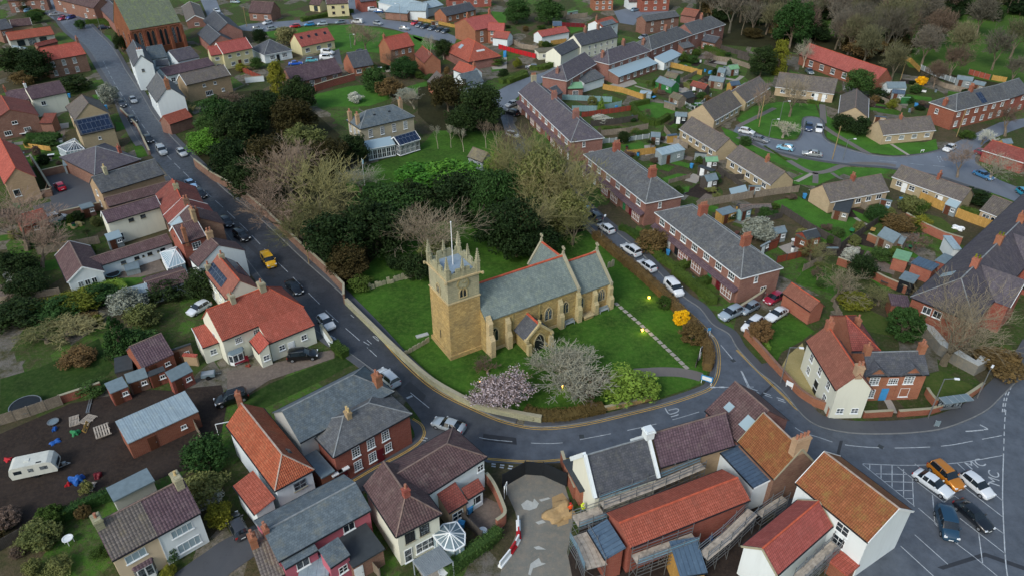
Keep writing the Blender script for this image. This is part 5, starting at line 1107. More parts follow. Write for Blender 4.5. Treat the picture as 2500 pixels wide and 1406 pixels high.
# white houses below the hall
r=house('a',(1080,432),(1145,575),(1210,480),'B',7.0,'g','slate_dark','white','tall white gabled house at the kerb below the brick hall',wins=[('b',1,[5.6],.7,.8,1,1,.3,.5,'bk'),('f',2,[1.5,4.0],.9,1.3,2,3)],chim=[(.95,3,1.4,.6,1.6,'white',0,'pot')],pitch=(25,48))
house('a',(1300,515),(1440,490),(1265,400),'A',5.0,'g','slate_blue','white',parent=r,wins=[('f',1,[3.5],.7,.9)])
house('a',(1340,570),(1450,560),(1310,530),'A',3.6,'g','slate_dark','white',parent=r,wins=[('f',1,[2.4],.8,1.2,2,2,.1,.5,'redpaint')],dep=4,rise=1.2)
r=house('a',(1255,752),(1345,882),(1435,738),'B',5.2,'g','slate','white','white roadside cottage with a broad orange brick chimney stack',chim=[(.97,2,1.6,1.2,1.0,'brick_orange')],wins=[('f',2,[3.6],.8,1.0)],pitch=(25,45))
r=house('a',(1457,1072),(1655,1005),(1412,985),'A',2.8,'g','tile_red','brick_old','small brick outbuilding with orange-red pantiles by the evergreens',cat='outbuilding',name='outbuilding',pitch=(20,40))
r=house('a',(1525,530),(1715,490),(1432,450),'A',4.3,'g','slate_purple','white','white house with purplish roof beneath the brick hall',wins=[('f',3,[3.2],1.0,.9,2,1,.15,.95)])
r=house('a',(1430,655),(1845,560),(1560,570),'A',3.0,'g','tile_purple','white','low white extension with mottled red-brown roof',wins=[('f',1,[1.5],1.3,1.2,2,2,.02,.2)],pitch=(18,35),dep=7,rise=1.6)
r=house('a',(1600,735),(1980,648),(1538,640),'A',4.8,'g','tile_greybrown','brick_tan','tan brick house with plain grey roof left of the golden conifer',wins=[('f',2,[3.6],.8,.8,2,1,.25,.75),('f',1,[1.3],2.0,1.3,4,1,.3,.6),('f',1,[1.3],.8,.9,2,1,.7,.85)],barge='wt')
r=house('a',(1915,467),(2167,415),(1875,372),'A',4.8,'g','tile_pink','yellow','pale yellow pair of houses with red roof',wins=[('f',3,[3.7],1.1,.9,3,1,.05,.95),('f',2,[1.3],1.4,1.1,3,1,.05,.95)],doors=[('f',.5,'brownpaint')],barge='wt',dep=6.8,rise=2.7)
house('a',(1808,482),(1912,466),(1790,400),'A',4.6,'g','tile_pink','yellow',parent=r,wins=[('f',1,[3.4,1.3],1.3,.9,3,1)])
r=house('a',(1742,178),(1850,295),(1830,105),'A',4.6,'g','slate_dark','brick','brown brick house with grey gabled roof right of the hall',wins=[('b',1,[3.4],.9,.9,1,1,.1,.4),('b',1,[1.4],.9,.9,1,1,.2,.5)],pitch=(25,42),dep=9,rise=3)
r=house('a',(1690,290),(1800,390),(1765,235),'A',3.4,'g','slate_dark','brick','low brown brick house with dark roof behind the yellow houses',dep=8,rise=2.6)
r=house('a',(1557,62),(1597,187),(1655,150),'B',2.6,'g','tile_greybrown','brick','small brick bungalow with white eaves beside the hall lane',wins=[('b',1,[1.3],1.6,1.0,4,1)],dep=7,rise=1.8,barge='wt')
# ---- foreground left and centre
r=house('m',(945,1278),(1698,866),(848,940),'A',4.9,'g','tile_purple','peach','pair of rendered cottages, left half peach and right half white, in the lower left',wins=[('f',1,[3.7],2.0,1.1,3,1,.08,.36,'wt','glass_light'),('f',1,[3.7],2.2,1.1,4,1,.6,.92,'wt','glass_light'),('f',1,[1.3],2.4,1.3,4,1,.62,.94,'wt','glass_light')],
  chim=[(.0,1,.7,.8,1.3,'stone_grey'),(.93,1,.9,.8,1.5,'stone_grey',0,'pot_buff')],pitch=(26,42))
a_,u_,L_,D_,he_,rr_,t_h,x0_,x1_,y0_,y1_,base_,mir_=root_info[r.name]
mb=MB();mb.box(L_*.5,x1_+.006,y0_-.012,y0_-.004,0,he_-.1);mb.build('white_render',M['white'],r);mb=MB();mb.box(L_*.5-.05,L_*.5+.05,y0_-.08,y0_-.013,0,he_-.1);mb.build('downpipe',M['wt'],r)
on_roof(r,.01,.5,.01,.98,'tile_greybrown','grey_tiles',up=.03)
house('m',(960,778),(1310,600),(935,700),'A',2.7,'x','felt','greyrender',parent=r,dep=2.6)
bay('m',(1245,1395),(1290,1370),2.3,.7,2.1,r,'tile_purple')
r=house('n',(-168,130),(245,686),(305,372),'B',5.1,'hb','tile_orange','white','white house with weathered orange pantile roof at the lane',wins=[('b',1,[3.8,1.6],1.5,1.2,2,2,.5,.75,'grey_paint')],pitch=(26,45))
a_,u_,L_,D_,he_,rr_,t_h,*_=root_info[r.name];on_roof(r,.72,.78,.45,.62,'glass','skylight',back=True)
house('m',(1968,640),('n',75,885),('n',250,745),'B',3.6,'m','tile_red','white',parent=r)
r=house('j',(465,1337),(1275,897),(925,752),'B',5.6,'hb','slate_blue','greyrender','long grey-blue slate roofed building along the main road with orange chimney',chim=[(.9,2,1.6,.9,1.0,'brick_orange',-.55)],pitch=(24,40))
r=house('n',(740,402),(1407,32),('j',870,1115),'A',5.0,'h','slate','brick_red','red brick house with white sash windows and a blue-grey hipped roof',wins=[('f',3,[3.7],1.05,1.5,3,4,.16,.75),('f',2,[1.5],1.05,1.5,3,4,.16,.55),('f',1,[1.6],.95,1.3,3,3,.6,.74)],doors=[('f',.555,'maroon'),('f',.07,'maroon')],chim=[(.38,2,.9,.6,.8,'brick_tan',-.1,'pot_buff')],pitch=(22,40))
house('n',(640,580),(755,515),(520,370),'A',3.0,'x','felt','brick_red',parent=r,dep=4.5)
mb=MB();a_,u_,L_,D_,he_,rr_,t_h,x0_,x1_,y0_,y1_,base_,mir_=root_info[r.name]
for xf in (.555,.07):mb.box(L_*xf-.7,L_*xf+.7,y0_-.45,y0_-.003,2.25,2.4,0,True)
mb.build('door_hood',M['wt'],r);mb=MB();mb.box(L_*.84,L_*.95,y0_-.06,y0_-.003,1.8,2.05,0,True);mb.build('street_sign',M['wt'],r)
# brown-roofed white house
r=house('H',(450,835),(1140,395),(800,285),'B',5.0,'hb','tile_brown','white','large white house with speckled brown roof on the road bend',pitch=(22,40),wins=[('f',1,[3.6],.9,1.0,2,2,.9,.99)])
house('H',(90,640),(370,1075),(410,700),'B',5.1,'hb','tile_brown','cream',parent=r,pitch=(24,40),chim=[(.68,1,.9,.6,.7,'brick_red')],wins=[('b',2,[3.7],1.1,1.5,3,4,.1,.8,'bk'),('b',1,[1.3],2.2,1.5,3,2,.42,.8),('b',1,[1.1],.9,2.0,1,2,.08,.3)])
house('H',(815,872),(978,775),(702,690),'A',2.9,'m','tile_oldred','brick_tan',parent=r,wins=[('f',1,[1.4],1.4,1.3,2,2)]);house('H',(976,757),(1120,668),(920,660),'A',2.7,'m','tile_oldred','white',parent=r,wins=[('f',1,[1.4],1.6,1.2,2,1)],doors=[('f',.15,'wt')])
def conservatory(reg,pts,h,apex,ah,label,group=None,base='white',glass='glass_light',parent=None,cat='conservatory',roofmat='glass_light'):
    P=gpoly(reg,[p for p in pts],h);c=G(reg,apex,ah);o0=sum(P,Vector())/len(P)
    r=empty('conservatory',(o0.x,o0.y,0),0,label,cat,group);L=[p-Vector((o0.x,o0.y,0)) for p in P];ca=c-Vector((o0.x,o0.y,0));n=len(L)
    b = MB(); g_ = MB(); f = MB(); ro = MB(); rb = MB()
    for k in range(n):
        p,q_=L[k],L[(k+1)%n];b.face([(p.x,p.y,0),(q_.x,q_.y,0),(q_.x,q_.y,.5),(p.x,p.y,.5)]);g_.face([(p.x,p.y,.5),(q_.x,q_.y,.5),(q_.x,q_.y,h),(p.x,p.y,h)])
        m = max(1, round((q_-p).length/.8))
        for i in range(m+1):s=p+(q_-p)*i/m;f.bar((s.x,s.y,.45),(s.x,s.y,h),.09)
        f.bar(p,q_,.14);f.bar((p.x,p.y,.5),(q_.x,q_.y,.5),.1);ro.face([p,q_,ca]);rb.bar(p,ca,.12)
        for i in range(1,m):s=p+(q_-p)*i/m;rb.bar(s,s+(ca-s)*.8,.06)
    b.build('low_wall',M[base],r);g_.build('glazing',M[glass],r);f.build('frame',M['wt'],r);o=ro.build('roof',M[roofmat],r);rb.build('roof_bars',M['wt'],o);return r
conservatory('H',[(680,1062),(768,966),(882,946),(954,1046),(950,1138),(866,1190),(778,1176)],2.2,(826,1040),3.3,'white framed octagonal conservatory with grey glass roof beside the large white house',roofmat='felt')
conservatory('A',[(65,610),(330,510),(450,760),(190,850)],2.1,(300,560),3.0,'white conservatory with yellowish blinds behind the red brick house')
conservatory('a',[(490,1262),(570,1305),(725,1280),(640,1190)],2.1,(640,1215),2.9,'white framed lean-to conservatory beside the buff brick solar house',roofmat='glass')
# pergola
def pergola(reg, pts, h, label, mat='wt', n=9):
    P=gpoly(reg,pts,h);r=empty('pergola',(P[0].x,P[0].y,0),0,label,'pergola');L=[p-Vector((P[0].x,P[0].y,0)) for p in P]
    for p in L:mb=MB();mb.bar((p.x,p.y,0),p,.12);mb.build('post',M[mat],r)
    mb = MB()
    for i in range(n+1):mb.bar(L[0]+(L[1]-L[0])*i/n,L[3]+(L[2]-L[3])*i/n,.07,.14)
    for a,b in ((0,1),(3,2)):mb.bar(L[a]-Vector((0,0,.12)),L[b]-Vector((0,0,.12)),.1,.14)
    mb.build('slats', M[mat], r); return r
pergola('H',(lambda:[(515,1275),(615,1405),(850,1280),(740,1150)])(),2.3,'white timber pergola over the patio of the large white house','grey_paint',16)
# pink house
r=house('n',(275,1283),(1062,843),(905,625),'B',4.5,'g','slate_blue','pinkwall','long pink cottage row with blue-grey slate roof',wins=[('f',1,[3.5],1.3,1.1,2,1,.66,.84)],pitch=(24,40),chim=[(.0,2,.5,.5,.8,'brick_orange')])
house('n',(715,1336),(884,1222),(612,1180),'A',3.9,'m','slate_blue','pinkwall',parent=r,wins=[('f',1,[2.2],1.0,1.0,2,2,.4,.8)],og=.05);house('n',(330,1345),(612,1182),(275,1283),'A',4.1,'m','slate_blue','pinkwall',parent=r,og=.05,wins=[('f',1,[3.1],1.4,1.1,2,1,.35,.7)])
house('n',(905,1337),(1178,1175),(830,1105),'A',2.7,'x','felt_dark','brick_old',parent=r,dep=5,doors=[('f',.15,'wt')]);house('n',(440,1420),(700,1400),(560,1290),'A',2.4,'x','metal_roof','pinkwall',parent=r,dep=2.5)
r=house('n',(150,1470),(330,1388),(-20,1290),'A',2.9,'g','tile_greybrown','brick_old','grey corrugated roofed building at the bottom edge',pitch=(15,35),dep=7,rise=2,chim=[(.05,2,1.2,.7,1,'brick_orange')])
# ---- construction area
r=house('D',(775,1105),(2037,602),(655,842),'A',4.6,'g','tile_red','brick_red','new brick building with long salmon red pantile roof wrapped in scaffolding',pitch=(20,42),gut='bk',ov=.35)
house('D',(320,920),(507,1230),(530,800),'A',3.7,'m','metal_blue','brick_red',parent=r)
r=house('D',(400,585),(1066,375),(290,135),'A',4.2,'g','slate_dark','cream','cream cottage with damp dark tiled roof between white parapet gables',pitch=(28,50),gut=None)
a_,u_,L_,D_,he_,rr_,t_h,x0_,x1_,y0_,y1_,base_,mir_=root_info[r.name]
for x in (0, L_):
    mb=MB();mb.bar((x,0,he_+.1),(x,t_h,he_+rr_+.2),.35,.5);mb.bar((x,D_,he_+.1),(x,t_h,he_+rr_+.2),.35,.5);mb.build('parapet',M['white'],r)
mb=MB();mb.box(L_-.5,L_+.5,t_h-.5,t_h+.5,he_+rr_,he_+rr_+1.3);mb.box(L_-.6,L_+.6,t_h-.6,t_h+.6,he_+rr_+.9,he_+rr_+1.1,0,True);mb.build('chimney',M['white'],r)
house('D',(240,520),(345,490),(145,250),'A',2.6,'x','felt_dark','brick_orange',parent=r,dep=5)
r=house('o',(1430,487),('E',445,482),(1397,190),'A',4.7,'g','tile_purple','brick_tan','long brown tiled range with orange lichened ridge above the new roof',pitch=(28,48))
r=house('E',(235,235),(465,455),(445,27),'A',5.0,'g','tile_brown','brick','purple-brown tiled house with two rooflights at the junction',pitch=(30,50),ov=.15);on_roof(r,.25,.42,.35,.55,'glass_light','skylight');on_roof(r,.75,.98,.3,.62,'glass_light','skylight')
r=house('E',(466,456),(722,722),(650,250),'A',5.0,'g','tile_ochre','brick_old','orange-brown pantiled house with four pot chimney at the junction',pitch=(30,50),chim=[(.97,4,1.4,.8,2.0,'brick_tan')],ov=.15,barge='stonecap')
house('E',(305,490),(580,785),(466,458),'A',3.9,'m','felt','white',parent=r,ov=.05,wins=[('a',1,[2.0],.5,.7,2,2)],barge='wt')
o=[x for x in r.children if x.name.startswith('roof')][-1];o.data.materials[0]=M['metal_blue']
r=house('E',(875,745),(1387,1167),(1078,525),'A',5.9,'g','tile_ochre','white','large white house with rust orange pantile roof beside the car park',wins=[('f',1,[4.7,2.9],1.5,1.3,2,2,.6,.78,'wt')],barge='wt',pitch=(30,48))
r=house('E',(1140,1050),(745,1400),(640,1210),'B',4.3,'g','tile_pink','white','white walled building with smooth pinkish red tiled roof at the bottom',sgn=-1,pitch=(25,48),barge='stonecap')
r=house('E',(1240,1406),(1330,1330),(1150,1375),'A',2.0,'x','tile_red','brick_red','small red tiled brick lobby beside the white house',dep=2.5,cat='outbuilding',name='outbuilding')
r=house('E',(60,1410),(255,1380),(120,1340),'A',3.0,'m','metal_blue','wood_new','half built bay with blue metal roof and raw timber',dep=3.5,rise=1.0,cat='outbuilding',name='outbuilding')
# ---- junction cottages on the right
r=house('l',(590,462),(846,886),(775,322),'A',4.9,'g','tile_clay','cream','tall cream house with clay tiled roof and end chimneys at the junction',wins=[('f',3,[3.7,1.5],.95,1.2,2,2,.08,.92),('b',2,[1.3],.95,.9,2,2,.05,.95)],doors=[('f',.5,'bk')],chim=[(.03,2,1.0,.9,.8,'brick_orange'),(.96,2,1.0,.9,.9,'brick_tan')],pitch=(28,48),og=.06)
r2=house('l',(1125,766),(1648,750),(1602,547),'B',4.5,'g','slate_dark','brick_orange','orange brick cottage with two gabled dormers and a blue door',wins=[('f',1,[3.3],1.3,1.0,4,3,.38,.54),('f',1,[1.3],1.3,1.5,3,4,.62,.82)],doors=[('f',.38,'bluepaint')],chim=[(.05,1,1.1,.8,.8,'brick_orange'),(.95,2,1.2,.8,.8,'brick_orange')],pitch=(26,44))
a_,u_,L_,D_,he_,rr_,t_h,x0_,x1_,y0_,y1_,base_,mir_=root_info[r2.name]
for f in (.13, .72):
    xc=x0_+(x1_-x0_)*f;mb=MB();w_=1.35;mb.face([(xc-w_,y0_-.06,0),(xc+w_,y0_-.06,0),(xc+w_,y0_-.06,he_),(xc,y0_-.06,he_+1.25),(xc-w_,y0_-.06,he_)],[(0,0),(2.7,0),(2.7,he_),(1.35,he_+1.2),(0,he_)])
    for s in (-1,1):mb.face([(xc+s*w_,y0_-.06,0),(xc+s*w_,y0_,0),(xc+s*w_,y0_,he_),(xc+s*w_,y0_-.06,he_)])
    mb.build('dormer_wall',M['brick_orange'],r2);mb=MB();yb=1.25/(rr_/t_h)+ov_ if 0 else 1.25*t_h/rr_+.2
    for s in (-1,1):mb.face([(xc,y0_-.35,he_+1.42),(xc+s*(w_+.25),y0_-.35,he_-.05),(xc+s*(w_+.25),y0_+.2,he_-.05+.1),(xc,yb+.2,he_+1.42)]);mb.bar((xc,y0_-.35,he_+1.38),(xc+s*(w_+.25),y0_-.35,he_-.1),.05,.2)
    mb.build('dormer_roof',M['slate_dark'],r2);put_window(r2,xc,y0_-.062,3.5,0,1.35,1.3,3,4)
    if f < .5:put_window(r2,xc,y0_-.062,1.3,0,1.3,1.4,3,4)
r=house('l',(985,548),(1232,548),(1080,335),'A',3.9,'hb','tile_oldred','brick_orange','red tiled rear wing behind the cottage with a slate side slope',pitch=(20,45),dep=8.5,rise=3,chim=[(.5,1,1,.6,.9,'brick_orange')])
r=house('h',(385,1278),('l',627,212),(457,1186),'A',2.6,'g','tile_clay','brick_orange','clay tiled garage with cream rendered side by the parked cars',cat='garage',name='garage',wins=[],pitch=(22,42));a_,u_,L_,D_,he_,rr_,t_h,x0_,x1_,y0_,y1_,*_=root_info[r.name]
mb=MB();mb.box(x0_,x0_+(x1_-x0_)*.5,y0_-.02,y0_-.004,0,2.45);mb.build('garage_door',M['cream'],r);r.children[0].data.materials[0]=M['brick_orange']
# ---- terraces of the right
def terr(reg, A, B, R, at, kind, label, n, **kw):
    he = kw.pop('he', 5.0)
    return house(reg,A,B,R,at,he,kind,kw.pop('roof','slate'),kw.pop('wall','brick'),label,wins=kw.pop('wins',[('f',n,[4.0],1.55,1.25,3,2,.02,.98),('b',1,[3.9],.7,1.2,1,2,.3,.5),('b',1,[1.4],1.1,1.2,2,2,.5,.8)]),gut='wt',**kw)
def frontage(r, n, fr=(.02,.98)):
    """ground floor: canopy, bays with tall white windows, doors"""
    a_,u_,L_,D_,he_,rr_,t_h,x0,x1,y0,y1,base_,mir=root_info[r.name]
    mb=MB();z=2.75;mb.face([(x0,y0-1.0,z-.35),(x1,y0-1.0,z-.35),(x1,y0,z+.15),(x0,y0,z+.15)],[(0,0),(x1-x0,0),(x1-x0,1.1),(0,1.1)]);mb.face([(x0,y0-1.0,z-.45),(x0,y0,z-.1),(x1,y0,z-.1),(x1,y0-1.0,z-.45)]);mb.face([(x0,y0-1,z-.45),(x1,y0-1,z-.45),(x1,y0-1,z-.35),(x0,y0-1,z-.35)])
    mb.build('canopy', M['tile_purple'], r); L = x1-x0
    for i in range(n):
        c = x0+L*(i+.5)/n; s = -1 if i % 2 == 0 else 1
        bx=c+s*L/n*.18;dx=c-s*L/n*.3;w_=min(2.8,L/n*.56)
        mb=MB();mb.box(bx-w_/2,bx+w_/2,y0-.7,y0-.003,0,2.35);o=mb.build('bay_window',M['brick'],r);put=window_mesh(w_*.94,1.75,4,2,'wt','glass_light');w=link('window',put[0],o,(bx,y0-.705,1.45));
        put_door(r,dx,y0-.004,0,['wt','bk','greenpaint','maroon'][i % 4])
r=terr('g',(1400,592),(2140,1162),(2140,832),'B','h',dep=8.4,rise=2.9,hi=5.2,label='brick terrace with two chimneys and white bays opposite the church',n=7,chim=[(.33,4,1.5,.9,1.5,'brick_red'),(.8,5,1.5,.9,1.5,'brick_red')],pitch=(25,42));frontage(r,4)
r=terr('g',(790,95),(1322,517),(1355,255),'B','h',dep=8.4,rise=2.9,hi=5.2,label='brick terrace with white window bays, next up the street from the church',n=6,chim=[(.25,4,1.4,.9,1.4,'brick_red'),(.8,5,1.5,.9,1.4,'brick_red')],pitch=(25,42));frontage(r,4)
r=terr('c',(230,792),(680,1220),(735,1035),'B','hb',dep=8.2,rise=2.9,hi=5.2,label='long brick terrace on the curve behind the bare trees',n=8,chim=[(.0,4,1.3,.8,1.3,'stonecap'),(.42,3,1.3,.8,1.3,'brick'),(.8,4,1.4,.8,1.4,'brick')],pitch=(25,42),roof='slate_purple');frontage(r,5)
house('c',(560,822),(615,797),(450,742),'A',3.6,'g','slate_dark','brick',parent=r,dep=4.5,rise=1.6)
r=terr('c',(648,698),(902,548),(612,585),'A','ha',dep=8,rise=2.8,hi=4.5,label='brick terrace end with purplish hipped roof on the curve',n=3,chim=[(.1,1,1.2,.7,.9,'brick')],pitch=(25,40),roof='slate_purple',wins=[('f',3,[3.8],1.2,1.1,2,2),('f',1,[1.4],1.2,1.2,2,2,0,.3)])
house('c',(800,720),(975,665),(790,690),'A',2.6,'m','slate','white',parent=r,dep=4,rise=1.5);house('c',(655,765),(790,760),(650,735),'A',2.6,'m','felt_green','brick',parent=r,dep=3,rise=.9,wins=[('f',1,[1.2],1.6,1.4,4,1)])
r=terr('c',(1010,557),(1370,437),(1037,448),'A','h',dep=7.8,rise=2.8,label='brick terrace block with a long glazed lean-to behind',n=5,chim=[(.08,3,1.3,.8,.9,'brick'),(.55,3,1.3,.8,.9,'brick')],pitch=(25,40),roof='slate_purple',wins=[('f',5,[3.8],1.1,1.1,2,2)])
house('c',(1095,665),(1432,545),(1010,610),'A',2.3,'m','glass_light','brick',parent=r,dep=4.2,rise=1.2,wins=[('f',6,[1.3],1.3,1.2,3,1)])
r=terr('c',(1372,432),(1725,302),(1398,315),'A','h',dep=7.8,rise=2.8,label='middle block of the brick terrace row below the wood',n=5,chim=[(.05,3,1.3,.8,.9,'brick'),(.55,3,1.3,.8,.9,'brick')],pitch=(25,40),wins=[('f',5,[3.8],1.1,1.1,2,2)])
house('c',(1490,545),(1640,470),(1400,470),'A',2.3,'m','glass_light','white',parent=r,dep=4,rise=1.1,wins=[('f',3,[1.3],1.3,1.2,3,1)]);house('c',(1650,420),(1745,400),(1690,350),'A',2.9,'m','slate','brick',parent=r,dep=3,rise=1,wins=[('f',2,[1.4],.9,1.1)])
r=terr('c',(1730,300),(2010,212),(1882,142),'B','hb',dep=7.8,rise=2.8,label='farthest block of the brick terrace, against the woodland',n=4,chim=[(.5,3,1.4,.8,.9,'brick')],pitch=(25,40),wins=[('f',4,[3.8],1.1,1.1,2,2)])
house('c',(1800,350),(1920,375),(1830,290),'A',2.7,'g','slate_dark','brick',parent=r,dep=5,rise=1.6,wins=[('f',2,[1.4],1.2,1.1,2,2)])
r=terr('d',(1877,957),(2335,850),(1905,812),'A','ha',dep=7.5,rise=2.7,hi=4.2,label='red brick terrace on the right edge beyond the close',n=6,chim=[(.03,2,1.3,.7,.9,'brick_red'),(.45,3,1.3,.8,.9,'brick_red')],pitch=(25,42),wall='brick_red',wins=[('f',6,[3.8],1.2,1.1,3,2),('f',6,[1.4],1.2,1.4,3,2),('a',1,[3.4],.9,1.2,2,2,.55,.8)]);on_roof(r,.5,.6,.1,.8,'solar','solar_array')
house('d',(2335,850),(2520,790),(2250,720),'A',5.0,'g','slate','brick_red',parent=r,dep=8,rise=2.6,wins=[('f',2,[3.8,1.4],1.2,1.1,2,2)])
# ---- bungalows of the close
def bung(reg,A,B,R,at,label,kind='g',roof='tile_greybrown',wins=None,**kw):
    return house(reg,A,B,R,at,kw.pop('he',2.5),kind,roof,kw.pop('wall','brick_buff'),label,wins=wins if wins is not None else [('f',5,[1.5],1.3,1.0,2,1,.05,.95)],gut='wt',pitch=(22,40),group=None,cat='bungalow',name='bungalow',**kw)
bung('c',(1918,1038),(2148,905),(1850,865),'A','tan brick bungalow with wide blank gable right of the garden hedge');bung('d',(80,882),(282,755),(190,655),'B','grey roofed bungalow at the upper end of the close')
bung('c',(1610,1107),(1927,1302),(2035,1180),'B','bungalow with tan end gable, left of the white car in the close');bung('h',(-94,122),(288,360),(405,238),'B','long bungalow with tan gable below the close',chim=[(.62,2,1.0,.6,.7,'brick_orange')])
bung('h',(798,508),(1305,412),(732,355),'A','bungalow with cream end wall standing in the large lawn',chim=[(.5,2,.9,.5,.9,'brick_red')],doors=[('f',.22,'greenpaint')]);bung('h',(1327,288),(1927,503),(1395,178),'A','long bungalow with moss grey roof and white doors below the road',wins=[('f',5,[1.5],1.2,1.0,2,2,.02,.98)],chim=[(.55,2,1.0,.5,.8,'brick_red')],doors=[('f',.2,'wt'),('f',.72,'wt')])
bung('h',(2082,572),(2500,735),(2180,435),'A','bungalow at the right edge behind the clipped hedge');bung('d',(1255,1163),(1705,1120),(1210,1035),'A','bungalow with lichened roof on the green beside the red brick terrace',chim=[(.42,1,.8,.5,.6,'brick_orange')],wins=[('f',4,[1.4],1.4,1.0,4,1)])
bung('d',(888,818),(868,978),(1015,922),'B','bungalow with its gable end behind dark bushes',wins=[]);bung('d',(325,748),(832,812),(358,620),'A','grey roofed bungalow with white doors at the head of the green',doors=[('f',.72,'wt'),('f',.85,'wt')])
r=house('d',(530,472),(1185,705),(607,366),'A',3.0,'g','tile_pink','brick_red','long red roofed barn conversion below the woods',wins=[('f',4,[1.6],1.6,1.6,3,2,.1,.7)],pitch=(22,45),cat='barn',name='barn')
# ---- big dark roofs on the right edge
r=house('F',(230,757),(1250,-172),(690,590),'A',5.0,'ha','slate_purple','brick_red','sprawling purple slated terrace with weedy chimneys on the right edge',pitch=(25,42),chim=[(.19,2,1.3,1.0,1.0,'brick_orange',0,'leaf_gold'),(.39,2,1.3,1.0,1.0,'brick_orange',0,'leaf_gold'),(.6,2,1.2,1.0,1.0,'brick_orange'),(.8,2,1.2,1.0,1.0,'brick_orange')],sgn=-1,wins=[('a',2,[3.8],1.2,1.2,2,1,.45,.8)])
a_,u_,L_,D_,he_,rr_,t_h,x0_,x1_,y0_,y1_,base_,mir_=root_info[r.name]
for f in (.22, .5, .8):
    xc=L_*(1-f if mir_ else f);mb=MB();w_=3.4;zt=he_+rr_-.25;yo=D_+2.2
    for s in (-1, 1):
        fc=[(xc,t_h+.5,zt),(xc,yo,zt),(xc+s*w_,yo,he_-.1),(xc+s*w_,D_-.3,he_-.1)];mb.face(fc if s > 0 else fc[::-1])
    o=mb.build('cross_roof',M['slate_purple'],r);mb=MB();mb.face([(xc+w_-.2,yo-.3,0),(xc-w_+.2,yo-.3,0),(xc-w_+.2,yo-.3,he_-.2),(xc,yo-.3,zt-.2),(xc+w_-.2,yo-.3,he_-.2)]);[mb.face([(xc+s*(w_-.2),D_-.4,0),(xc+s*(w_-.2),yo-.3,0),(xc+s*(w_-.2),yo-.3,he_-.2),(xc+s*(w_-.2),D_-.4,he_-.2)]) for s in (-1,1)];mb.build('gable_wall',M['brick_red'],r)
    mb=MB();[mb.bar((xc+s*w_,yo+.03,he_-.1),(xc,yo+.03,zt),.06,.28) for s in (-1,1)];mb.build('bargeboard',M['wt'],o)
on_roof(r, .14, .17, .25, .6, 'glass_light', 'skylight')
for nm,A,B,R,he,dep,ro,wa in (('white flat roofed porch with navy door',(128,590),(265,637),(190,540),2.5,3,'felt','bk'),('green felt roofed brick outhouse',(70,400),(215,440),(140,330),2.5,3.4,'felt_green','brick_orange'),('blue edged flat roof extension',(235,450),(430,525),(320,400),2.6,3,'metal_blue','brick_orange'),
    ('grey flat roofed kitchen extension',(455,425),(570,470),(530,365),3.0,3.4,'felt','brick_red'),('white slatted glass lean-to',(620,330),(700,335),(745,200),2.6,5,'metal_roof','white')):
    house('F',A,B,R,'A',he,'x',ro,wa,nm+' behind the purple slated terrace',dep=dep,cat='extension',name='extension')
house('F',(60,830),(240,855),(110,745),'A',2.4,'x','tile_purple','brick_red','low brick lean-to with plum tiles near the round green shrub',dep=3.4,cat='extension',name='extension')
# ---- the manor house
r=house('b',(980,1112),(1452,1003),(1005,940),'A',6.0,'h','lead','stone_house','pale stone manor house with lead and slate hipped roof and tall sash windows',wins=[('f',4,[4.4],1.0,1.9,3,4,.06,.94),('a',3,[4.4],.9,1.6,3,4)],chim=[(.05,2,2.2,.8,.8,'brick_tan',-.35),(.0,2,2.2,.8,.8,'brick_tan',.6),(.93,2,2.2,.8,.8,'brick_tan',.4)],pitch=(18,36))
a_,u_,L_,D_,he_,rr_,t_h,x0_,x1_,y0_,y1_,base_,mir_=root_info[r.name];on_roof(r,.33,.37,.6,.68,'bk','roof_vent');on_roof(r,.6,.64,.6,.68,'bk','roof_vent')
[x for x in r.children if x.name.startswith('roof')][0].data.materials[0]=M['slate_blue']
house('b',(1045,1285),(1285,1240),(1040,1225),'A',3.0,'m','glass_light','glass_light',parent=r,dep=3.0,rise=.9,wins=[('f',6,[1.4],1.0,2.2,2,2)],gut='wt')
house('b',(1320,1250),(1500,1195),(1240,1195),'A',3.0,'g','solar','glass',parent=r,dep=4.2,rise=1.4,gut='wt',barge='wt',wins=[('f',4,[1.5],1.2,2.2,3,2),('a',3,[1.5],1.1,2.2,2,2)])
r=house('z',(1140,383),(1177,397),(1163,352),'A',2.3,'g','tile_moss','wood_grey','pale timber summer house with mossy roof on the manor lawn',cat='summer house',name='summer_house',pitch=(25,48),dep=3.8,rise=1.7,wins=[('f',2,[1.3],1.0,1.2,2,2)])
# ---- houses in the upper middle
house('b',(155,477),(400,431),(212,337),'A',2.7,'h','slate_dark','white','white bungalow with dark pyramid roof',wins=[('f',2,[1.5],1.6,1.3,3,2,.05,.95)],doors=[('f',.48,'bk')],pitch=(24,38),cat='bungalow',name='bungalow',gut='wt')
r=house('b',(478,407),(765,346),(433,283),'A',2.9,'g','tile_pink','yellow','dormer bungalow with pink roof and four skylights',wins=[('f',3,[1.5],1.6,1.3,3,1)],dep=7.5,rise=3.4,cat='bungalow',name='bungalow')
for x in (.14,.36,.58,.84):on_roof(r,x-.035,x+.035,.55,.75,'glass','skylight')
house('b',(400,722),(830,622),(330,592),'A',2.6,'g','tile_purple','brick','long low building with dark purple roof right of the golden conifer',wins=[('f',4,[1.4],1.5,1.6,3,1,.02,.98)],cat='bungalow',name='bungalow');house('b',(925,588),(1100,558),(868,455),'A',2.6,'g','slate_dark','brick_orange','small brick bungalow with grey roof and two wide windows',wins=[('f',2,[1.4],1.5,1.1,3,1)],pitch=(24,40),cat='bungalow',name='bungalow')
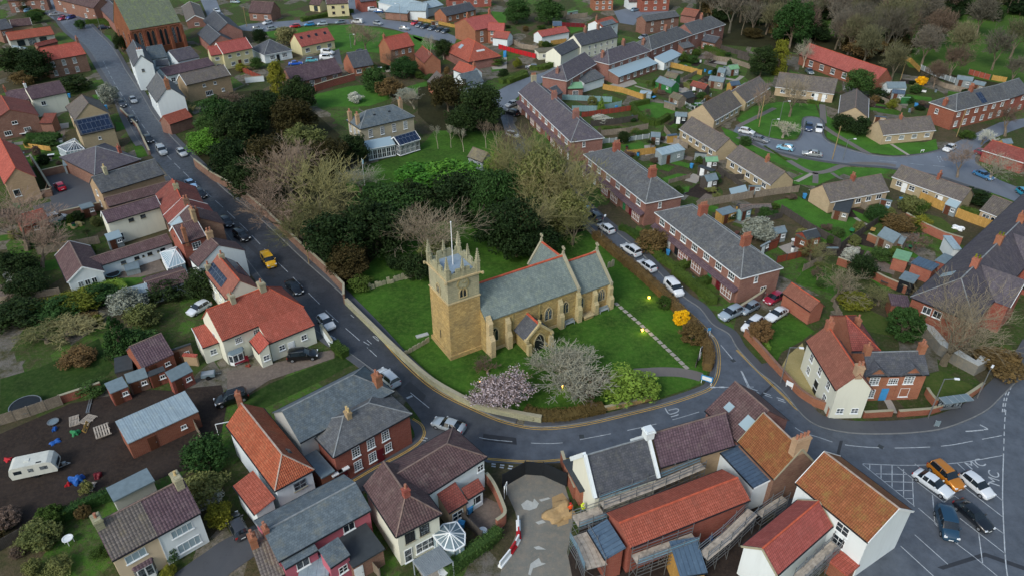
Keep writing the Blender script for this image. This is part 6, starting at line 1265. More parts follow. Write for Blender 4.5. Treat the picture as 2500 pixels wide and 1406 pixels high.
r=house('b',(1242,437),(1450,392),(1180,325),'A',5.0,'g','tile_red','brick_orange','orange brick house with vivid red roof and blank left gable',wins=[('f',3,[3.8],1.0,1.2,2,2,.1,.95),('f',2,[1.5],1.3,1.6,2,2,.1,.7)],chim=[(.0,1,.8,.6,.7,'brick_orange')]);house('b',(1445,470),(1530,545),(1400,345),'A',3.6,'g','tile_oldred','brick_orange',parent=r,dep=5.5,rise=2.4)
r=house('b',(1692,432),(1913,537),(1818,338),'A',2.7,'h','tile_red','brick','bright red hipped bungalow with a white dormer',pitch=(26,44),cat='bungalow',name='bungalow',dep=12,rise=4.2);a_,u_,L_,D_,he_,rr_,t_h,*_=root_info[r.name]
mb=MB();mb.box(L_+-4.8,L_-2.6,t_h-1.4,t_h+1.4,he_+.6,he_+2.2);o=mb.build('dormer',M['white'],r);put_window(r,L_-2.59,t_h,he_+1.5,math.pi/2,2.2,.9,5,1);on_roof(r,.35,.45,.4,.62,'glass_light','skylight')
r=house('b',(1890,742),(2045,702),(1830,640),'A',3.4,'g','slate_blue','white','white cottage with slate roof and orange pantile wing beside the manor drive',wins=[('f',2,[2.0],1.0,1.1)],pitch=(25,42));house('b',(1775,600),(1918,652),(1832,552),'A',3.6,'g','tile_red','white',parent=r,dep=5,rise=2,chim=[(.9,1,1,.6,.7,'brick_orange')])
house('b',(1555,700),(1600,740),(1560,590),'A',2.8,'g','tile_greybrown','brick_orange','small hipped lodge with grey tiles peeping over the yew trees',dep=6,rise=2.6)
r=house('b',(1970,265),(2192,222),(1875,160),'A',5.0,'g','tile_pink','brick_orange','red roofed brick house left of the dark leylandii trees',wins=[('f',2,[3.6,1.5],1.2,1.3,3,2)],chim=[(.12,2,1.2,.6,.7,'brick_orange'),(.97,2,1.4,.6,.7,'brick_orange')]);house('b',(2115,325),(2245,340),(2100,280),'A',2.7,'g','tile_pink','white',parent=r,dep=5,rise=1.8);house('b',(2075,265),(2215,270),(2110,205),'A',4.4,'g','tile_pink','brick_orange',parent=r,dep=5,rise=2,wins=[('f',2,[3.6,1.5],.9,1.2)])
house('b',(692,40),(882,30),(650,-40),'A',4.8,'g','tile_brown','yellow','pale yellow house with brown window frames by the car park',wins=[('f',2,[3.5,1.4],1.1,1.0,2,1,.05,.95,'brownpaint')],dep=8,rise=2.6,barge='wt');house('b',(540,40),(632,50),(560,10),'A',2.6,'g','tile_brown','yellow','cream garage with brown gabled roof',dep=5,rise=1.8,cat='garage',name='garage',wins=[('f',1,[1.2],1.8,2.0,1,1,.3,.9,'bk')])
house('b',(1130,20),(1420,90),(1200,-20),'A',3.2,'g','metal_roof','white','long grey corrugated industrial unit with white end wall',dep=12,rise=2,cat='industrial unit',name='industrial_unit',gut='wt');house('b',(1385,95),(1545,98),(1440,60),'A',3.4,'g','metal_roof','white','white gabled workshop of the industrial units',dep=9,rise=2,cat='workshop',name='workshop');house('b',(1530,85),(1700,45),(1480,20),'A',3.2,'g','metal_roof','greyrender','grey metal roofed unit behind the workshop',dep=9,rise=1.6,cat='industrial unit',name='industrial_unit')
house('b',(1190,105),(1385,120),(1200,70),'A',2.8,'m','metal_roof','brick_old','grey lean-to of the industrial unit',dep=6,rise=1.0,cat='industrial unit',name='industrial_unit')
house('b',(1722,142),(1978,85),(1665,75),'A',2.6,'g','slate_dark','brick_orange','orange brick bungalow behind the row of parked cars',wins=[('f',4,[1.4],1.2,1.2,2,2)],cat='bungalow',name='bungalow');house('b',(1740,0),(2110,-20),(1760,-60),'A',3.6,'g','slate_dark','brick_red','brick house with white windows at the top edge',wins=[('f',4,[2.0],1.2,1.2,3,2)],dep=7,rise=2.4)
house('b',(20,110),(215,120),(90,0),'A',3.0,'g','tile_brown','brick','brown roofed brick cottage by the roadside conifer',wins=[('f',2,[1.6],1.4,1.1,3,1)],dep=8,rise=3.4);house('b',(985,20),(1125,5),(1000,-20),'A',4,'g','slate_purple','brick_red','dark brick house at the top of the side road',dep=8,rise=2.4)
house('c',(772,398),(1088,318),(705,300),'A',4.4,'g','slate_dark','cream','long whitewashed cottage with grey and mossy roof',wins=[('f',5,[3.2,1.2],.9,1.0,2,2,.15,.95)],chim=[(.3,2,1.4,.8,.8,'brick'),(.65,3,1.4,.8,.8,'brick')],pitch=(25,42));house('c',(600,480),(770,400),(650,395),'A',3.9,'g','slate_dark','cream','cream gabled end cottage joined to the whitewashed row',pitch=(25,42),dep=6,rise=2)
r=house('c',(947,235),(1093,195),(887,180),'A',4.6,'g','tile_red','white','white house with half red, half blue-grey roof',pitch=(25,45),wins=[('f',2,[3.2],.9,.9)],chim=[(.1,1,1.2,.6,.8,'brick')]);on_roof(r,.1,.85,.0,.6,'slate_blue','slate_patch')
house('c',(432,320),(672,275),(395,270),'A',2.6,'g','tile_pink','white','low red and brown roofed outbuilding in the gardens',cat='outbuilding',name='outbuilding');house('c',(1327,188),(1618,143),(1287,137),'A',4.7,'g','slate','brick','brick cottages with slate roof below the top forecourt',wins=[('f',3,[3.6,1.4],1.0,1.1,2,2,.05,.95)])
house('c',(1290,0),(1535,-10),(1300,-60),'A',4.8,'g','tile_brown','brick_red','modern red brick house with white garage door at the top',wins=[('f',3,[3.6,1.3],1.2,1.0,3,1)],dep=8,rise=2.6);house('c',(880,0),(1050,-5),(900,-50),'A',4.4,'g','tile_brown','brick_orange','orange brick house seen through birch trunks at the top',wins=[('f',3,[3.2,1.2],1.0,1.0)],dep=7,rise=2.6);house('c',(1180,20),(1285,15),(1190,-30),'A',3.0,'g','tile_brown','white','white fronted garage annexe at the top forecourt',dep=6,rise=2)
house('c',(1620,130),(1750,150),(1640,90),'A',2.8,'g','tile_clay','brick','small brown roofed brick outbuilding beside the forecourt cottages',dep=6,rise=2);house('c',(405,455),(600,440),(400,430),'A',2.4,'x','tile_moss','cream','flat roofed cream garage with two doors',dep=5,cat='garage',name='garage',wins=[('f',1,[1.2],1.1,1.0,2,2,.1,.4),('f',1,[1.1],1.8,2.0,1,1,.6,.95,'bk')])
house('d',(2100,1290),(2460,1400),(2270,1250),'A',2.7,'g','tile_oldred','brick_red','low red brick bungalow with white fascia at the right edge',dep=7,rise=1.6,gut='wt',cat='bungalow',name='bungalow')
# ================================================================ TREES AND HEDGES
def T(kind,pt,h,w_,label,mat=None,**kw):return tree(kind,'z',pt,h,w_,label,mat,**kw)
EG = 'evergreens in the manor grounds'
for kind, pt, h, w_, mat, lb in (
 ('round',(505,345),6,9,'leaf_bright','bright green rounded bush over the road wall, left of the dark evergreens'),('round',(560,385),9,9,'leaf_dark','dark evergreen right below the bright green bush by the road'),
 ('round',(590,300),10,12,'leaf_dark','broad dark evergreen above the road wall left of the manor'),('round',(530,270),7,9,'leaf_mid','mid green evergreen beside the brick outbuilding'),
 ('round',(640,262),9,10,'leaf_dark','dark evergreen directly below the golden conifer'),('round',(715,290),10,11,'leaf_yew','brown tinged yew left of the manor chimneys'),
 ('round',(725,232),9,10,'leaf_dark','dark evergreen between golden conifer and small lawn'),('round',(605,435),10,9,'leaf_dark','dark evergreen overhanging the road wall opposite the parked cars'),
 ('round',(655,385),9,10,'leaf_yew','brownish yew in the middle of the dark belt'),('round',(745,345),8,10,'leaf_olive','olive shrub tree in front of the manor left wall'),
 ('round',(805,385),9,9,'leaf_yew','yew touching the manor left corner'),('round',(862,365),7,7,'leaf_dark','dark shrub against the manor conservatory'),('round',(565,330),9,9,'leaf_dark','dark evergreen behind the bright green bush'),
 ('column',(677,195),10,6.5,'leaf_gold','golden green conifer standing out beside the long purple roofed building'),('round',(815,585),10,11,'leaf_dark','dense evergreen behind the lamp beside the road wall'),('round',(850,640),6,7,'leaf_yew','low golden tinged yew beside the road wall near the gravestones'),
 ('round',(915,555),10,12,'leaf_dark','large dark evergreen left of the fan shaped bare tree'),('round',(945,505),9,12,'leaf_mid','green evergreen at the lower edge of the manor lawn'),('low',(1035,425),6,13,'leaf_bright','bright green spreading cypress at the edge of the manor lawn'),
 ('low',(1110,420),7,13,'leaf_bright','second bright green cypress, nearer the summer house'),('round',(1120,480),9,12,'leaf_dark','dark evergreen under the bright cypresses'),('round',(1010,490),8,10,'leaf_dark','dark evergreen filling the gap above the fan shaped tree'),
 ('round',(1200,480),12,9,'leaf_mid','tall green ivy clad tree right of the summer house'),('round',(1262,560),11,11,'leaf_dark','dark yew standing behind the church nave'),('round',(1215,560),8,9,'leaf_dark','dark holly behind the nave left of the yew'),
 ('round',(1092,228),10,11,'leaf_yew','brown yew beside the manor right chimney'),('round',(1172,262),11,12,'leaf_dark','large dark yew between the manor and the curve of the road'),('round',(1130,295),8,9,'leaf_dark','dark evergreen below the large yew right of the manor'),
 ('bush',(1212,400),5,5,'leaf_lime','yellow green shrub beside the summer house'),('round',(1310,590),7,8,'leaf_dark','dark shrub tree by the road behind the church chancel'),('bush',(880,690),2.2,4,'hedge','low shrub at the bend of the road wall'),('bush',(1000,640),3,5,'leaf_dark','dark shrub behind the upper row of gravestones'),
 ('bush',(1065,610),5,6,'leaf_olive','olive green shrub just left of the tower pinnacles'),('bush',(1025,655),4.5,5,'leaf_dark','dark shrub against the tower left side'),('bush',(965,640),2.5,3.5,'leaf_dark','small dark shrub in the grass left of the tower')):
    T(kind, pt, h, w_, lb, mat, group=EG)
for kind, pt, h, w_, mat, lb in (
 ('bare',(705,425),15,17,'twig_pink','large pinkish bare tree above the road wall, upper left of its group'),('bare',(785,470),15,17,'twig_green','large bare tree with yellowish green branches, right of its group'),('bare',(690,495),13,15,'twig_pink','bare pinkish tree hanging over the road wall'),
 ('bare',(745,555),10,11,'twig_green','bare mossy tree beside the wooden lamp pole'),('bare',(650,370),8,9,'twig_pale','pale bare tree in the dark evergreen belt'),('bare',(880,440),6,9,'twig_pale','pale bare shrub tree at the left edge of the manor lawn'),
 ('bare',(735,400),11,12,'twig_pink','bare tree with reddish tips in the middle of its group'),('bare',(820,520),9,11,'twig_green','bare mossy tree above the low golden tinged yew'),('bare',(660,460),10,11,'twig_pink','bare tree behind the road wall, left of its group'),('bare',(1300,540),11,12,'twig_green','bare tree between the yew and the parked cars'),('bare',(1250,400),10,10,'twig_green','bare tree right of the summer house'),
 ('big',(1048,560),12,16,'twig_grey','fan shaped bare tree just behind the church tower'),('bare',(1290,410),16,17,'twig_green','tall bare olive tree over the street, left of its group'),('bare',(1355,400),16,16,'twig_green','bare olive tree in front of the long curved terrace'),
 ('bare',(1395,465),14,14,'twig_green','bare tree overhanging the parked cars opposite the terrace'),('bare',(1325,480),15,16,'twig_green','bare greenish tree above the vestry roof'),('bare',(1260,350),10,10,'twig','bare brown tree between the young birches and the street'),
 ('bare',(1400,545),9,9,'twig_green','low bare tree beside the blue and white parked cars'),('bare',(960,150),7,7,'twig','bare tree beside the manor yews')) :
    T(kind, pt, h, w_, lb, mat, bark='bark')
for kind,pt,h,w_,mat,lb in (('round',(1325,450),14,10,'leaf_olive','ivy clad olive tree within the bare trees by the street'),('round',(1385,520),9,9,'leaf_olive','ivy clad tree nearest the parked white car'),('round',(1255,470),10,9,'leaf_mid','green ivy covered tree right of the tall ivy tree')):T(kind,pt,h,w_,lb,mat)
for i,pt in enumerate(((1068,335),(1100,332),(1131,342))):T('birch',pt,6,3.2,ORD[i]+' of three young bare trees on the manor lawn, counted from the left','twig_pale',bark='bark_pale',group='young trees on the manor lawn')
for i,pt in enumerate(((1186,328),(1214,335),(1236,345))):T('birch',pt,7,4,ORD[i]+' birch from the left beside the summer house','twig_pink',bark='bark_pale',group='birches beside the summer house')
# churchyard corner
r=T('fan',(1240,945),5.0,9.6,'pink flowering magnolia in the churchyard corner','twig',cat='magnolia',name='magnolia_tree')
V, F = [], []; rs = random.Random(5)
cm = TP['fan0'][2]
cand=[v.co for v in [x for x in r.children if x.name.startswith('crown')][0].data.vertices if (v.co.x**2+v.co.y**2) > .02 or v.co.z > .5]
for i in range(9000):
    c=rs.choice(cand);p=Vector((c.x,c.y,c.z))+Vector((rs.gauss(0,.012),rs.gauss(0,.012),rs.gauss(0,.015)));a=rnd_unit()*.012;b=a.cross(rnd_unit()).normalized()*.012;k0=len(V);V +=[tuple(p-a),tuple(p+b),tuple(p+a),tuple(p-b)];F.append((k0,k0+1,k0+2,k0+3))
link('blossom', mesh_vf('blossom', V, F, M['leaf_pink']), r)
T('fan',(1400,910),4.8,11.5,'grey bare shrub tree between the magnolia and the green willow','twig_pale');T('shrubby',(1445,940),3.6,8,'low bare brown shrub in front of the green willow','twig');T('bare',(1375,872),5.5,7,'pale silvery bare tree in front of the church porch','twig_pale',bark='bark_pale')
T('bush',(1535,935),3.6,7.5,'yellow green willow shrub at the churchyard path','leaf_lime');T('ball',(1665,775),2.5,2.6,'golden yellow clipped shrub by the churchyard hedge','leaf_yellow',cat='shrub',name='shrub');T('ball',(1690,812),3.0,3.6,'brownish round clipped shrub beside the golden one','hedge_brown',cat='shrub',name='shrub');T('ball',(1622,738),2.0,2.3,'small round green shrub against the churchyard hedge','hedge',cat='shrub',name='shrub')
T('shrubby',(1190,895),2.5,4,'low bare shrub at the foot of the tower','twig')
hedge('z',[(1452,580),(1500,622),(1560,672),(1620,728),(1668,778),(1708,822),(1728,868),(1726,905)],1.5,1.6,'long clipped hedge along the east side of the churchyard','hedge_brown')
hedge('k',[(280,1085),(420,1120),(650,1118),(800,1080),(960,1050)],.9,2.2,'rough undergrowth hedge on the bank above the bend','hedge_brown',dens=90)
# right hand gardens
for kind, pt, h, w_, mat, lb in (
 ('bush',(1593,588),3.6,6,'hedge_brown','olive brown shrub in front of the brick terrace'),('bush',(1850,560),4.5,6,'leaf_grey','grey green shrub behind the terrace gardens'),('bare',(1985,610),5,6,'twig_green','bare shrub tree beside the red shed'),('bare',(2045,690),7,9,'twig_grey','grey bare tree beside the clay garage'),
 ('round',(2105,650),4,5,'leaf_dark','dark shrub beside the white blossom shrub'),('bush',(2078,622),2.6,3,'leaf_white','small white blossoming shrub by the dark fence'),('ball',(2211,790),5,5.2,'leaf_mid','round dense green tree below the red brick gable'),('big',(2340,800),13,15,'twig_grey','very large spreading bare tree in front of the purple slated terrace'),
 ('bush',(2085,735),2.6,5,'leaf_gold','yellow green shrub beside the grey bare tree'),('bare',(2150,725),3,6,'twig_green','tangled bare shrub left of the round green tree'),('ball',(1858,808),3.4,3.6,'hedge_brown','round clipped olive shrub beside the white estate car'),('low',(2440,880),3,7,'hedge_brown','olive hedge like shrub by the right hand pavement'),
 ('bush',(2226,500),3.4,5,'leaf_olive','pale green shrub at the end of the new orange fence'),('bush',(2250,540),2.6,4,'leaf_gold','golden twiggy shrub inside the new orange fence'),('bush',(2195,545),3,6,'hedge_brown','brown shrub mass below the lawn corner'),('round',(2140,520),3.4,4,'leaf_mid','green shrub behind the cream ended bungalow'),
 ('bush',(1870,520),2.4,3,'leaf_mid','small green shrub beside the wooden shed'),('shrubby',(2235,590),4,5,'twig','small bare tree beside the cream garage'),('bush',(2150,620),2.2,3.5,'leaf_mid','small conifer like shrub in the narrow garden'),('bush',(2365,330),2,4,'hedge','shrub in front of the red brick terrace'),
 ('bush',(2240,510),2.5,3,'hedge','hedge shrub behind the moss grey bungalow'),('bush',(2380,480),2.4,7,'leaf_dark','dark shrub beside the right end of the moss grey bungalow'),('bare',(2352,392),8,8,'twig_pink','reddish bare street tree at the junction of the close'),('bare',(2432,405),7,9,'twig_pale','pale spreading bare tree right of the reddish tree'),
 ('shrubby',(2403,335),4,5,'leaf_white','white blossoming tree by the junction of the close'),('bare',(2470,290),9,10,'twig','bare tree in front of the red brick terrace'),('bare',(1938,235),11,8,'twig_grey','tall bare tree in the middle of the green'),('bare',(1858,245),10,7,'twig_pink','bare tree at the left edge of the green'),
 ('shrubby',(1915,318),4,7,'twig_pale','broad pale bare shrub on the green beside the turning head'),('bush',(2060,300),4,6,'leaf_dark','dark bush in front of the bungalow gable, left of two'),('bush',(2098,308),4.5,6,'leaf_dark','dark bush in front of the bungalow gable, right of two'),('round',(2098,200),8,8,'leaf_mid','green tree in front of the long red roofed barn'),
 ('column',(1905,140),10,7,'leaf_gold','olive gold conifer beside the barn'),('round',(1862,150),9,8,'leaf_dark','dark evergreen left of the olive gold conifer'),('round',(1940,55),17,13,'leaf_mid','tall dark green conifer rising from the bare wood'),('bare',(1968,130),9,6,'twig_pale','pale bare tree in front of the barn left end'),
 ('bush',(2250,198),2.6,3.2,'leaf_yellow','yellow forsythia bush in the gardens near the meadow'),('bush',(2180,255),2.4,3,'leaf_gold','yellow green bush beside the white cottage shed'),('bush',(2145,230),3,5,'leaf_dark','dark shrub in the gardens behind the green'),('bare',(2160,215),4,5,'twig_pale','pale bare shrub near the gardens tarpaulin'),
 ('cone',(1468,255),4.5,2.8,'leaf_lime','slender yellow green conifer between the pale fences'),('ball',(1446,248),2.6,2.6,'leaf_olive','round olive shrub left of the slender conifer'),('bush',(1470,290),2,5,'leaf_white','white blossoming shrub behind the curved terrace'),('round',(1522,335),3.2,3,'leaf_dark','dark round shrub behind the terrace end'),
 ('bush',(1690,145),2.6,4,'leaf_mid','bright shrub in the back gardens of the brick row'),('bush',(1668,140),3.2,4,'hedge','dark shrub in the back gardens of the brick row'),('bare',(1730,140),4,5,'twig','bare garden shrub below the farthest terrace'),('bush',(1215,150),2.4,5,'hedge','low hedge shrub beside the whitewashed row garage'),
 ('bush',(1262,155),3.2,3,'leaf_gold','small palm like tree in the garden by the blue slide'),('bush',(1230,180),2.6,3.2,'leaf_dark','dark garden shrub near the white gate post'),('bush',(1740,435),2.6,3.5,'leaf_mid','green shrub in the bungalow gardens'),('bush',(1820,345),2.2,3,'leaf_mid','shrub between the bungalow and the hedge')):
    T(kind,pt,h,w_,lb,mat,cat='shrub' if h < 5.2 else 'tree',name='shrub' if h < 5.2 else 'tree',bark='bark_pale' if 'pale' in lb else None)
# upper middle and left
for kind, pt, h, w_, mat, lb in (
 ('round',(1262,28),9,10,'leaf_mid','dark leylandii tree at the top, left of the pair'),('round',(1340,28),9,12,'leaf_mid','broad leylandii tree at the top, right of the pair'),('birch',(1048,130),12,6,'twig_pale','tall pale birch between the two red roofed houses'),('bare',(862,78),9,9,'twig_pink','reddish bare tree on the green, left of two'),
 ('bare',(890,90),9,9,'twig_pink','reddish bare tree on the green, right of two'),('round',(1082,120),7,6,'leaf_dark','dark evergreen beside the tall pale birch'),('round',(915,195),7,8,'leaf_mid','green tree below the small brick bungalow'),('round',(985,165),6,9,'leaf_mid','green shrub tree in front of the vivid red roof'),
 ('bush',(950,215),5,8,'hedge_brown','brown undergrowth tree right of the small lawn'),('bush',(990,230),3,6,'leaf_grey','grey green shrub beside the manor back lawn'),('bush',(868,238),3,4,'leaf_white','pale blossom tree on the manor back lawn'),('bare',(1010,240),6,9,'twig_pale','bare pale branches beside the brown yew'),
 ('round',(632,88),5,5,'leaf_dark','dark round tree left of the pyramid roofed bungalow'),('bush',(700,88),6,8,'twig_green','thin green tree on the verge by the dormer bungalow'),('round',(625,155),3.6,4,'leaf_mid','round green garden tree below the yellow houses'),('bush',(590,165),2.4,4,'leaf_gold','yellow green shrub in front of the yellow houses'),
 ('round',(263,228),5.5,5.5,'leaf_grey','round grey green olive tree beside the main road'),('round',(35,150),9,13,'leaf_dark','large dark yew at the far left'),('round',(85,160),9,10,'leaf_dark','large dark yew beside the old brick house'),('round',(292,105),6,4,'leaf_dark','dark column of ivy at the corner of the brick hall'),
 ('round',(82,42),4.5,6,'leaf_mid','green shrub beside the solar roofed gable'),('bush',(195,60),3.2,4,'leaf_mid','green shrub by the parked cars at the top left'),('round',(58,12),5,6,'leaf_dark','dark shrub before the long brick row'),('bush',(90,30),2.2,7,'hedge','low hedge shrub at the top left drive'),
 ('bush',(180,205),4,9,'leaf_dark','dark shrubs below the old brick house'),('bush',(60,190),4,8,'hedge_brown','brown shrubs below the dark yews'),('bush',(110,345),1.8,6,'leaf_mid','green clipped shrub in the left courtyard garden'),('shrubby',(560,240),4,8,'twig','bare garden shrub by the white cottage'),
 ('bare',(40,545),11,14,'twig_pink','large pinkish bare tree at the left edge'),('bare',(80,600),9,11,'twig_pink','bare pinkish tree above the white gabled cottage'),('round',(25,650),5,8,'leaf_dark','dark evergreen at the left edge below the bare trees'),('round',(65,690),4,7,'leaf_dark','dark shrub beside the small left shed'),
 ('bush',(135,755),3,7,'leaf_mid','green shrub in the long garden hedge, left part'),('bush',(190,735),2.6,7,'leaf_gold','yellow green shrub in the long garden hedge'),('bush',(245,715),2.6,6,'leaf_mid','green shrub in the long garden hedge, right part'),('bush',(40,765),3.4,8,'leaf_dark','dark shrub at the left edge of the long garden'),
 ('bush',(305,738),4,5.5,'leaf_grey','grey white shrub in the garden left of the white hatchback'),('cone',(285,815),7,6,'leaf_mid','dark feathery conifer in the garden by the brown garage'),('round',(495,690),5,7,'leaf_dark','dark evergreen against the solar roofed house'),('bush',(345,770),3.4,5,'leaf_olive','olive shrub between the conifer and the drive'),
 ('bush',(330,830),3.2,6,'leaf_mid','green shrub behind the brown garage'),('shrubby',(160,810),2.4,9,'twig_green','brown reedy undergrowth beside the lawn'),('shrubby',(110,820),2.4,8,'twig_green','brown reedy undergrowth at the lawn edge, left part'),('shrubby',(215,790),1.8,6,'twig_green','brown undergrowth beside the dark conifer'),
 ('bush',(400,710),3,6,'leaf_dark','dark shrub below the low white building'),('bush',(235,780),1.6,2,'leaf_gold','small yellow shrub in the undergrowth'),('bush',(500,1108),4,5.5,'leaf_mid','green shrub beside the orange roofed house'),('bush',(497,1185),3.6,5,'leaf_olive','olive shrub behind the rendered cottages'),
 ('bush',(535,1255),2.8,3,'leaf_gold','yellow green shrub beside the parked car in the drive'),('bush',(505,1215),2,3,'leaf_white','small white flowering shrub behind the cottages'),('bush',(95,1305),2.2,4.5,'leaf_olive','olive shrub at the edge of the bare plot'),('bush',(140,1385),1.6,3,'leaf_olive','small shrub at the bottom left garden'),
 ('bush',(418,1340),2.2,2.4,'leaf_mid','climbing shrub on the cottage wall'),('bush',(412,1395),1.2,1.6,'leaf_gold','small yellow shrub at the bottom edge'),('shrubby',(455,265),4,7,'twig_green','leafless climber beside the white cottage'),('round',(505,310),5,6,'leaf_mid','green bush behind the brick outbuilding'),
 ('bush',(190,870),2,5,'hedge_brown','dry shrub on the garden lawn by the brick sheds'),('bush',(220,945),1.6,4,'leaf_mid','low shrub along the garden wall'),('bush',(430,290),2.6,5,'leaf_mid','shrub below the white roadside cottage'),('bare',(760,90),6,6,'twig','thin bare tree on the verge beside the dormer bungalow')):
    T(kind,pt,h,w_,lb,mat,cat='shrub' if h < 5.2 else 'tree',name='shrub' if h < 5.2 else 'tree',bark='bark_pale' if 'pale' in lb else None)
# the wood at the top right
rs = random.Random(11); n = 0
HUE=dict(twig_wood='dark grey',twig_wood2='mossy',twig='brown',twig_green='greenish',twig_grey='grey',bark='dark grey',leaf_dark='dark green',leaf_mid='mid green',hedge='deep green',hedge_brown='russet',leaf_olive='olive',leaf_yew='blackish brown')
def zone(x,y):return ('left','middle','right')[0 if x < 95 else 1 if x < 150 else 2]+' part, '+('front','second','third','rear')[min(3,max(0,int((y-230)/45)))]+' ranks'
def inpoly(x, y, P):
    c = False
    for i in range(len(P)):
        a, b = P[i], P[i-1]
        if (a[1] > y) !=(b[1] > y) and x < (b[0]-a[0])*(y-a[1])/(b[1]-a[1])+a[0]:c=not c
    return c
WP=gpoly('z',[(1640,-60),(1690,40),(1760,95),(1830,95),(1900,95),(1960,95),(2060,135),(2160,150),(2230,110),(2300,60),(2520,40),(2600,-70)]);k=0
xs = [p.x for p in WP]; ys = [p.y for p in WP]
while n < 270 and k < 9000:
    k +=1;x=rs.uniform(min(xs),max(xs));y=min(ys)+(max(ys)-min(ys))*rs.random()**1.7
    if inpoly(x, y, WP):
        n +=1;mt=rs.choice(['twig_wood','twig_wood2','twig','twig_wood','twig_wood2','twig_wood']);tree_at(rs.choice(['wood','wood','bare','birch']),x,y,rs.uniform(11,18),rs.uniform(8,12),HUE[mt]+' bare tree of the top right wood, '+zone(x,y),mt,'bare trees of the wood',bark=rs.choice(['bark','twig_wood','bark']))
        if n % 3==1:mt=rs.choice(['leaf_dark','leaf_yew','hedge_brown','leaf_dark']);tree_at('bush',x+3,y-3,rs.uniform(3,7),rs.uniform(6,11),HUE[mt]+' undergrowth bush of the top right wood, '+zone(x,y),mt,'undergrowth bushes of the wood','shrub','shrub')
for i,(pt,h) in enumerate((((2190,150),12),((2265,110),13),((2330,150),11),((2350,100),13),((2440,120),13),((2300,70),14),((2485,90),14),((2400,40),15),((2210,70),14),((2120,110),13),((2480,170),9),((2290,180),8))):
    T('wood',pt,h,h*.7,ORD[i]+' free standing bare tree in the meadow, counted from the barn end',['twig_wood2','twig_wood','twig'][i%3],group='bare trees in the meadow',bark='bark')
# small shrubs in the gardens, clear of every building
AVOID=[gpoly(*v) for v in (('e',[(380,290),(730,210),(820,380),(860,560),(640,600),(540,640),(330,700),(280,540),(440,500),(420,420)]),('b',[(330,580),(520,470),(700,380),(820,400),(830,560),(700,520),(400,590)]),('c',[(1050,90),(1530,70),(1290,130),(1100,210)]))]+ROADS
def clear(x, y, pad=1.2):
    if any(inpoly(x, y, A_) for A_ in AVOID): return False
    for a, u, L, D, *_r in root_info.values():
        dx,dy=x-a.x,y-a.y;lx=dx*u.x+dy*u.y;ly=-dx*u.y+dy*u.x
        if -pad < lx < L+pad and -pad < ly < D+pad:return False
    return True
for poly,num,where in (([(1500,330),(1640,120),(1760,100),(1800,170),(1740,330),(1960,470),(1900,560),(1800,620),(1560,420),(1480,330)],60,'back gardens behind the brick terraces'),([(1900,600),(2100,500),(2300,580),(2180,700),(2000,700)],22,'gardens below the large lawn'),([(2040,180),(2240,200),(2400,230),(2240,290),(2100,260)],18,'gardens beside the meadow'),
  ([(0,350),(150,300),(240,400),(330,480),(420,640),(200,720),(0,760)],26,'walled gardens at the far left'),([(480,120),(640,130),(820,160),(1000,170),(1180,190),(1100,260),(700,180),(500,200)],22,'gardens of the upper middle houses'),([(1220,60),(1400,60),(1420,110),(1260,160)],14,'gardens round the leylandii trees'),([(0,1280),(220,1200),(260,1406),(0,1406)],10,'bottom left gardens')):
    PP=gpoly('z',poly);k=0;n=0;xs_=[p.x for p in PP];ys_=[p.y for p in PP]
    while n < num and k < 900:
        k +=1;x=rs.uniform(min(xs_),max(xs_));y=rs.uniform(min(ys_),max(ys_))
        if inpoly(x,y,PP) and clear(x,y):n +=1;mt=rs.choice(['leaf_dark','leaf_mid','hedge','hedge_brown','leaf_olive','twig']);kd=rs.choice(['bush','low','ball','shrubby']);tree_at(kd,x,y,rs.uniform(.9,2.4),rs.uniform(1.2,3.2),'small '+HUE[mt]+dict(bush=' leafy',low=' spreading',ball=' rounded',shrubby=' twiggy')[kd]+' garden shrub in the '+where+', '+('left' if x < sum(xs_)/len(xs_) else 'right')+' side',mt,'small shrubs of the '+where,'shrub','shrub')
# beds, paving and odd things of the back gardens
n = 0; BX = {}
for k0_,(col,nm) in enumerate((('felt','grey'),('wood_new','timber'),('greenpaint','green'),('brownpaint','brown'),('bluepaint','blue'),('wt','white'))):
    mb=MB();mb.box(-.6,.6,-.35,.35,0,.6);a=mb.mesh('chest',M[col]);mb=MB();mb.box(-.65,.65,-.4,.4,.6,.7,0,True);BX['storage chest',nm]=(a,mb.mesh('lid',M['felt_dark' if k0_ % 2 else col]))
    mb=MB();mb.tube((0,0,0),(0,0,.9),.3,.34,10);a=mb.mesh('barrel',M[col]);mb=MB();mb.tube((0,0,.9),(0,0,.98),.36,.36,10);BX['water butt',nm]=(a,mb.mesh('lid',M['bk']))
    mb=MB();mb.box(-.7,.7,-.4,.4,.68,.74,0,True);a=mb.mesh('table_top',M[col]);mb=MB();mb.box(-.5,.5,-.05,.05,.1,.68);BX['garden table',nm]=(a,mb.mesh('trestle',M['bk']))
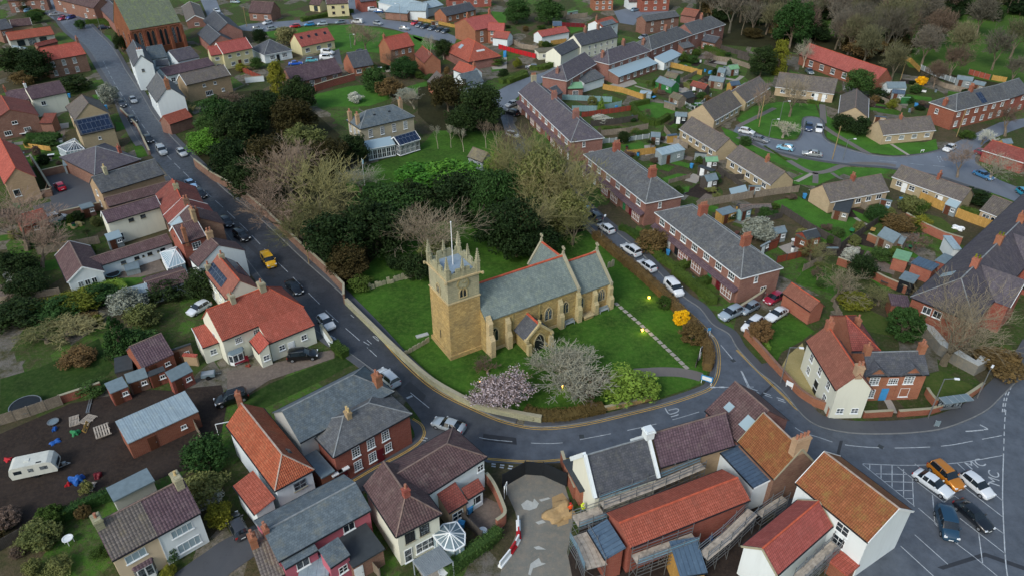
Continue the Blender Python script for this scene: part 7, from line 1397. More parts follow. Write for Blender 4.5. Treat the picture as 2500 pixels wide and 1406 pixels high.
for poly,num,ang,where in (([(1500,330),(1640,120),(1760,100),(1800,170),(1740,330),(1960,470),(1900,560),(1800,620),(1560,420),(1480,330)],90,-.62,'the back gardens behind the brick terraces'),([(1900,600),(2100,500),(2300,580),(2180,700),(2000,700)],26,-.62,'the gardens below the large lawn'),([(0,350),(150,300),(240,400),(330,480),(420,640),(200,720),(0,760)],50,.4,'the walled gardens at the far left'),([(480,120),(640,130),(820,160),(1000,170),(700,180),(500,200)],24,.3,'the upper middle gardens'),([(2040,180),(2240,200),(2400,230),(2240,290),(2100,260)],26,-.5,'the gardens by the meadow')):
    PP=gpoly('z',poly);k=0;m_=0;xs_=[p.x for p in PP];ys_=[p.y for p in PP]
    while m_ < num and k < 1500:
        k +=1;x=rs.uniform(min(xs_),max(xs_));y=rs.uniform(min(ys_),max(ys_))
        if not (inpoly(x,y,PP) and clear(x,y,1.0)):continue
        m_ += 1; n += 1
        if m_ % 3:
            w_,l_=rs.uniform(1.2,3.4),rs.uniform(2,6.5);c_,s_=math.cos(ang),math.sin(ang);sheet('garden_patch',[(x+a*c_-b*s_,y+a*s_+b*c_) for a,b in ((-w_,-l_/2),(w_,-l_/2),(w_*rs.uniform(.8,1),l_/2),(-w_,l_/2))],M[rs.choice(['grass','grass_bright','soil','paving','grass_rough','grass','yard','concrete'])],.0022+n*.00002)
        else:
            nm=rs.choice(list(BX));r=empty(nm[0].replace(' ','_'),(x,y,0),ang+rs.choice([0,1.57]),nm[1]+' '+nm[0]+' in '+where+', '+('left' if x < sum(xs_)/len(xs_) else 'right')+' side',nm[0],'things in '+where);[link(me.name.split('.')[0],me,r) for me in BX[nm]]
# hedges
for reg,pts,h,w_,lb,mat in (('g',[(1280,880),(1400,960),(1520,1060),(1600,1090)],1.4,1.3,'hedge in front of the near terrace, upper length','hedge'),('g',[(1570,1110),(1700,1210),(1850,1330),(1900,1385)],1.4,1.8,'broad hedge in front of the near terrace, lower length','hedge'),('g',[(1600,1090),(1700,1040)],1.3,1.6,'hedge dividing the front gardens of the near terrace','hedge'),
 ('g',[(1760,1220),(1870,1190)],1.2,1.6,'short hedge beside the blue bin of the near terrace','hedge'),('g',[(1100,740),(1200,780),(1300,860)],1.1,1.4,'low hedge below the parked white cars','hedge'),('c',[(80,720),(200,680),(290,640)],1.4,2.4,'dark hedge on the outside of the road curve','hedge'),('c',[(330,600),(430,600),(540,560)],1.4,2.4,'dark hedge beside the whitewashed cottages drive','hedge'),
 ('c',[(1200,930),(1260,1010),(1400,1080),(1520,1020)],1.6,1.4,'hedge round the square garden lawn','hedge'),('c',[(1200,920),(1350,890)],1.4,1.2,'hedge along the upper edge of the square lawn','hedge'),('c',[(1660,740),(1750,780),(1860,800)],1.2,1.5,'clipped hedge among the allotment sheds','leaf_olive'),('c',[(1840,430),(1980,490)],1.8,2.4,'dark hedge behind the brick row back gardens','hedge'),
 ('h',[(1640,570),(1560,540)],1.2,1.4,'short hedge behind the moss grey bungalow','hedge'),('h',[(1900,600),(2050,640),(2230,700)],1.6,1.8,'clipped dark hedge behind the right edge bungalow','hedge'),('b',[(480,190),(660,150),(740,130)],1.4,2,'hedge in front of the pale yellow house','hedge'),('b',[(750,140),(920,110)],1.4,2,'hedge beside the pale yellow house','hedge'),
 ('a',[(740,210),(900,200),(930,230)],1.6,2.2,'dark hedge beside the parked cars left of the hall','hedge'),('a',[(240,1200),(380,1190),(520,1190)],1.5,1.6,'clipped green hedge in the left courtyard','leaf_mid'),('m',[(960,740),(800,800),(600,900),(430,980)],1.5,1.2,'hedge between the bare plot and the rendered cottages','leaf_mid'),('m',[(430,980),(250,1080)],1.5,1.8,'olive hedge beside the bottom left gardens','leaf_olive'),
 ('n',[(1700,1400),(1880,1260),(2050,1140),(2140,1060)],1.6,1.4,'ivy hedge on the wall behind the pergola','leaf_mid'),('j',[(760,520),(800,560),(860,610)],1.4,1.6,'dark hedge beside the black car drive','hedge'),('e',[(690,1310),(1000,1220),(1080,1290)],1.2,1.2,'yellow green hedge at the foot of the long lawn','leaf_lime'),('d',[(600,880),(700,900)],.9,1.2,'low hedge before the grey roofed bungalow','hedge'),
 ('l',[(200,430),(270,540)],.6,.8,'low edging plants on the junction garden lawn','leaf_lime'),('i',[(250,260),(450,210),(720,130)],2.2,2.6,'tall yellow green hedge across the long garden','leaf_gold'),('i',[(420,330),(600,300),(850,270)],1.0,1.6,'brown reed bed between the hedge and the lawn','hedge_brown'),('c',[(960,1130),(1100,1120)],1.1,1.2,'hedge beside the white rail fence','hedge'),
 ('h',[(230,30),(330,90),(420,150)],.3,.5,'low planting beside the lower bungalow','hedge'),('z',[(1240,205),(1285,188)],1.3,1.8,'hedge by the white gate post','hedge')):
    hedge(reg,pts,h,w_,lb,mat,dens=70 if w_ > 2 else 110)
# ================================================================ GARDEN WALLS AND FENCES
gwall('z',[(478,408),(520,440),(555,460),(600,488),(660,540),(730,608),(800,672),(842,716),(842,742)],1.9,'long red brick wall between the main road and the trees','brick_old')
gwall('z',[(846,742),(905,800),(975,868),(1045,930),(1110,970),(1170,998),(1240,1015),(1322,1030)],1.0,'low pale stone wall round the churchyard bend','stone_grey',th=.5,sm=True);gwall('z',[(1475,1002),(1540,988),(1590,975)],.7,'low tumbled stone wall by the lower churchyard edge','stone')
gwall('l',[(60,420),(200,570),(320,710),(440,840),(520,930),(640,1010),(760,1060),(770,1110)],1.3,'curved brick wall round the gravel garden at the junction','brick_orange','brick_old',sm=True);gwall('l',[(1075,1120),(1320,1105)],1.0,'short pinkish brick wall in front of the orange cottage','brick_red');gwall('l',[(1370,1110),(1640,1090),(1740,1060)],1.0,'brick wall in front of the cottage leading to the shelter','brick_red')
gwall('l',[(1610,920),(1650,980),(1720,1030),(1900,1000),(2090,880)],1.2,'curving orange brick wall behind the bus shelter','brick_orange',sm=True);gwall('l',[(1500,380),(1620,430),(1740,570),(1880,660),(2020,740),(2090,690)],1.8,'crumbling wall with pale concrete top under the large bare tree','concrete','cement',th=1.2)
gwall('h',[(1430,665),(1600,760),(1750,830),(1910,880)],1.7,'long brick wall below the new orange fence','brick_orange');gwall('h',[(1110,830),(1240,890),(1350,940)],1.4,'mossy brick wall beside the green roofed outhouse','brick_orange');gwall('h',[(850,1040),(1100,1130),(1250,1210),(1440,1290)],1.5,'red brick garden wall between the junction gardens','brick_red');gwall('l',[(270,20),(200,110),(0,240)],1.5,'brick wall between the two pairs of parked cars','brick')
gwall('n',[(2035,610),(2100,700),(2170,860),(2190,950),(2120,1010)],1.6,'curved orange brick wall round the small yard by the site','brick_orange',sm=True);gwall('o',[(590,440),(640,600),(700,750)],1.9,'narrow dark red brick wall beside the cream cottage','brick_red');gwall('b',[(600,790),(760,740),(940,690)],2.0,'weathered red brick garden wall behind the manor lawn','brick_red');gwall('b',[(0,715),(160,700)],1.6,'pale rendered wall left of the golden conifer','white')
gwall('e',[(280,160),(370,300),(455,440)],1.8,'brick wall left of the red car yard','brick_old');gwall('e',[(380,290),(730,210),(800,340)],1.6,'brick wall behind the red parked car','brick_old');gwall('e',[(120,520),(455,450)],1.6,'brick wall along the yard entrance','brick_old');gwall('e',[(530,650),(880,570)],1.6,'mossy wall between the yard and the rubble garden','brick_old');gwall('i',[(520,1000),(880,880)],1.3,'pink brick wall joining the plank fence to the brick sheds','brick_red')
gwall('j',[(655,400),(750,540)],1.7,'white rendered wall beside the black car','white');gwall('a',[(1040,960),(1180,1100),(1290,1330)],1.0,'low brick wall on the left side of the main road','brick_old')
FN=[('i',[(0,1190),(260,1110),(540,1010)],1.7,'long weathered plank fence beside the bare plot','wood'),('e',[(0,1370),(280,1330),(520,1290)],1.2,'open rail fence by the small white shed','wood'),('e',[(330,960),(600,910),(860,860)],1.6,'grey timber fence behind the white gabled cottage','wood'),('h',[(1555,490),(1750,580),(1950,665),(2160,740)],1.9,'new orange timber fence with horizontal rails','wood_new'),
 ('c',[(955,770),(1120,800),(1300,860)],1.6,'light timber fence with posts beside the green sheds','wood_new'),('c',[(1300,860),(1420,800)],1.6,'timber fence corner by the square lawn','wood_new'),('c',[(690,960),(920,960),(1110,920)],1.6,'pale blue painted fence behind the curved terrace','wood_teal'),('c',[(605,860),(820,870),(1030,880)],1.5,'upper pale blue fence behind the curved terrace','wood_teal'),('c',[(770,1010),(1000,980),(1200,950)],1.4,'dark red timber fence below the blue fence','wood_red'),
 ('c',[(850,1090),(1060,1070),(1250,1040)],1.6,'dark green timber fence beside the blossoming shrub','wood_dark'),('c',[(940,1170),(1150,1150),(1340,1110)],1.5,'grey brown timber fence behind the terrace end','wood'),('c',[(950,1235),(1180,1215),(1350,1190)],1.2,'white post and rail fence','wood_grey'),('c',[(1450,560),(1620,600),(1800,650)],1.6,'yellowish timber fence behind the glazed extensions','wood_new'),('c',[(60,420),(200,460),(380,505)],1.5,'bright red painted fence in the upper gardens','redpaint'),
 ('c',[(150,360),(260,420),(400,440)],1.6,'grey fence above the red painted fence','wood'),('c',[(640,170),(820,150)],1.7,'grey fence beside the leylandii trees','wood'),('c',[(600,230),(800,240)],1.5,'dark red fence behind the garden swing','maroon'),('c',[(510,390),(640,370)],1.5,'yellow timber fence behind the low outbuilding','wood_new'),('c',[(1160,1350),(1400,1320)],1.6,'yellow timber fence left of the grey cabin','wood_new'),
 ('c',[(1640,700),(1760,640)],1.2,'timber fence between two allotments','wood'),('c',[(1480,1130),(1560,1230),(1680,1280)],1.4,'grey timber fence beside the bin store','wood'),('c',[(1660,920),(1740,960),(1880,850)],1.4,'concrete panel fence beside the water tank','wood_grey'),('c',[(1840,380),(2000,440),(2200,500)],1.6,'dark slatted fence behind the farthest terrace','wood_dark'),('c',[(1900,520),(2050,540),(2230,600)],1.5,'pale fence along the allotment edge','wood'),
 ('g',[(1760,560),(1960,520),(2240,470)],1.7,'long grey panel fence behind the brick terrace','wood'),('g',[(1780,330),(1990,300)],1.3,'dark post and rail fence in the back gardens','wood_dark'),('g',[(1940,240),(2040,310),(2190,310)],1.2,'dark brown slatted fence by the bungalow back doors','wood_dark'),('g',[(1520,350),(1700,300)],1.0,'low timber fence between two small lawns','wood'),('g',[(2060,320),(2160,390)],1.1,'dark rail fence next to the glass cold frame','wood_dark'),
 ('h',[(150,470),(340,440),(520,420)],1.5,'grey fence at the top of the large lawn','wood'),('h',[(370,590),(450,640),(600,740),(720,810),(870,890)],1.6,'low wooden fence along the lower edge of the large lawn','wood_dark'),('h',[(870,920),(1010,820),(1160,720),(1300,620)],1.6,'long dark fence below the large lawn','wood_dark'),('h',[(330,1030),(500,990),(660,940)],1.4,'dark red fence in front of the stone patio','wood_red'),('h',[(560,1100),(720,1020)],1.4,'grey fence beside the swing','wood'),
 ('h',[(240,680),(380,640)],1.3,'dark blue grey fence behind the grey green shrub','wood_dark'),('h',[(1045,540),(1150,610)],1.2,'curved pale picket fence behind the cream ended bungalow','wood'),('d',[(1400,510),(1480,540),(1560,620)],1.5,'brown timber fence beside the meadow','wood_new'),('d',[(1570,600),(1700,660),(1900,730),(2100,760)],1.5,'blue grey fence along the far gardens','wood_grey'),('d',[(1650,700),(1780,760),(1960,800)],1.4,'pale concrete fence in the far gardens','wood'),
 ('d',[(1130,840),(1280,900),(1400,960)],1.5,'timber fence behind the gable end bungalow','wood'),('d',[(1980,640),(2160,690)],1.6,'bright orange plastic barrier fence beside the meadow','tile_red'),('d',[(2180,690),(2300,710)],1.5,'new timber fence right of the orange barrier','wood_new'),('d',[(0,500),(100,530)],1.5,'slatted dark carport fence at the wood edge','wood_dark'),('b',[(0,620),(140,700)],1.4,'red brown timber fence left of the golden conifer','wood_red'),
 ('b',[(1480,180),(1640,210),(1810,245)],1.2,'yellow timber fence behind the row of parked cars','wood_new'),('a',[(215,1270),(440,1300)],1.2,'yellowish timber fence in the left courtyard','wood_new'),('a',[(830,810),(890,890)],1.0,'white rail fence beside the small lawn','wood_grey'),('m',[(0,1190),(220,1070)],1.5,'dark timber fence along the lower edge of the bare plot','wood_dark'),('i',[(1640,1140),(1740,1330)],1.8,'leaning sheet timber fence beside the metal roofed barn','wood'),
 ('n',[(1010,1280),(1140,1430)],1.6,'grey timber fence between the pink and the white house','wood'),('n',[(1800,920),(1900,1010),(2000,1110)],1.7,'dark timber fence beside the octagonal conservatory','wood_dark'),('a',[(2050,610),(2250,690)],1.5,'red brown fence below the yellow houses','wood_red'),('k',[(1790,560),(1750,690)],.9,'thin gate post fence at the churchyard path','wood_dark'),('l',[(820,170),(880,270),(925,400)],1.2,'low wattle fence beside the clay garage garden','wood')]
for reg,pts,h,lb,mat in FN:fence(reg,pts,h,lb,mat,'wt' if mat in ('wood_grey',) else ('wood_dark' if mat in ('wood_dark','maroon','redpaint','wood_red') else mat if mat !='tile_red' else 'steel'))
# ================================================================ SHEDS
SH=[('c',(1405,700),(1545,750),(1445,655),'g','felt','wood_green','long bright green shed',2.0),('c',(1480,655),(1580,680),(1500,610),'g','tile_moss','wood_green','green door shed with mossy roof',2.0),('c',(1520,830),(1605,865),(1560,790),'g','tile_moss','wood','pale workshop shed among the allotments',2.1),('c',(1640,860),(1750,830),(1620,800),'g','felt_dark','wood_dark','dark greenhouse like shed',1.9),
 ('c',(1700,735),(1830,770),(1720,690),'g','tile_oldred','wood_dark','dark red corrugated shed with rooflight',2.1),('c',(1860,690),(1990,710),(1850,640),'g','felt','wood','grey roofed summer cabin with white doors',2.2),('c',(1935,620),(2000,630),(1950,580),'g','felt','wood_grey','small grey allotment shed',2.0),('c',(2050,600),(2130,590),(2060,550),'g','felt_green','wood_grey','green roofed allotment shed',2.1),('c',(2060,740),(2140,730),(2050,700),'g','metal_blue','wood_new','blue roofed timber shed beside the bungalow',2.0),
 ('c',(1745,890),(1830,890),(1760,865),'x','metal_roof','wood_green','square green tank with white top',1.6),('c',(1480,870),(1580,900),(1490,840),'x','felt','wood','low grey store beside the workshop shed',1.8),('c',(1575,1000),(1680,1005),(1590,965),'g','felt','bk','black shed with two small windows',2.0),('c',(1365,1175),(1450,1180),(1380,1140),'g','felt','wood_grey','pale grey garden shed behind the terrace end',2.1),('c',(1520,1170),(1600,1160),(1510,1125),'x','metal_blue','wood_new','timber store with blue flat roof',1.9),
 ('c',(1745,1310),(1850,1320),(1760,1270),'x','felt_dark','wood_grey','grey flat roofed bin store behind the bungalow',1.9),('g',(1465,105),(1665,55),(1405,50),'m','metal_roof','wood_grey','large pale grey cabin with white windows',2.5),('g',(1770,200),(1900,245),(1800,170),'x','felt_dark','wood_dark','dark flat roofed shelter over the patio',2.1),('g',(1840,160),(1950,155),(1860,125),'g','felt_green','wood_dark','green felt roofed shed by the fence',2.0),('g',(1850,330),(1950,310),(1840,270),'g','felt','wood_dark','grey roofed lean-to shed in the back gardens',2.1),
 ('g',(2060,445),(2200,410),(2050,400),'m','glass_light','wood_dark','cold frame house with two glass panels',1.4),('g',(1985,620),(2110,585),(1920,575),'m','felt','wood_new','timber summer house with three glazed doors',2.1),('g',(2150,590),(2240,560),(2130,560),'g','tile_greybrown','wood_teal','shed with a teal door',2.1),('h',(30,560),(300,550),(20,530),'g','tile_greybrown','wood_dark','long grey corrugated shed beside the lawn',1.9),('h',(330,780),(430,760),(315,730),'g','felt','wood_grey','small pale roofed shed near the patio',2.1),
 ('h',(210,890),(290,845),(200,860),'x','wood_grey','wood_dark','dark store with pale door',2.0),('h',(285,850),(365,820),(280,830),'x','brownpaint','wood_red','brown lean-to beside the pale door store',1.9),('h',(500,790),(590,830),(540,760),'g','wood_dark','wood_red','red stained shed with dark roof',2.2),('h',(600,830),(720,800),(560,760),'g','felt_dark','wood_red','larger red stained summer house',2.3),('h',(770,900),(870,900),(780,870),'x','felt','wood_dark','low blue grey store at the fence corner',1.5),
 ('h',(820,570),(960,600),(850,540),'x','felt_dark','wood','weathered shed beside the cream ended bungalow',2.0),('h',(1200,790),(1340,860),(1250,700),'m','felt','wood','pale garage with dark rear wall',2.4),('h',(1360,850),(1420,870),(1395,790),'g','felt','wood','small shed with yellow door panel',2.1),('h',(1230,480),(1330,500),(1240,450),'x','felt','wood_grey','grey lean-to behind the cream ended bungalow',2.0),('h',(1780,520),(1880,560),(1800,490),'m','glass_light','wood_grey','small glass porch behind the moss grey bungalow',2.0),
 ('h',(100,370),(210,370),(110,340),'x','felt','wood_grey','grey shed behind the long lower bungalow',2.0),('d',(1290,760),(1455,760),(1300,700),'g','felt','white','white cottage shed in the far gardens',2.6),('d',(1330,800),(1440,810),(1350,770),'g','metal_blue','wood_grey','navy roofed hut before the white cottage shed',2.2),('d',(1410,840),(1490,840),(1420,815),'x','felt_green','wood_green','green box shed in the far gardens',1.8),('d',(1180,1000),(1280,1010),(1190,970),'x','metal_blue','brick_buff','blue roofed store beside the bungalow',2.2),
 ('d',(1880,680),(2020,700),(1900,650),'g','felt','wood_grey','grey shed roofs beside the meadow, left one',2.1),('d',(2020,720),(2120,740),(2030,690),'g','felt','wood','grey shed roofs beside the meadow, right one',2.1),('d',(2290,1240),(2370,1230),(2300,1190),'g','felt','wood_new','yellowish shed by the junction blossom tree',2.2),('d',(640,520),(700,540),(650,500),'x','felt','wood_teal','teal cabin in front of the barn',2.2),
 ('e',(540,195),(680,180),(520,125),'m','felt','wood_grey','pale flat roofed shed in the courtyard garden',2.0),('e',(700,570),(810,540),(660,500),'x','felt','brick_old','open fronted store behind the yard',2.0),('e',(925,840),(1050,800),(915,790),'m','glass_light','wood_grey','white lean-to greenhouse below the cream house',2.0),('e',(1110,1310),(1280,1265),(1065,1260),'m','metal_roof','wood_grey','shed with translucent white roof beside the lawn',2.1),('e',(1075,1100),(1200,1070),(1080,1050),'x','felt','wood_grey','covered garden furniture store on the yard',1.1),
 ('i',(1217,697),(1492,573),(1130,500),'g','tile_purple','brick_red','garage with mottled brown roof and white verge',2.5),('i',(945,915),(1100,850),(890,830),'m','felt','brick_red','brick shed with an open yellow door',2.3),('i',(1095,830),(1270,770),(1075,790),'m','felt','brick_old','low store with an orange brick pier',2.1),('i',(1275,770),(1420,715),(1255,730),'m','felt_dark','brick_red','middle brick shed of the row',2.2),('i',(1470,815),(1655,720),(1415,730),'m','felt','brick_red','brick shed with chamfered grey roof',2.3),
 ('i',(1560,590),(1680,600),(1570,545),'x','tile_red','brick_tan','tiny outhouse with an orange roof',1.8),('i',(1430,560),(1640,490),(1410,430),'x','felt_dark','brick_old','dark flat roof beside the cream house',2.6),('i',(985,740),(1140,700),(990,640),'x','felt_dark','wood_dark','black tarpaulin covered store beside the garage',1.5),('i',(1095,1345),(1705,1065),(970,1160),'m','metal_roof','brick_red','large barn with pale metal roof in the bare plot',2.7),
 ('c',(525,225),(605,225),(530,185),'g','metal_blue','wood_new','yellow summer house with dark roof',2.2),('c',(660,110),(745,95),(650,65),'x','felt_green','wood_grey','dark framed garden cabin by the leylandii',2.4),('b',(1590,190),(1655,185),(1595,145),'x','wood','wood','timber shed behind the parked cars',2.2),('c',(1270,800),(1370,810),(1280,780),'g','metal_roof','metal_roof','small rounded white store on the lawn',1.4),('a',(95,400),(215,420),(110,370),'x','metal_roof','wood_grey','white topped trailer beside the garages',1.8)]
for reg, A, B, R, kd, ro, wa, lb, he in SH:
    house(reg,A,B,R,'A',he,kd,ro,wa,lb,cat='shed',name='shed',gut=None,ov=.12,og=.06,pitch=(10,38),doors=[('f',.3,'wt' if 'dark' in wa or 'bk' in wa else 'brownpaint')] if he > 1.9 else (),wins=[('f',1,[1.3],.7,.6,2,1,.55,.95)] if he > 1.95 else ())
# ================================================================ VEHICLES
CARS=[('a',(1015,872),(1068,915),'suv','3a3e44','dark grey car with tail gate to the camera, oncoming beside the olive tree'),('a',(1125,835),(1162,885),'hatch','8d959b','light grey car beside the white roadside cottage'),('a',(1112,1000),(1160,1055),'hatch','22262b','black car parked left of the dashed centre line'),('a',(1245,1165),(1305,1225),'hatch','1c1f22','black car in front of the silver van'),('a',(1345,1235),(1428,1340),'van','aab2b5','silver van with a ladder rack on the main road'),('a',(1525,1275),(1598,1345),'hatch','b9c0c3','silver hatchback driving beside the road wall'),
 ('e',(1600,310),(1675,390),'saloon','8db4d8','light blue saloon parked outside the street houses'),('e',(1672,395),(1765,470),'hatch','16181b','black hatchback behind the light blue saloon'),('e',(1905,635),(1985,710),'hatch','23282c','dark hatchback parked alone in the middle of the row'),('e',(2030,760),(2115,825),'suv','1b1c1f','black suv with bright roof rails'),('A',(1640,600),(1800,820),'van','d9a514','bright yellow van parked beside the white gable'),('A',(2030,1040),(2200,1220),'saloon','111317','black saloon parked beside the orange roofed cream house'),
 ('B',(1910,610),(2095,800),'hatch','c8ced1','white hatchback with black roof on the main road'),('B',(1530,1175),(1830,1145),'suv','121417','black people carrier in the cream house drive'),('B',(400,430),(110,600),'hatch','c9d2d8','white hatchback parked left of the cream house'),('j',(1285,835),(1150,722),'suv','c3ccd1','white suv with glass roof passing the blue slate building'),('j',(1850,1215),(1635,1150),'saloon','aeb9bf','silver car turning at the brown roofed house'),
 ('i',(2090,920),(1880,985),'suv','15181b','black off road car standing in the drive'),('m',(2050,1065),(1960,890),'hatch','3a3d42','dark grey hatchback in the brick drive by the lane'),('g',(1040,765),(930,690),'hatch','d3dade','white hatchback, highest of the white cars in the church street'),('g',(1265,960),(1130,872),'suv','cfd6da','white estate car behind the hatchback in the church street'),('g',(1405,1095),(1268,1000),'hatch','d0d7dc','white hatchback directly above the white van'),
 ('g',(1510,1170),(1625,1290),'van','d6dcdf','white van facing the junction in the church street'),('g',(815,560),(740,490),'saloon','7f9fae','light blue car half hidden by the bare trees'),('g',(920,650),(860,595),'hatch','4b555c','dark grey car between the blue car and the white hatchback'),('k',(2125,195),(1985,260),'suv','8fa0ad','pale blue grey car parked beside the terrace end'),('k',(2260,150),(2160,205),'hatch','7d8b97','grey car behind the pale blue grey one'),
 ('l',(370,65),(260,125),'hatch','8a2038','dark red car against the terrace end wall'),('l',(205,265),(55,385),'suv','d2d8dc','white estate car at the curved brick wall'),('l',(410,190),(270,275),'saloon','cfd6db','white coupe with dark roof in front of the clay garage'),('p',(1525,530),(1790,710),'saloon','cdd6dc','white fastback saloon in the car park'),('p',(1660,460),(1870,650),'suv','c07a26','metallic orange suv in the car park'),('p',(1915,540),(2140,725),'hatch','ccd3d8','white hatchback in the car park nearest the lettering'),
 ('p',(1900,800),(2100,980),'saloon','1a1e24','black saloon in the lower car park row'),('p',(1745,835),(1815,1060),'van','223f55','dark van with blue sky lit roof in the car park'),('d',(22,1115),(140,1140),'hatch','d0d6d9','white hatchback with black roof at the start of the close'),('d',(140,1180),(250,1210),'saloon','70767c','grey car behind the white one in the close'),('d',(475,1280),(352,1255),'hatch','7fb6cf','light blue hatchback in the close'),('d',(730,1330),(558,1310),'saloon','9aa1a2','silver saloon in the close'),  # van paint made bluer to carry the sky reflection on its roof
 ('d',(612,1060),(615,1125),'suv','2f3f5c','navy car at the turning head'),('d',(703,1072),(700,1138),'hatch','d0d4d6','white car beside the navy one at the turning head'),('d',(1868,1250),(1775,1295),'hatch','d4d9db','white car at the mouth of the close'),('h',(2060,250),(2165,295),'saloon','3f74a0','blue car under the pale bare street tree'),('h',(2425,400),(2500,455),'hatch','2b93b0','turquoise car at the right edge'),('d',(2060,1300),(2170,1330),'hatch','7d2338','dark red car by the low brick bungalow'),
 ('b',(470,220),(370,232),'hatch','b5202e','red hatchback on the top road'),('b',(588,208),(502,215),'hatch','2f7fb8','blue hatchback behind the red one on the top road'),('b',(698,202),(615,208),'hatch','9fb0bb','pale silver hatchback on the top road'),('b',(862,188),(765,196),'hatch','6c7f8e','blue grey car on the top road'),('b',(1015,185),(900,180),'van','c9cfd2','white van on the top road'),('b',(1085,190),(1180,212),'hatch','8e979c','silver grey car at the top junction'),('b',(1050,80),(1130,75),'van','c9d1d6','white van at the industrial units'),('b',(1175,100),(1105,98),'hatch','2e5f94','blue car beside the white van at the units'),
 ('b',(950,435),(1035,460),'saloon','1f2a3a','dark navy car on the green drive'),('b',(640,440),(762,450),'van','d3d9dc','white van behind the pink roofed bungalow, upper one'),('b',(622,492),(760,488),'van','d5dbde','white van behind the pink roofed bungalow, lower one'),('b',(365,548),(488,540),'saloon','2458b8','bright blue saloon above the long purple roof'),('b',(520,520),(612,515),'hatch','5aa9b4','teal hatchback beside the white vans'),('b',(1490,185),(1412,215),'hatch','c0283a','red car at the end of the parking row'),
 ('b',(1515,205),(1465,230),'hatch','4a5866','first dark car beside the red one in the parking row'),('b',(1570,220),(1505,242),'hatch','2f3945','second dark car of the parking row'),('b',(1632,232),(1568,257),'hatch','55636f','slate blue car in the middle of the parking row'),('b',(1690,245),(1636,270),'hatch','20252b','black car fourth in the parking row'),('b',(1745,255),(1680,282),'hatch','39424c','last dark car of the parking row'),('b',(1320,242),(1405,248),'hatch','9aa3a8','silver car opposite the parking row'),
 ('b',(50,248),(150,245),'hatch','7e8b92','grey car left end of the top road'),('b',(190,250),(265,240),'hatch','8e9ba2','silver car behind the dark garden tree'),('b',(205,190),(165,200),'hatch','cdd3d6','small white car in the cottage drive'),('c',(545,512),(620,532),'suv','c4cace','white car beside the cream gabled cottage'),('c',(220,880),(130,910),'hatch','8b9195','grey car parked at the curve, upper one'),('c',(232,985),(120,955),'suv','202327','black car parked at the curve, lower one'),
 ('c',(390,578),(300,575),'hatch','596167','grey car half hidden by the garden hedge'),('c',(1340,310),(1265,330),'hatch','7a8690','grey car behind the whitewashed cottage'),('c',(150,1148),(215,1172),'hatch','aab3b8','pale car behind the bare trees of the curve'),('e',(545,400),(480,335),'hatch','c01a36','bright red car in the walled yard'),('e',(430,650),(510,625),'van','c5cdd0','white van beside the low brick outhouse'),('a',(560,150),(510,168),'hatch','a81f45','crimson car before the top left house'),('a',(640,140),(570,160),'hatch','2c3f86','dark blue car before the top left house'),
 ('a',(425,128),(520,120),'saloon','8b9297','silver car before the top left house'),('a',(225,95),(275,88),'hatch','6fa3c9','light blue car at the far top left'),('a',(1840,85),(1882,105),'hatch','c5cdd1','white car in the hall lane'),('a',(1975,15),(2060,20),'hatch','93a5b0','pale blue car at the top of the hall lane'),('a',(860,240),(920,235),'hatch','1f2c3f','dark blue car behind the roadside hedge'),('c',(1210,90),(1255,80),'hatch','6b8aa0','blue grey car on the top forecourt'),('d',(590,590),(650,640),'hatch','5d6b70','grey car in front of the barn')]
for reg,ra,fa,kd,col,lb in CARS:car(reg,ra,fa,kd,col,lb,z=.9 if kd=='van' else .6,scale=.96 if kd !='van' else .94,metal=.3 if col in ('aab2b5','b9c0c3','c07a26','9aa1a2','aeb9bf') else 0)
# caravan
a,b=G('m',(110,520),.9),G('m',(490,440),.9);c=(a+b)/2;r=empty('caravan',(c.x,c.y,0),math.atan2(b.y-a.y,b.x-a.x),'white touring caravan with dusty roof standing on the bare plot','caravan')
r.scale=(.92,.95,.85);pr=[(-2.6,.5),(-2.75,1.4),(-2.5,2.35),(-2.1,2.55),(1.8,2.55),(2.3,2.3),(2.6,1.5),(2.7,.9),(2.6,.5)]
mb=MB();[mb.face([(pr[k][0],1.08,pr[k][1]),(pr[k][0],-1.08,pr[k][1]),(pr[(k+1)%9][0],-1.08,pr[(k+1)%9][1]),(pr[(k+1)%9][0],1.08,pr[(k+1)%9][1])]) for k in range(9)];mb.face([(p[0],-1.08,p[1]) for p in pr][::-1]);mb.face([(p[0],1.08,p[1]) for p in pr]);mb.build('body',M['palewall'],r)
for x,w_ in ((-1.7,.9),(-.2,.6),(1.3,.9)):mb=MB();mb.box(x-w_/2,x+w_/2,-1.1,-1.082,1.35,1.95);mb.build('window',M['glass'],r)
mb=MB();mb.box(-.9,-.3,-.3,.3,2.55,2.64);mb.build('roof_hatch',M['palewall'],r);mb=MB();mb.box(.6,1.2,-.9,-.7,2.55,2.6);mb.build('roof_vent',M['bk'],r);mb=MB();mb.box(2.68,2.72,-.7,.7,1.0,1.6);mb.build('front_window',M['glass'],r)
for s in (-1,1):o=link('wheel',(CARP.get('hatch') or car_proto('hatch'))['tyre'],r,(0,s*.95,.33))
mb=MB();mb.bar((2.6,-.5,.45),(3.9,0,.45),.09);mb.bar((2.6,.5,.45),(3.9,0,.45),.09);mb.box(3.0,3.4,-.2,.2,.45,.8);mb.build('drawbar',M['steel'],r)
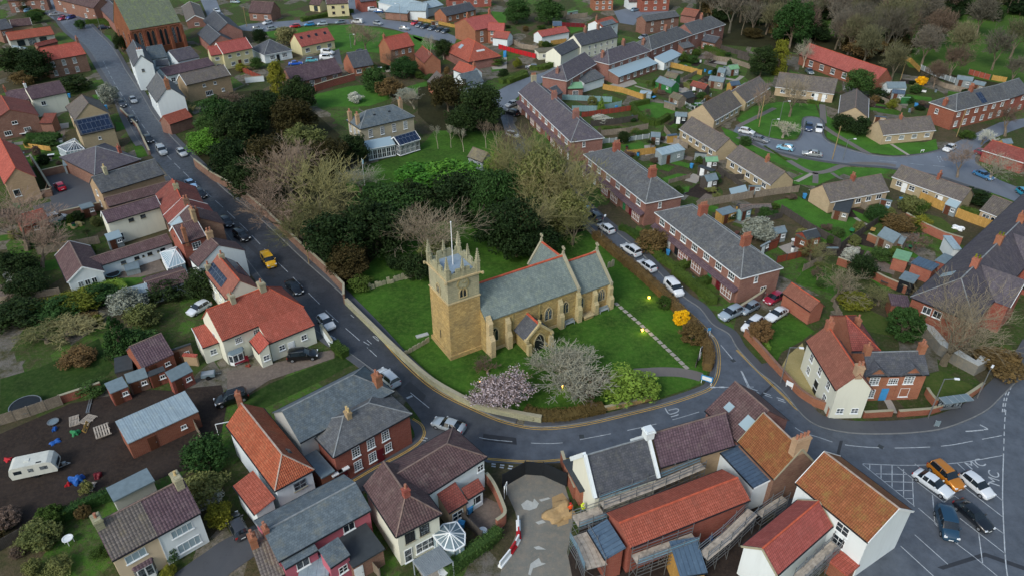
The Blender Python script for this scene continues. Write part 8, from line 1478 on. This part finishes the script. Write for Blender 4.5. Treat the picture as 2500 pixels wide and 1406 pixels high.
# ================================================================ LAMPS, POLES, STREET THINGS
def lamp(reg, base, h, side, label, arm=1.2, mat='steel'):
    p=G(reg,base);r=empty('street_lamp',(p.x,p.y,.1),side,label,'street lamp','street lamps');mb=MB();mb.tube((0,0,0),(0,0,h),.09,.055,8);mb.build('pole',M[mat],r);mb=MB();mb.bar((0,0,h-.05),(arm,0,h+.12),.07);mb.build('arm',M[mat],r)
    mb=MB();mb.box(arm-.05,arm+.55,-.13,.13,h+.04,h+.2,0,True);mb.build('lantern',M['lamp'],r)
lamp('l',(370,825),6.2,-.2,'street lamp standing on the gravel garden wall at the junction');lamp('l',(1635,1125),6.6,-.1,'tall street lamp beside the bus shelter');lamp('l',(2055,955),4.5,.8,'street lamp on the right hand pavement beyond the shelter')
lamp('g',(942,850),4.6,1.2,'thin grey street lamp beside the highest white car');lamp('a',(885,325),7,2.6,'street lamp on the verge left of the brick hall');lamp('a',(580,190),7,2.6,'street lamp by the parked cars at the top left');lamp('h',(905,150),5,0,'short green street lamp on the green by the silver saloon');lamp('d',(362,1040),5,0,'street lamp in the middle of the round green');lamp('d',(270,1180),4.4,0,'street lamp at the edge of the round green')
lamp('b',(1330,205),7,3,'street lamp beside the silver car at the top junction');lamp('b',(905,420),4.5,0,'lamp on the green beside the reddish bare trees')
lamp('f',(545,1040),7.5,-.3,'wooden pole street lamp leaning over the road wall trees',1.0,'woodpole')
for reg,pt,h,lb in (('d',(815,1370),8,'plain wooden telegraph pole on the lower verge of the close'),('d',(1880,1175),7,'pale wooden pole in front of the red brick terrace'),('d',(1400,690),7,'leaning telegraph pole at the meadow edge'),('d',(185,1090),8,'slim pale pole at the left of the round green'),('g',(0,0),0,''),('b',(10,230),7,'wooden pole beside the brown roofed cottage')):
    if h:p=G(reg,pt);mb=MB();mb.tube((0,0,0),(0,0,h),.12,.09,8);mb.bar((-.6,0,h-.4),(.6,0,h-.4),.09);tag(mb.build('telegraph_pole',M['woodpole'],None,(p.x,p.y,0),.6),lb,'telegraph pole')
# flag pole on the manor lawn
p=G('f',(1022,365));r=empty('flagpole',(p.x,p.y,0),0,'white flagpole with a limp pale flag on the manor lawn','flagpole');mb=MB();mb.tube((0,0,0),(0,0,6.2),.07,.04,8);mb.build('pole',M['wt'],r);mb=MB();mb.face([(0.05,0,6.1),(.35,.05,5.9),(.3,.0,4.9),(.05,0,4.8)]);mb.face([(0.05,.01,4.8),(.3,.01,4.9),(.35,.06,5.9),(.05,.01,6.1)]);mb.build('flag',M['mesh_blue'],r)
# churchyard floodlights (lit)
M['glow'] = glow('lit_lamp', (1.0, .5, .07), 7)
for i,(reg,pt,lb) in enumerate((('k',(1350,105),'lit floodlight beside the churchyard hedge'),('k',(1290,385),'lit floodlight next to the stepping stones'),('k',(602,868),'lit floodlight under the grey bare shrub'),('j',(2010,835),'lit floodlight at the left of the pink magnolia'))):
    p=G(reg,pt);r=empty('floodlight',(p.x,p.y,0),.6*i,lb,'floodlight','churchyard floodlights');mb=MB();mb.box(-.2,.2,-.1,.1,.12,.42,0,True);mb.build('housing',M['bk'],r);mb=MB();mb.face([(-.18,-.11,.15),(.18,-.11,.15),(.18,-.14,.4),(-.18,-.14,.4)]);mb.box(-.19,.19,-.1,.1,.421,.44);mb.build('lens',M['glow'],r)
    mb=MB();mb.bar((0,0,0),(0,0,.15),.05);mb.build('stake',M['steel'],r)
    ld=bpy.data.lights.new('lamp_light','POINT');ld.energy=45;ld.color=(1,.62,.16);ld.shadow_soft_size=.12;lo=bpy.data.objects.new('lamp_light',ld);C.objects.link(lo);lo.parent=r;lo.location=(0,-.3,.65)
# signs
def board(reg,pt,h,w_,hh,mat,label,rz=0,texts=(),name='sign_board',cat='sign',post='wt',z0=None):
    p=G(reg,pt);r=empty(name,(p.x,p.y,0),rz,label,cat)
    for s in (-1,1):mb=MB();mb.box(s*w_*.42-.04,s*w_*.42+.04,0,.06,0,h-.02);mb.build('post',M[post],r)
    mb=MB();mb.box(-w_/2,w_/2,-.05,0,h-hh,h,0,True);mb.build('panel',M[mat],r)
    return r
board('k',(1840,835),1.5,1.6,.9,'bluepaint','blue and white parish notice board at the churchyard gate',-.5);mb=MB();p=G('k',(1840,835));mb.box(-.66,.66,-.055,-.051,.75,1.35);tag(mb.build('notice',M['wt'],None,(p.x,p.y,0),-.5),'white notices pinned on the blue parish notice board','notice')
board('k',(1785,625),2.3,.5,.8,'solar','navy banner sign beside the churchyard path',.9);board('k',(1858,425),1.6,.5,.5,'bluepaint','small square blue road sign by the church hedge',.2);board('l',(440,870),1.2,1.0,.7,'wt','white name board on the curved brick wall',-.8);board('d',(1585,1310),.7,.9,.25,'wt','low white street name plate on the verge',.3);board('l',(1705,1200),1.1,.6,.9,'felt','grey litter bin like board beside the kerb',-.2)
board('o',(120,735),2.2,.8,.5,'wt','white notice at the end of the dark hoarding',1.2)
# bus shelter
p=G('l',(1830,1085));r=empty('bus_shelter',(p.x,p.y,.1),.18,'glass bus shelter with grey ribbed roof on the pavement','bus shelter')
for x in (-1.9,-.6,.6,1.9):mb=MB();mb.box(x-.04,x+.04,.6,.68,0,2.3);mb.build('post',M['bk'],r)
mb=MB();mb.box(-2.1,2.1,-.55,.8,2.3,2.4,0,True);o=mb.build('roof',M['felt'],r);mb=MB();[mb.box(x-.03,x+.03,-.55,.8,2.4,2.44) for x in (-2.05,-1,0,1,2.05)];mb.build('roof_ribs',M['grey_paint'],o);mb=MB();mb.box(-1.9,1.9,.66,.68,.2,2.2);mb.build('back_panel',M['glass'],r);mb=MB();mb.box(-1.5,1.5,.25,.6,.45,.5,0,True);mb.build('bench',M['steel'],r)
# bins
k = 0
for reg,pt,col,lb in (('g',(1510,960),'bluepaint','blue wheelie bin in the near terrace garden'),('g',(1720,1200),'bluepaint','blue wheelie bin beside the short hedge'),('g',(1715,215),'bluepaint','blue bin beside the dark patio shelter'),('h',(572,475),'bluepaint','blue wheelie bin at the lawn fence corner'),('h',(1385,380),'bluepaint','blue wheelie bin behind the moss grey bungalow'),('h',(1870,590),'bluepaint','blue wheelie bin near the clipped dark hedge'),('h',(1395,510),'bluepaint','blue bin by the dark end of the lawn fence'),('c',(1620,1190),'bluepaint','blue wheelie bin by the timber store'),
 ('c',(1875,1335),'bluepaint','blue bin beside the grey bin store'),('e',(1510,1060),'bluepaint','blue wheelie bin beside the conservatory'),('e',(1545,1055),'greenpaint','green wheelie bin beside the conservatory'),('n',(1890,870),'bluepaint','blue wheelie bin in the white house yard'),('n',(1912,840),'greenpaint','green wheelie bin in the white house yard'),('a',(600,840),'bluepaint','blue skip bin beside the cream house'),('a',(915,940),'bluepaint','blue wheelie bin beside the main road verge'),('n',(1825,1000),'bluepaint','blue bin behind the octagonal conservatory'),('b',(1688,190),'bluepaint','blue bin beside the orange brick bungalow'),('c',(1070,945),'bluepaint','blue paddling tub by the pale blue fence')):
    p=G(reg,pt);r=empty('wheelie_bin',(p.x,p.y,0),.5*k,lb,'bin','wheelie bins');k +=1
    if ('bin', col) not in WC:
        mb=MB();A4=[(-.22,-.26),(.22,-.26),(.22,.26),(-.22,.26)];B4=[(-.29,-.34),(.29,-.34),(.29,.34),(-.29,.34)];[mb.face([(*A4[i],.06),(*A4[(i+1)%4],.06),(*B4[(i+1)%4],1.0),(*B4[i],1.0)]) for i in range(4)];l=MB();l.box(-.32,.32,-.36,.38,1.0,1.07,0,True);wh=MB();wh.tube((-.3,.28,.1),(.3,.28,.1),.1,.1,8);WC[('bin',col)]=(mb.mesh('body',M[col]),l.mesh('lid',M[col]),wh.mesh('wheels',M['tyre']))
    for me in WC[('bin',col)]:link(me.name.split('.')[0],me,r)
# trampoline and other garden things
def disc(reg,pt,rad,h,label,name='trampoline',mat='bk',rim='steel',cat='trampoline'):
    p=G(reg,pt,h);r=empty(name,(p.x,p.y,0),0,label,cat);n=20;mb=MB();mb.face([(rad*math.cos(6.2832*k/n),rad*math.sin(6.2832*k/n),h) for k in range(n)]);mb.build('mat',M[mat],r);mb=MB()
    for k in range(n):a0,a1=6.2832*k/n,6.2832*(k+1)/n;mb.bar((rad*math.cos(a0),rad*math.sin(a0),h+.02),(rad*math.cos(a1),rad*math.sin(a1),h+.02),.12,.06)
    mb.build('rim', M[rim], r)
    for k in range(4):a0=1.57*k+.4;mb=MB();mb.bar((rad*.92*math.cos(a0),rad*.92*math.sin(a0),0),(rad*.92*math.cos(a0),rad*.92*math.sin(a0),h-.01),.05);mb.build('leg',M[rim],r)
disc('i',(215,1012),1.9,.7,'large black trampoline beside the plank fence');disc('i',(455,1155),.65,.25,'small round grey trampoline on the bare plot',mat='felt');
disc('e',(970,1120),1.1,.5,'dark pool ring with teal edge in the cottage garden','paddling_pool','bk','wood_teal','paddling pool');disc('n',(2003,1020),.45,.7,'small round pale table in the brown yard','garden_table','wt','wt','table')
def lump(reg,pt,w_,h,mat,label,name,cat,n=60,seed=1):
    p=G(reg,pt);rs=random.Random(seed);import bmesh;bm=bmesh.new();bmesh.ops.create_icosphere(bm,subdivisions=3,radius=1)
    for v in bm.verts:k=1+.25*math.sin(v.co.x*5+seed)+.2*math.cos(v.co.y*6+seed*2)+rs.uniform(-.06,.06);v.co=Vector((v.co.x*w_/2*k,v.co.y*w_*.36*k,max(0,v.co.z*h*k)))
    me=bpy.data.meshes.new(name);bm.to_mesh(me);bm.free();me.materials.append(M[mat]);return tag(link(name,me,None,(p.x,p.y,0),seed),label,cat)
lump('m',(660,600),1.7,.8,'tarp','bright blue tarpaulin bundled over a heap on the bare plot','tarpaulin_heap','tarpaulin',seed=3);lump('m',(470,270),1.2,.25,'tarp','flat blue plastic boat shape behind the caravan','plastic_boat','boat',seed=4);lump('m',(465,168),.7,.4,'tarp','small blue plastic tub on the bare plot','tub','tub',seed=5);lump('m',(70,420),1.0,.2,'redpaint','pink red plastic sledge beside the caravan','sledge','sledge',seed=6)
lump('m',(580,635),.7,.4,'redpaint','red toy cart beside the blue tarpaulin','toy_cart','toy',seed=7);lump('m',(830,560),1.3,.5,'maroon','rusty red frame heap beside the tarpaulin','scrap_heap','scrap',seed=8);lump('m',(640,200),1.3,.5,'greenpaint','green and white rubbish bags beside the pallets','rubbish_heap','rubbish',seed=9);lump('o',(575,860),3.5,.7,'sand','heap of builders sand at the site entrance','sand_pile','sand',seed=10);lump('o',(1815,1045),1.7,.6,'tarp','crumpled blue sheet between the new buildings','plastic_sheet','sheet',seed=11)
lump('e',(660,700),3.2,.6,'gravel','pile of yellow rubble and stones in the small garden','rubble_pile','rubble',seed=12);lump('e',(780,860),1.8,.7,'mesh_blue','pale blue sheeted heap behind the cottage','covered_heap','tarpaulin',seed=13);lump('b',(2225,490),1.6,1.7,'bluepaint','bright blue plastic slide in the upper garden','garden_slide','slide',seed=14);lump('d',(1170,775),1.4,1.6,'wt','closed white parasol in the far gardens','parasol','parasol',seed=15);lump('i',(2100,1200),1.6,.5,'wood_teal','teal plastic crates beside the barn fence','crate_heap','crates',seed=16)
lump('h',(1290,580),1.6,.9,'mesh_blue','pale blue covered heap behind the bungalow','covered_heap','tarpaulin',seed=17);lump('h',(1900,735),2.0,.5,'wt','white cloth on the patio table by the orange fence','table_cloth','cloth',seed=18);lump('i',(2135,680),.7,.35,'tile_red','small heap of orange plant pots by the bench','plant_pots','pots',seed=19)
def pallet(reg,pt,rz,w_,l,label,tilt=0,n=7,mat='plank',z=0,name='pallet',cat='pallet'):
    p=G(reg,pt);mb=MB();[mb.box(-w_/2+w_*i/n,-w_/2+w_*i/n+w_/n*.6,-l/2,l/2,.12,.15,0,True) for i in range(n)];[mb.box(-w_/2,w_/2,y-.05,y+.05,0,.12,0,True) for y in (-l/2+.06,0,l/2-.06)];o=mb.build(name,M[mat],None,(p.x,p.y,z),rz);o.rotation_euler[1]=tilt;return tag(o,label,cat)
pallet('i',(640,1150),.5,1.2,2.0,'slatted timber pallet left of the leaning boards');pallet('i',(760,1140),-.3,1.5,1.7,'slatted timber pallet right of the other pallet');pallet('m',(755,655),.1,1.3,1.4,'timber pallet lying beside the blue tarpaulin');pallet('i',(1290,1360),.45,2.6,1.3,'stack of long boards against the barn opening',n=10);pallet('i',(775,1005),.3,.5,3.6,'long aluminium ladder lying by the brick sheds',n=2,mat='steel',name='ladder',cat='ladder')
pallet('i',(890,1260),.6,1.8,2.4,'weathered grey timber platform beside the barn',n=6,z=.5);pallet('i',(745,1210),.2,1.0,1.8,'leaning sheet of ply beside the pallets',1.0,2,'wood_new');pallet('o',(1930,980),.5,.6,4.0,'bundle of new timber between the site buildings',n=4,mat='wood_new',z=1.0,name='timber_bundle',cat='timber')
p=G('i',(1790,760),.3);r=empty('trailer',(p.x,p.y,0),.25,'small grey box trailer in the drive','trailer');mb=MB();mb.box(-.9,.9,-.55,.55,.35,.8,0,True);mb.build('box',M['felt'],r);mb=MB();mb.box(-.8,.8,-.45,.45,.8,.84);mb.build('cover',M['grey_paint'],r);mb=MB();mb.bar((.9,0,.4),(1.7,0,.4),.07);mb.build('drawbar',M['steel'],r)
for s in (-.6,.6):o=link('wheel',CARP['hatch']['tyre'],r,(0,s,.3))
# goal frame, picnic set
p=G('i',(1960,1250));mb=MB();mb.bar((-1.2,0,0),(-1.2,0,1.8),.08);mb.bar((1.2,0,0),(1.2,0,1.8),.08);mb.bar((-1.2,0,1.8),(1.2,0,1.8),.08);tag(mb.build('goal_frame',M['wt'],None,(p.x,p.y,0),.3),'small white football goal on the grass behind the orange roof','goal')
p=G('i',(2085,1080),0);mb=MB();mb.box(-.35,.35,-.35,.35,0,3.6);mb.box(-.4,.4,-.4,.4,3.3,3.45,0,True);mb.tube((0,0,3.6),(0,0,4.0),.14,.12,8);tag(mb.build('chimney_stack',M['brick_orange'],None,(p.x,p.y,0),.3),'free standing orange chimney stack behind the orange roof','chimney')
for reg,pt,lb in (('h',(490,830),'white cafe table set on the stone patio'),('m',(570,1085),'teal garden chairs in the bottom left garden'),('n',(1670,1360),'white round garden table under the pergola edge'),('g',(1800,245),'white topped garden table in the back garden')):disc(reg,pt,.5,.72,lb,'garden_table','wt','wt','table')
# ================================================================ BUILDING SITE
fence('o',[(95,655),(285,545),(435,555),(632,645)],2.2,'black site hoarding closing the road end','bk','bk',.06,2.4,'site_hoarding','hoarding')
def rail(pts, zs, w_, mb): 
    for i in range(len(pts)-1):
        for z in zs:a,b=pts[i],pts[i+1];mb.bar((a[0],a[1],z),(b[0],b[1],z),w_)
def scaffold(reg,pts,h,label,out=1.1,lifts=(3.6,),mesh=True,sides=1):
    P=gpoly(reg,pts,h);P=[Vector((p.x,p.y,0)) for p in P];r=empty('scaffolding',tuple(P[0]),0,label,'scaffolding','scaffolding on the building site');o0=P[0].copy();P=[p-o0 for p in P];Q=offset(P,out*sides);rs=random.Random(int(o0.x*10))
    for z in (h,):
        dk = MB()
        for j in range(4):
            a=offset(P,sides*out*(j+.1)/4);[dk.bar((a[i].x,a[i].y,z+rs.uniform(0,.03)),(a[i+1].x,a[i+1].y,z+rs.uniform(0,.03)),out/4.25,.04) for i in range(len(a)-1)]
        dk.build('boards', M['plank'], r)
    tb = MB()
    for line in (P,Q):rail(line,[z+d for z in lifts+(h,) for d in (-.1,.5,1.0)],.06,tb)
    tb.build('guard_rails', M['steel'], r); st = 0
    for i in range(len(P)-1):
        n = max(1, round((P[i+1]-P[i]).length/2.1))
        for j in range(n+(i == len(P)-2)):
            mb = MB()
            for line in (P,Q):s=line[i]+(line[i+1]-line[i])*j/n;mb.bar((s.x,s.y,0),(s.x,s.y,h+1.2+rs.uniform(0,.5)),.06)
            a=P[i]+(P[i+1]-P[i])*j/n;b=Q[i]+(Q[i+1]-Q[i])*j/n;[mb.bar((a.x,a.y,z),(b.x,b.y,z),.05) for z in lifts+(h,)];mb.bar((a.x,a.y,.1),(b.x,b.y,h),.05);mb.build('standard',M['steel'],r)
    if mesh:
        mb=MB();[mb.bar((Q[i].x,Q[i].y,h+z),(Q[i+1].x,Q[i+1].y,h+z),.04,.12) for i in range(len(Q)-1) for z in (.25,.75)];mb.build('brick_guard',M['mesh_blue'],r)
    return r
scaffold('D',[(785,1190),(1100,1075),(1420,960)],3.4,'scaffolding along the near side of the long salmon roof',1.2,(1.7,),sides=-1);scaffold('D',[(490,690),(1000,500),(1560,265)],3.6,'scaffolding behind the salmon roof, against the cream cottage',1.0,(1.8,),sides=1)
scaffold('D',[(330,930),(420,1080),(510,1290)],2.9,'scaffold platform wrapped round the blue metal roof',2.2,(1.4,),sides=-1);scaffold('D',[(160,780),(450,680)],2.6,'short scaffold bay at the left end of the site',1.6,(1.3,),sides=-1)
scaffold('E',[(250,1290),(420,1150),(600,970)],3.2,'scaffolding between the two new buildings',1.2,(1.6,),False,sides=1);scaffold('E',[(860,1406),(1000,1280),(1130,1160)],3.0,'scaffolding inside the yard of the large white house',1.0,(1.5,),False,sides=-1);scaffold('E',[(600,960),(700,890),(780,840)],2.4,'scaffold poles under the four pot chimney gable',.8,(1.2,),False,sides=-1)
for i,(a,b,col) in enumerate((((225,940),(228,1030),'wt'),((228,1035),(232,1095),'redpaint'),((230,1100),(205,1150),'wt'),((203,1155),(160,1220),'redpaint'),((158,1225),(70,1335),'wt'))):
    P=gpoly('o',[a,b]);d=P[1]-P[0];mb=MB();mb.box(0,d.length,-.25,.25,0,.25);mb.box(0,d.length,-.08,.08,.25,1.0);tag(mb.build('barrier',M[col],None,tuple(P[0]),math.atan2(d.y,d.x)),ORD[i]+' '+('red' if col=='redpaint' else 'white')+' plastic barrier from the top beside the site entrance','barrier','plastic barriers beside the site entrance')
# site workers
def person(reg,pt,rz,coat,legs,hat,label,arms=((.32,.1,1.15),(-.3,.18,1.1))):
    p=G(reg,pt);r=empty('person',(p.x,p.y,.03),rz,label,'person')
    V=[(0,0,.95),(0,0,1.2),(0,0,1.42),(0,.01,1.53),(0,.02,1.66),(.11,0,.9),(.13,.06,.5),(.12,-.02,.07),(.12,.13,.03),(-.11,0,.9),(-.13,-.08,.5),(-.12,-.16,.07),(-.12,-.01,.03),(.2,0,1.4),(.27,.02,1.15),arms[0],(-.2,0,1.4),(-.27,.02,1.15),arms[1]]
    E_=[(0,1),(1,2),(2,3),(3,4),(0,5),(5,6),(6,7),(7,8),(0,9),(9,10),(10,11),(11,12),(2,13),(13,14),(14,15),(2,16),(16,17),(17,18)]
    R_=[.15,.15,.15,.07,.1,.1,.07,.05,.04,.1,.07,.05,.04,.08,.055,.04,.08,.055,.04]
    me=bpy.data.meshes.new('person');me.from_pydata(V,E_,[]);o=link('body',me,r);sk=o.modifiers.new('skin','SKIN')
    for i,v in enumerate(me.skin_vertices[0].data):v.radius=(R_[i]*(1.25 if i < 3 else 1),R_[i]);v.use_root=i==0
    o.modifiers.new('sub','SUBSURF').levels=2;dg=bpy.context.evaluated_depsgraph_get();m2=bpy.data.meshes.new_from_object(o.evaluated_get(dg));o.modifiers.clear();o.data=m2
    m2.materials.clear();[m2.materials.append(M[x]) for x in (coat,legs,'skin')]
    for f in m2.polygons:c=f.center;f.material_index=1 if c.z < .92 and abs(c.x) < .26 else (2 if c.z > 1.5 or (abs(c.x) > .27 and c.z < 1.14) else 0);f.use_smooth=True
    mb=MB();mb.tube((0,.02,1.68),(0,.02,1.78),.135,.1,12);mb.box(-.12,.12,.02,.2,1.67,1.7,0,True);mb.build('hard_hat',M[hat],r)
M['skin']=plain('skin',hexc('b98a72'));M['hivis']=plain('hi_vis',hexc('c9e03a'));M['hiorange']=plain('hi_orange',hexc('e0582a'))
person('o',(665,880),.4,'hiorange','bk','redpaint','person in orange red jacket and red helmet by the site corner');person('o',(765,880),-.8,'hivis','solar','hivis','person in yellow hi vis jacket bending at the scaffold',((.3,.25,1.05),(-.25,.3,1.1)))
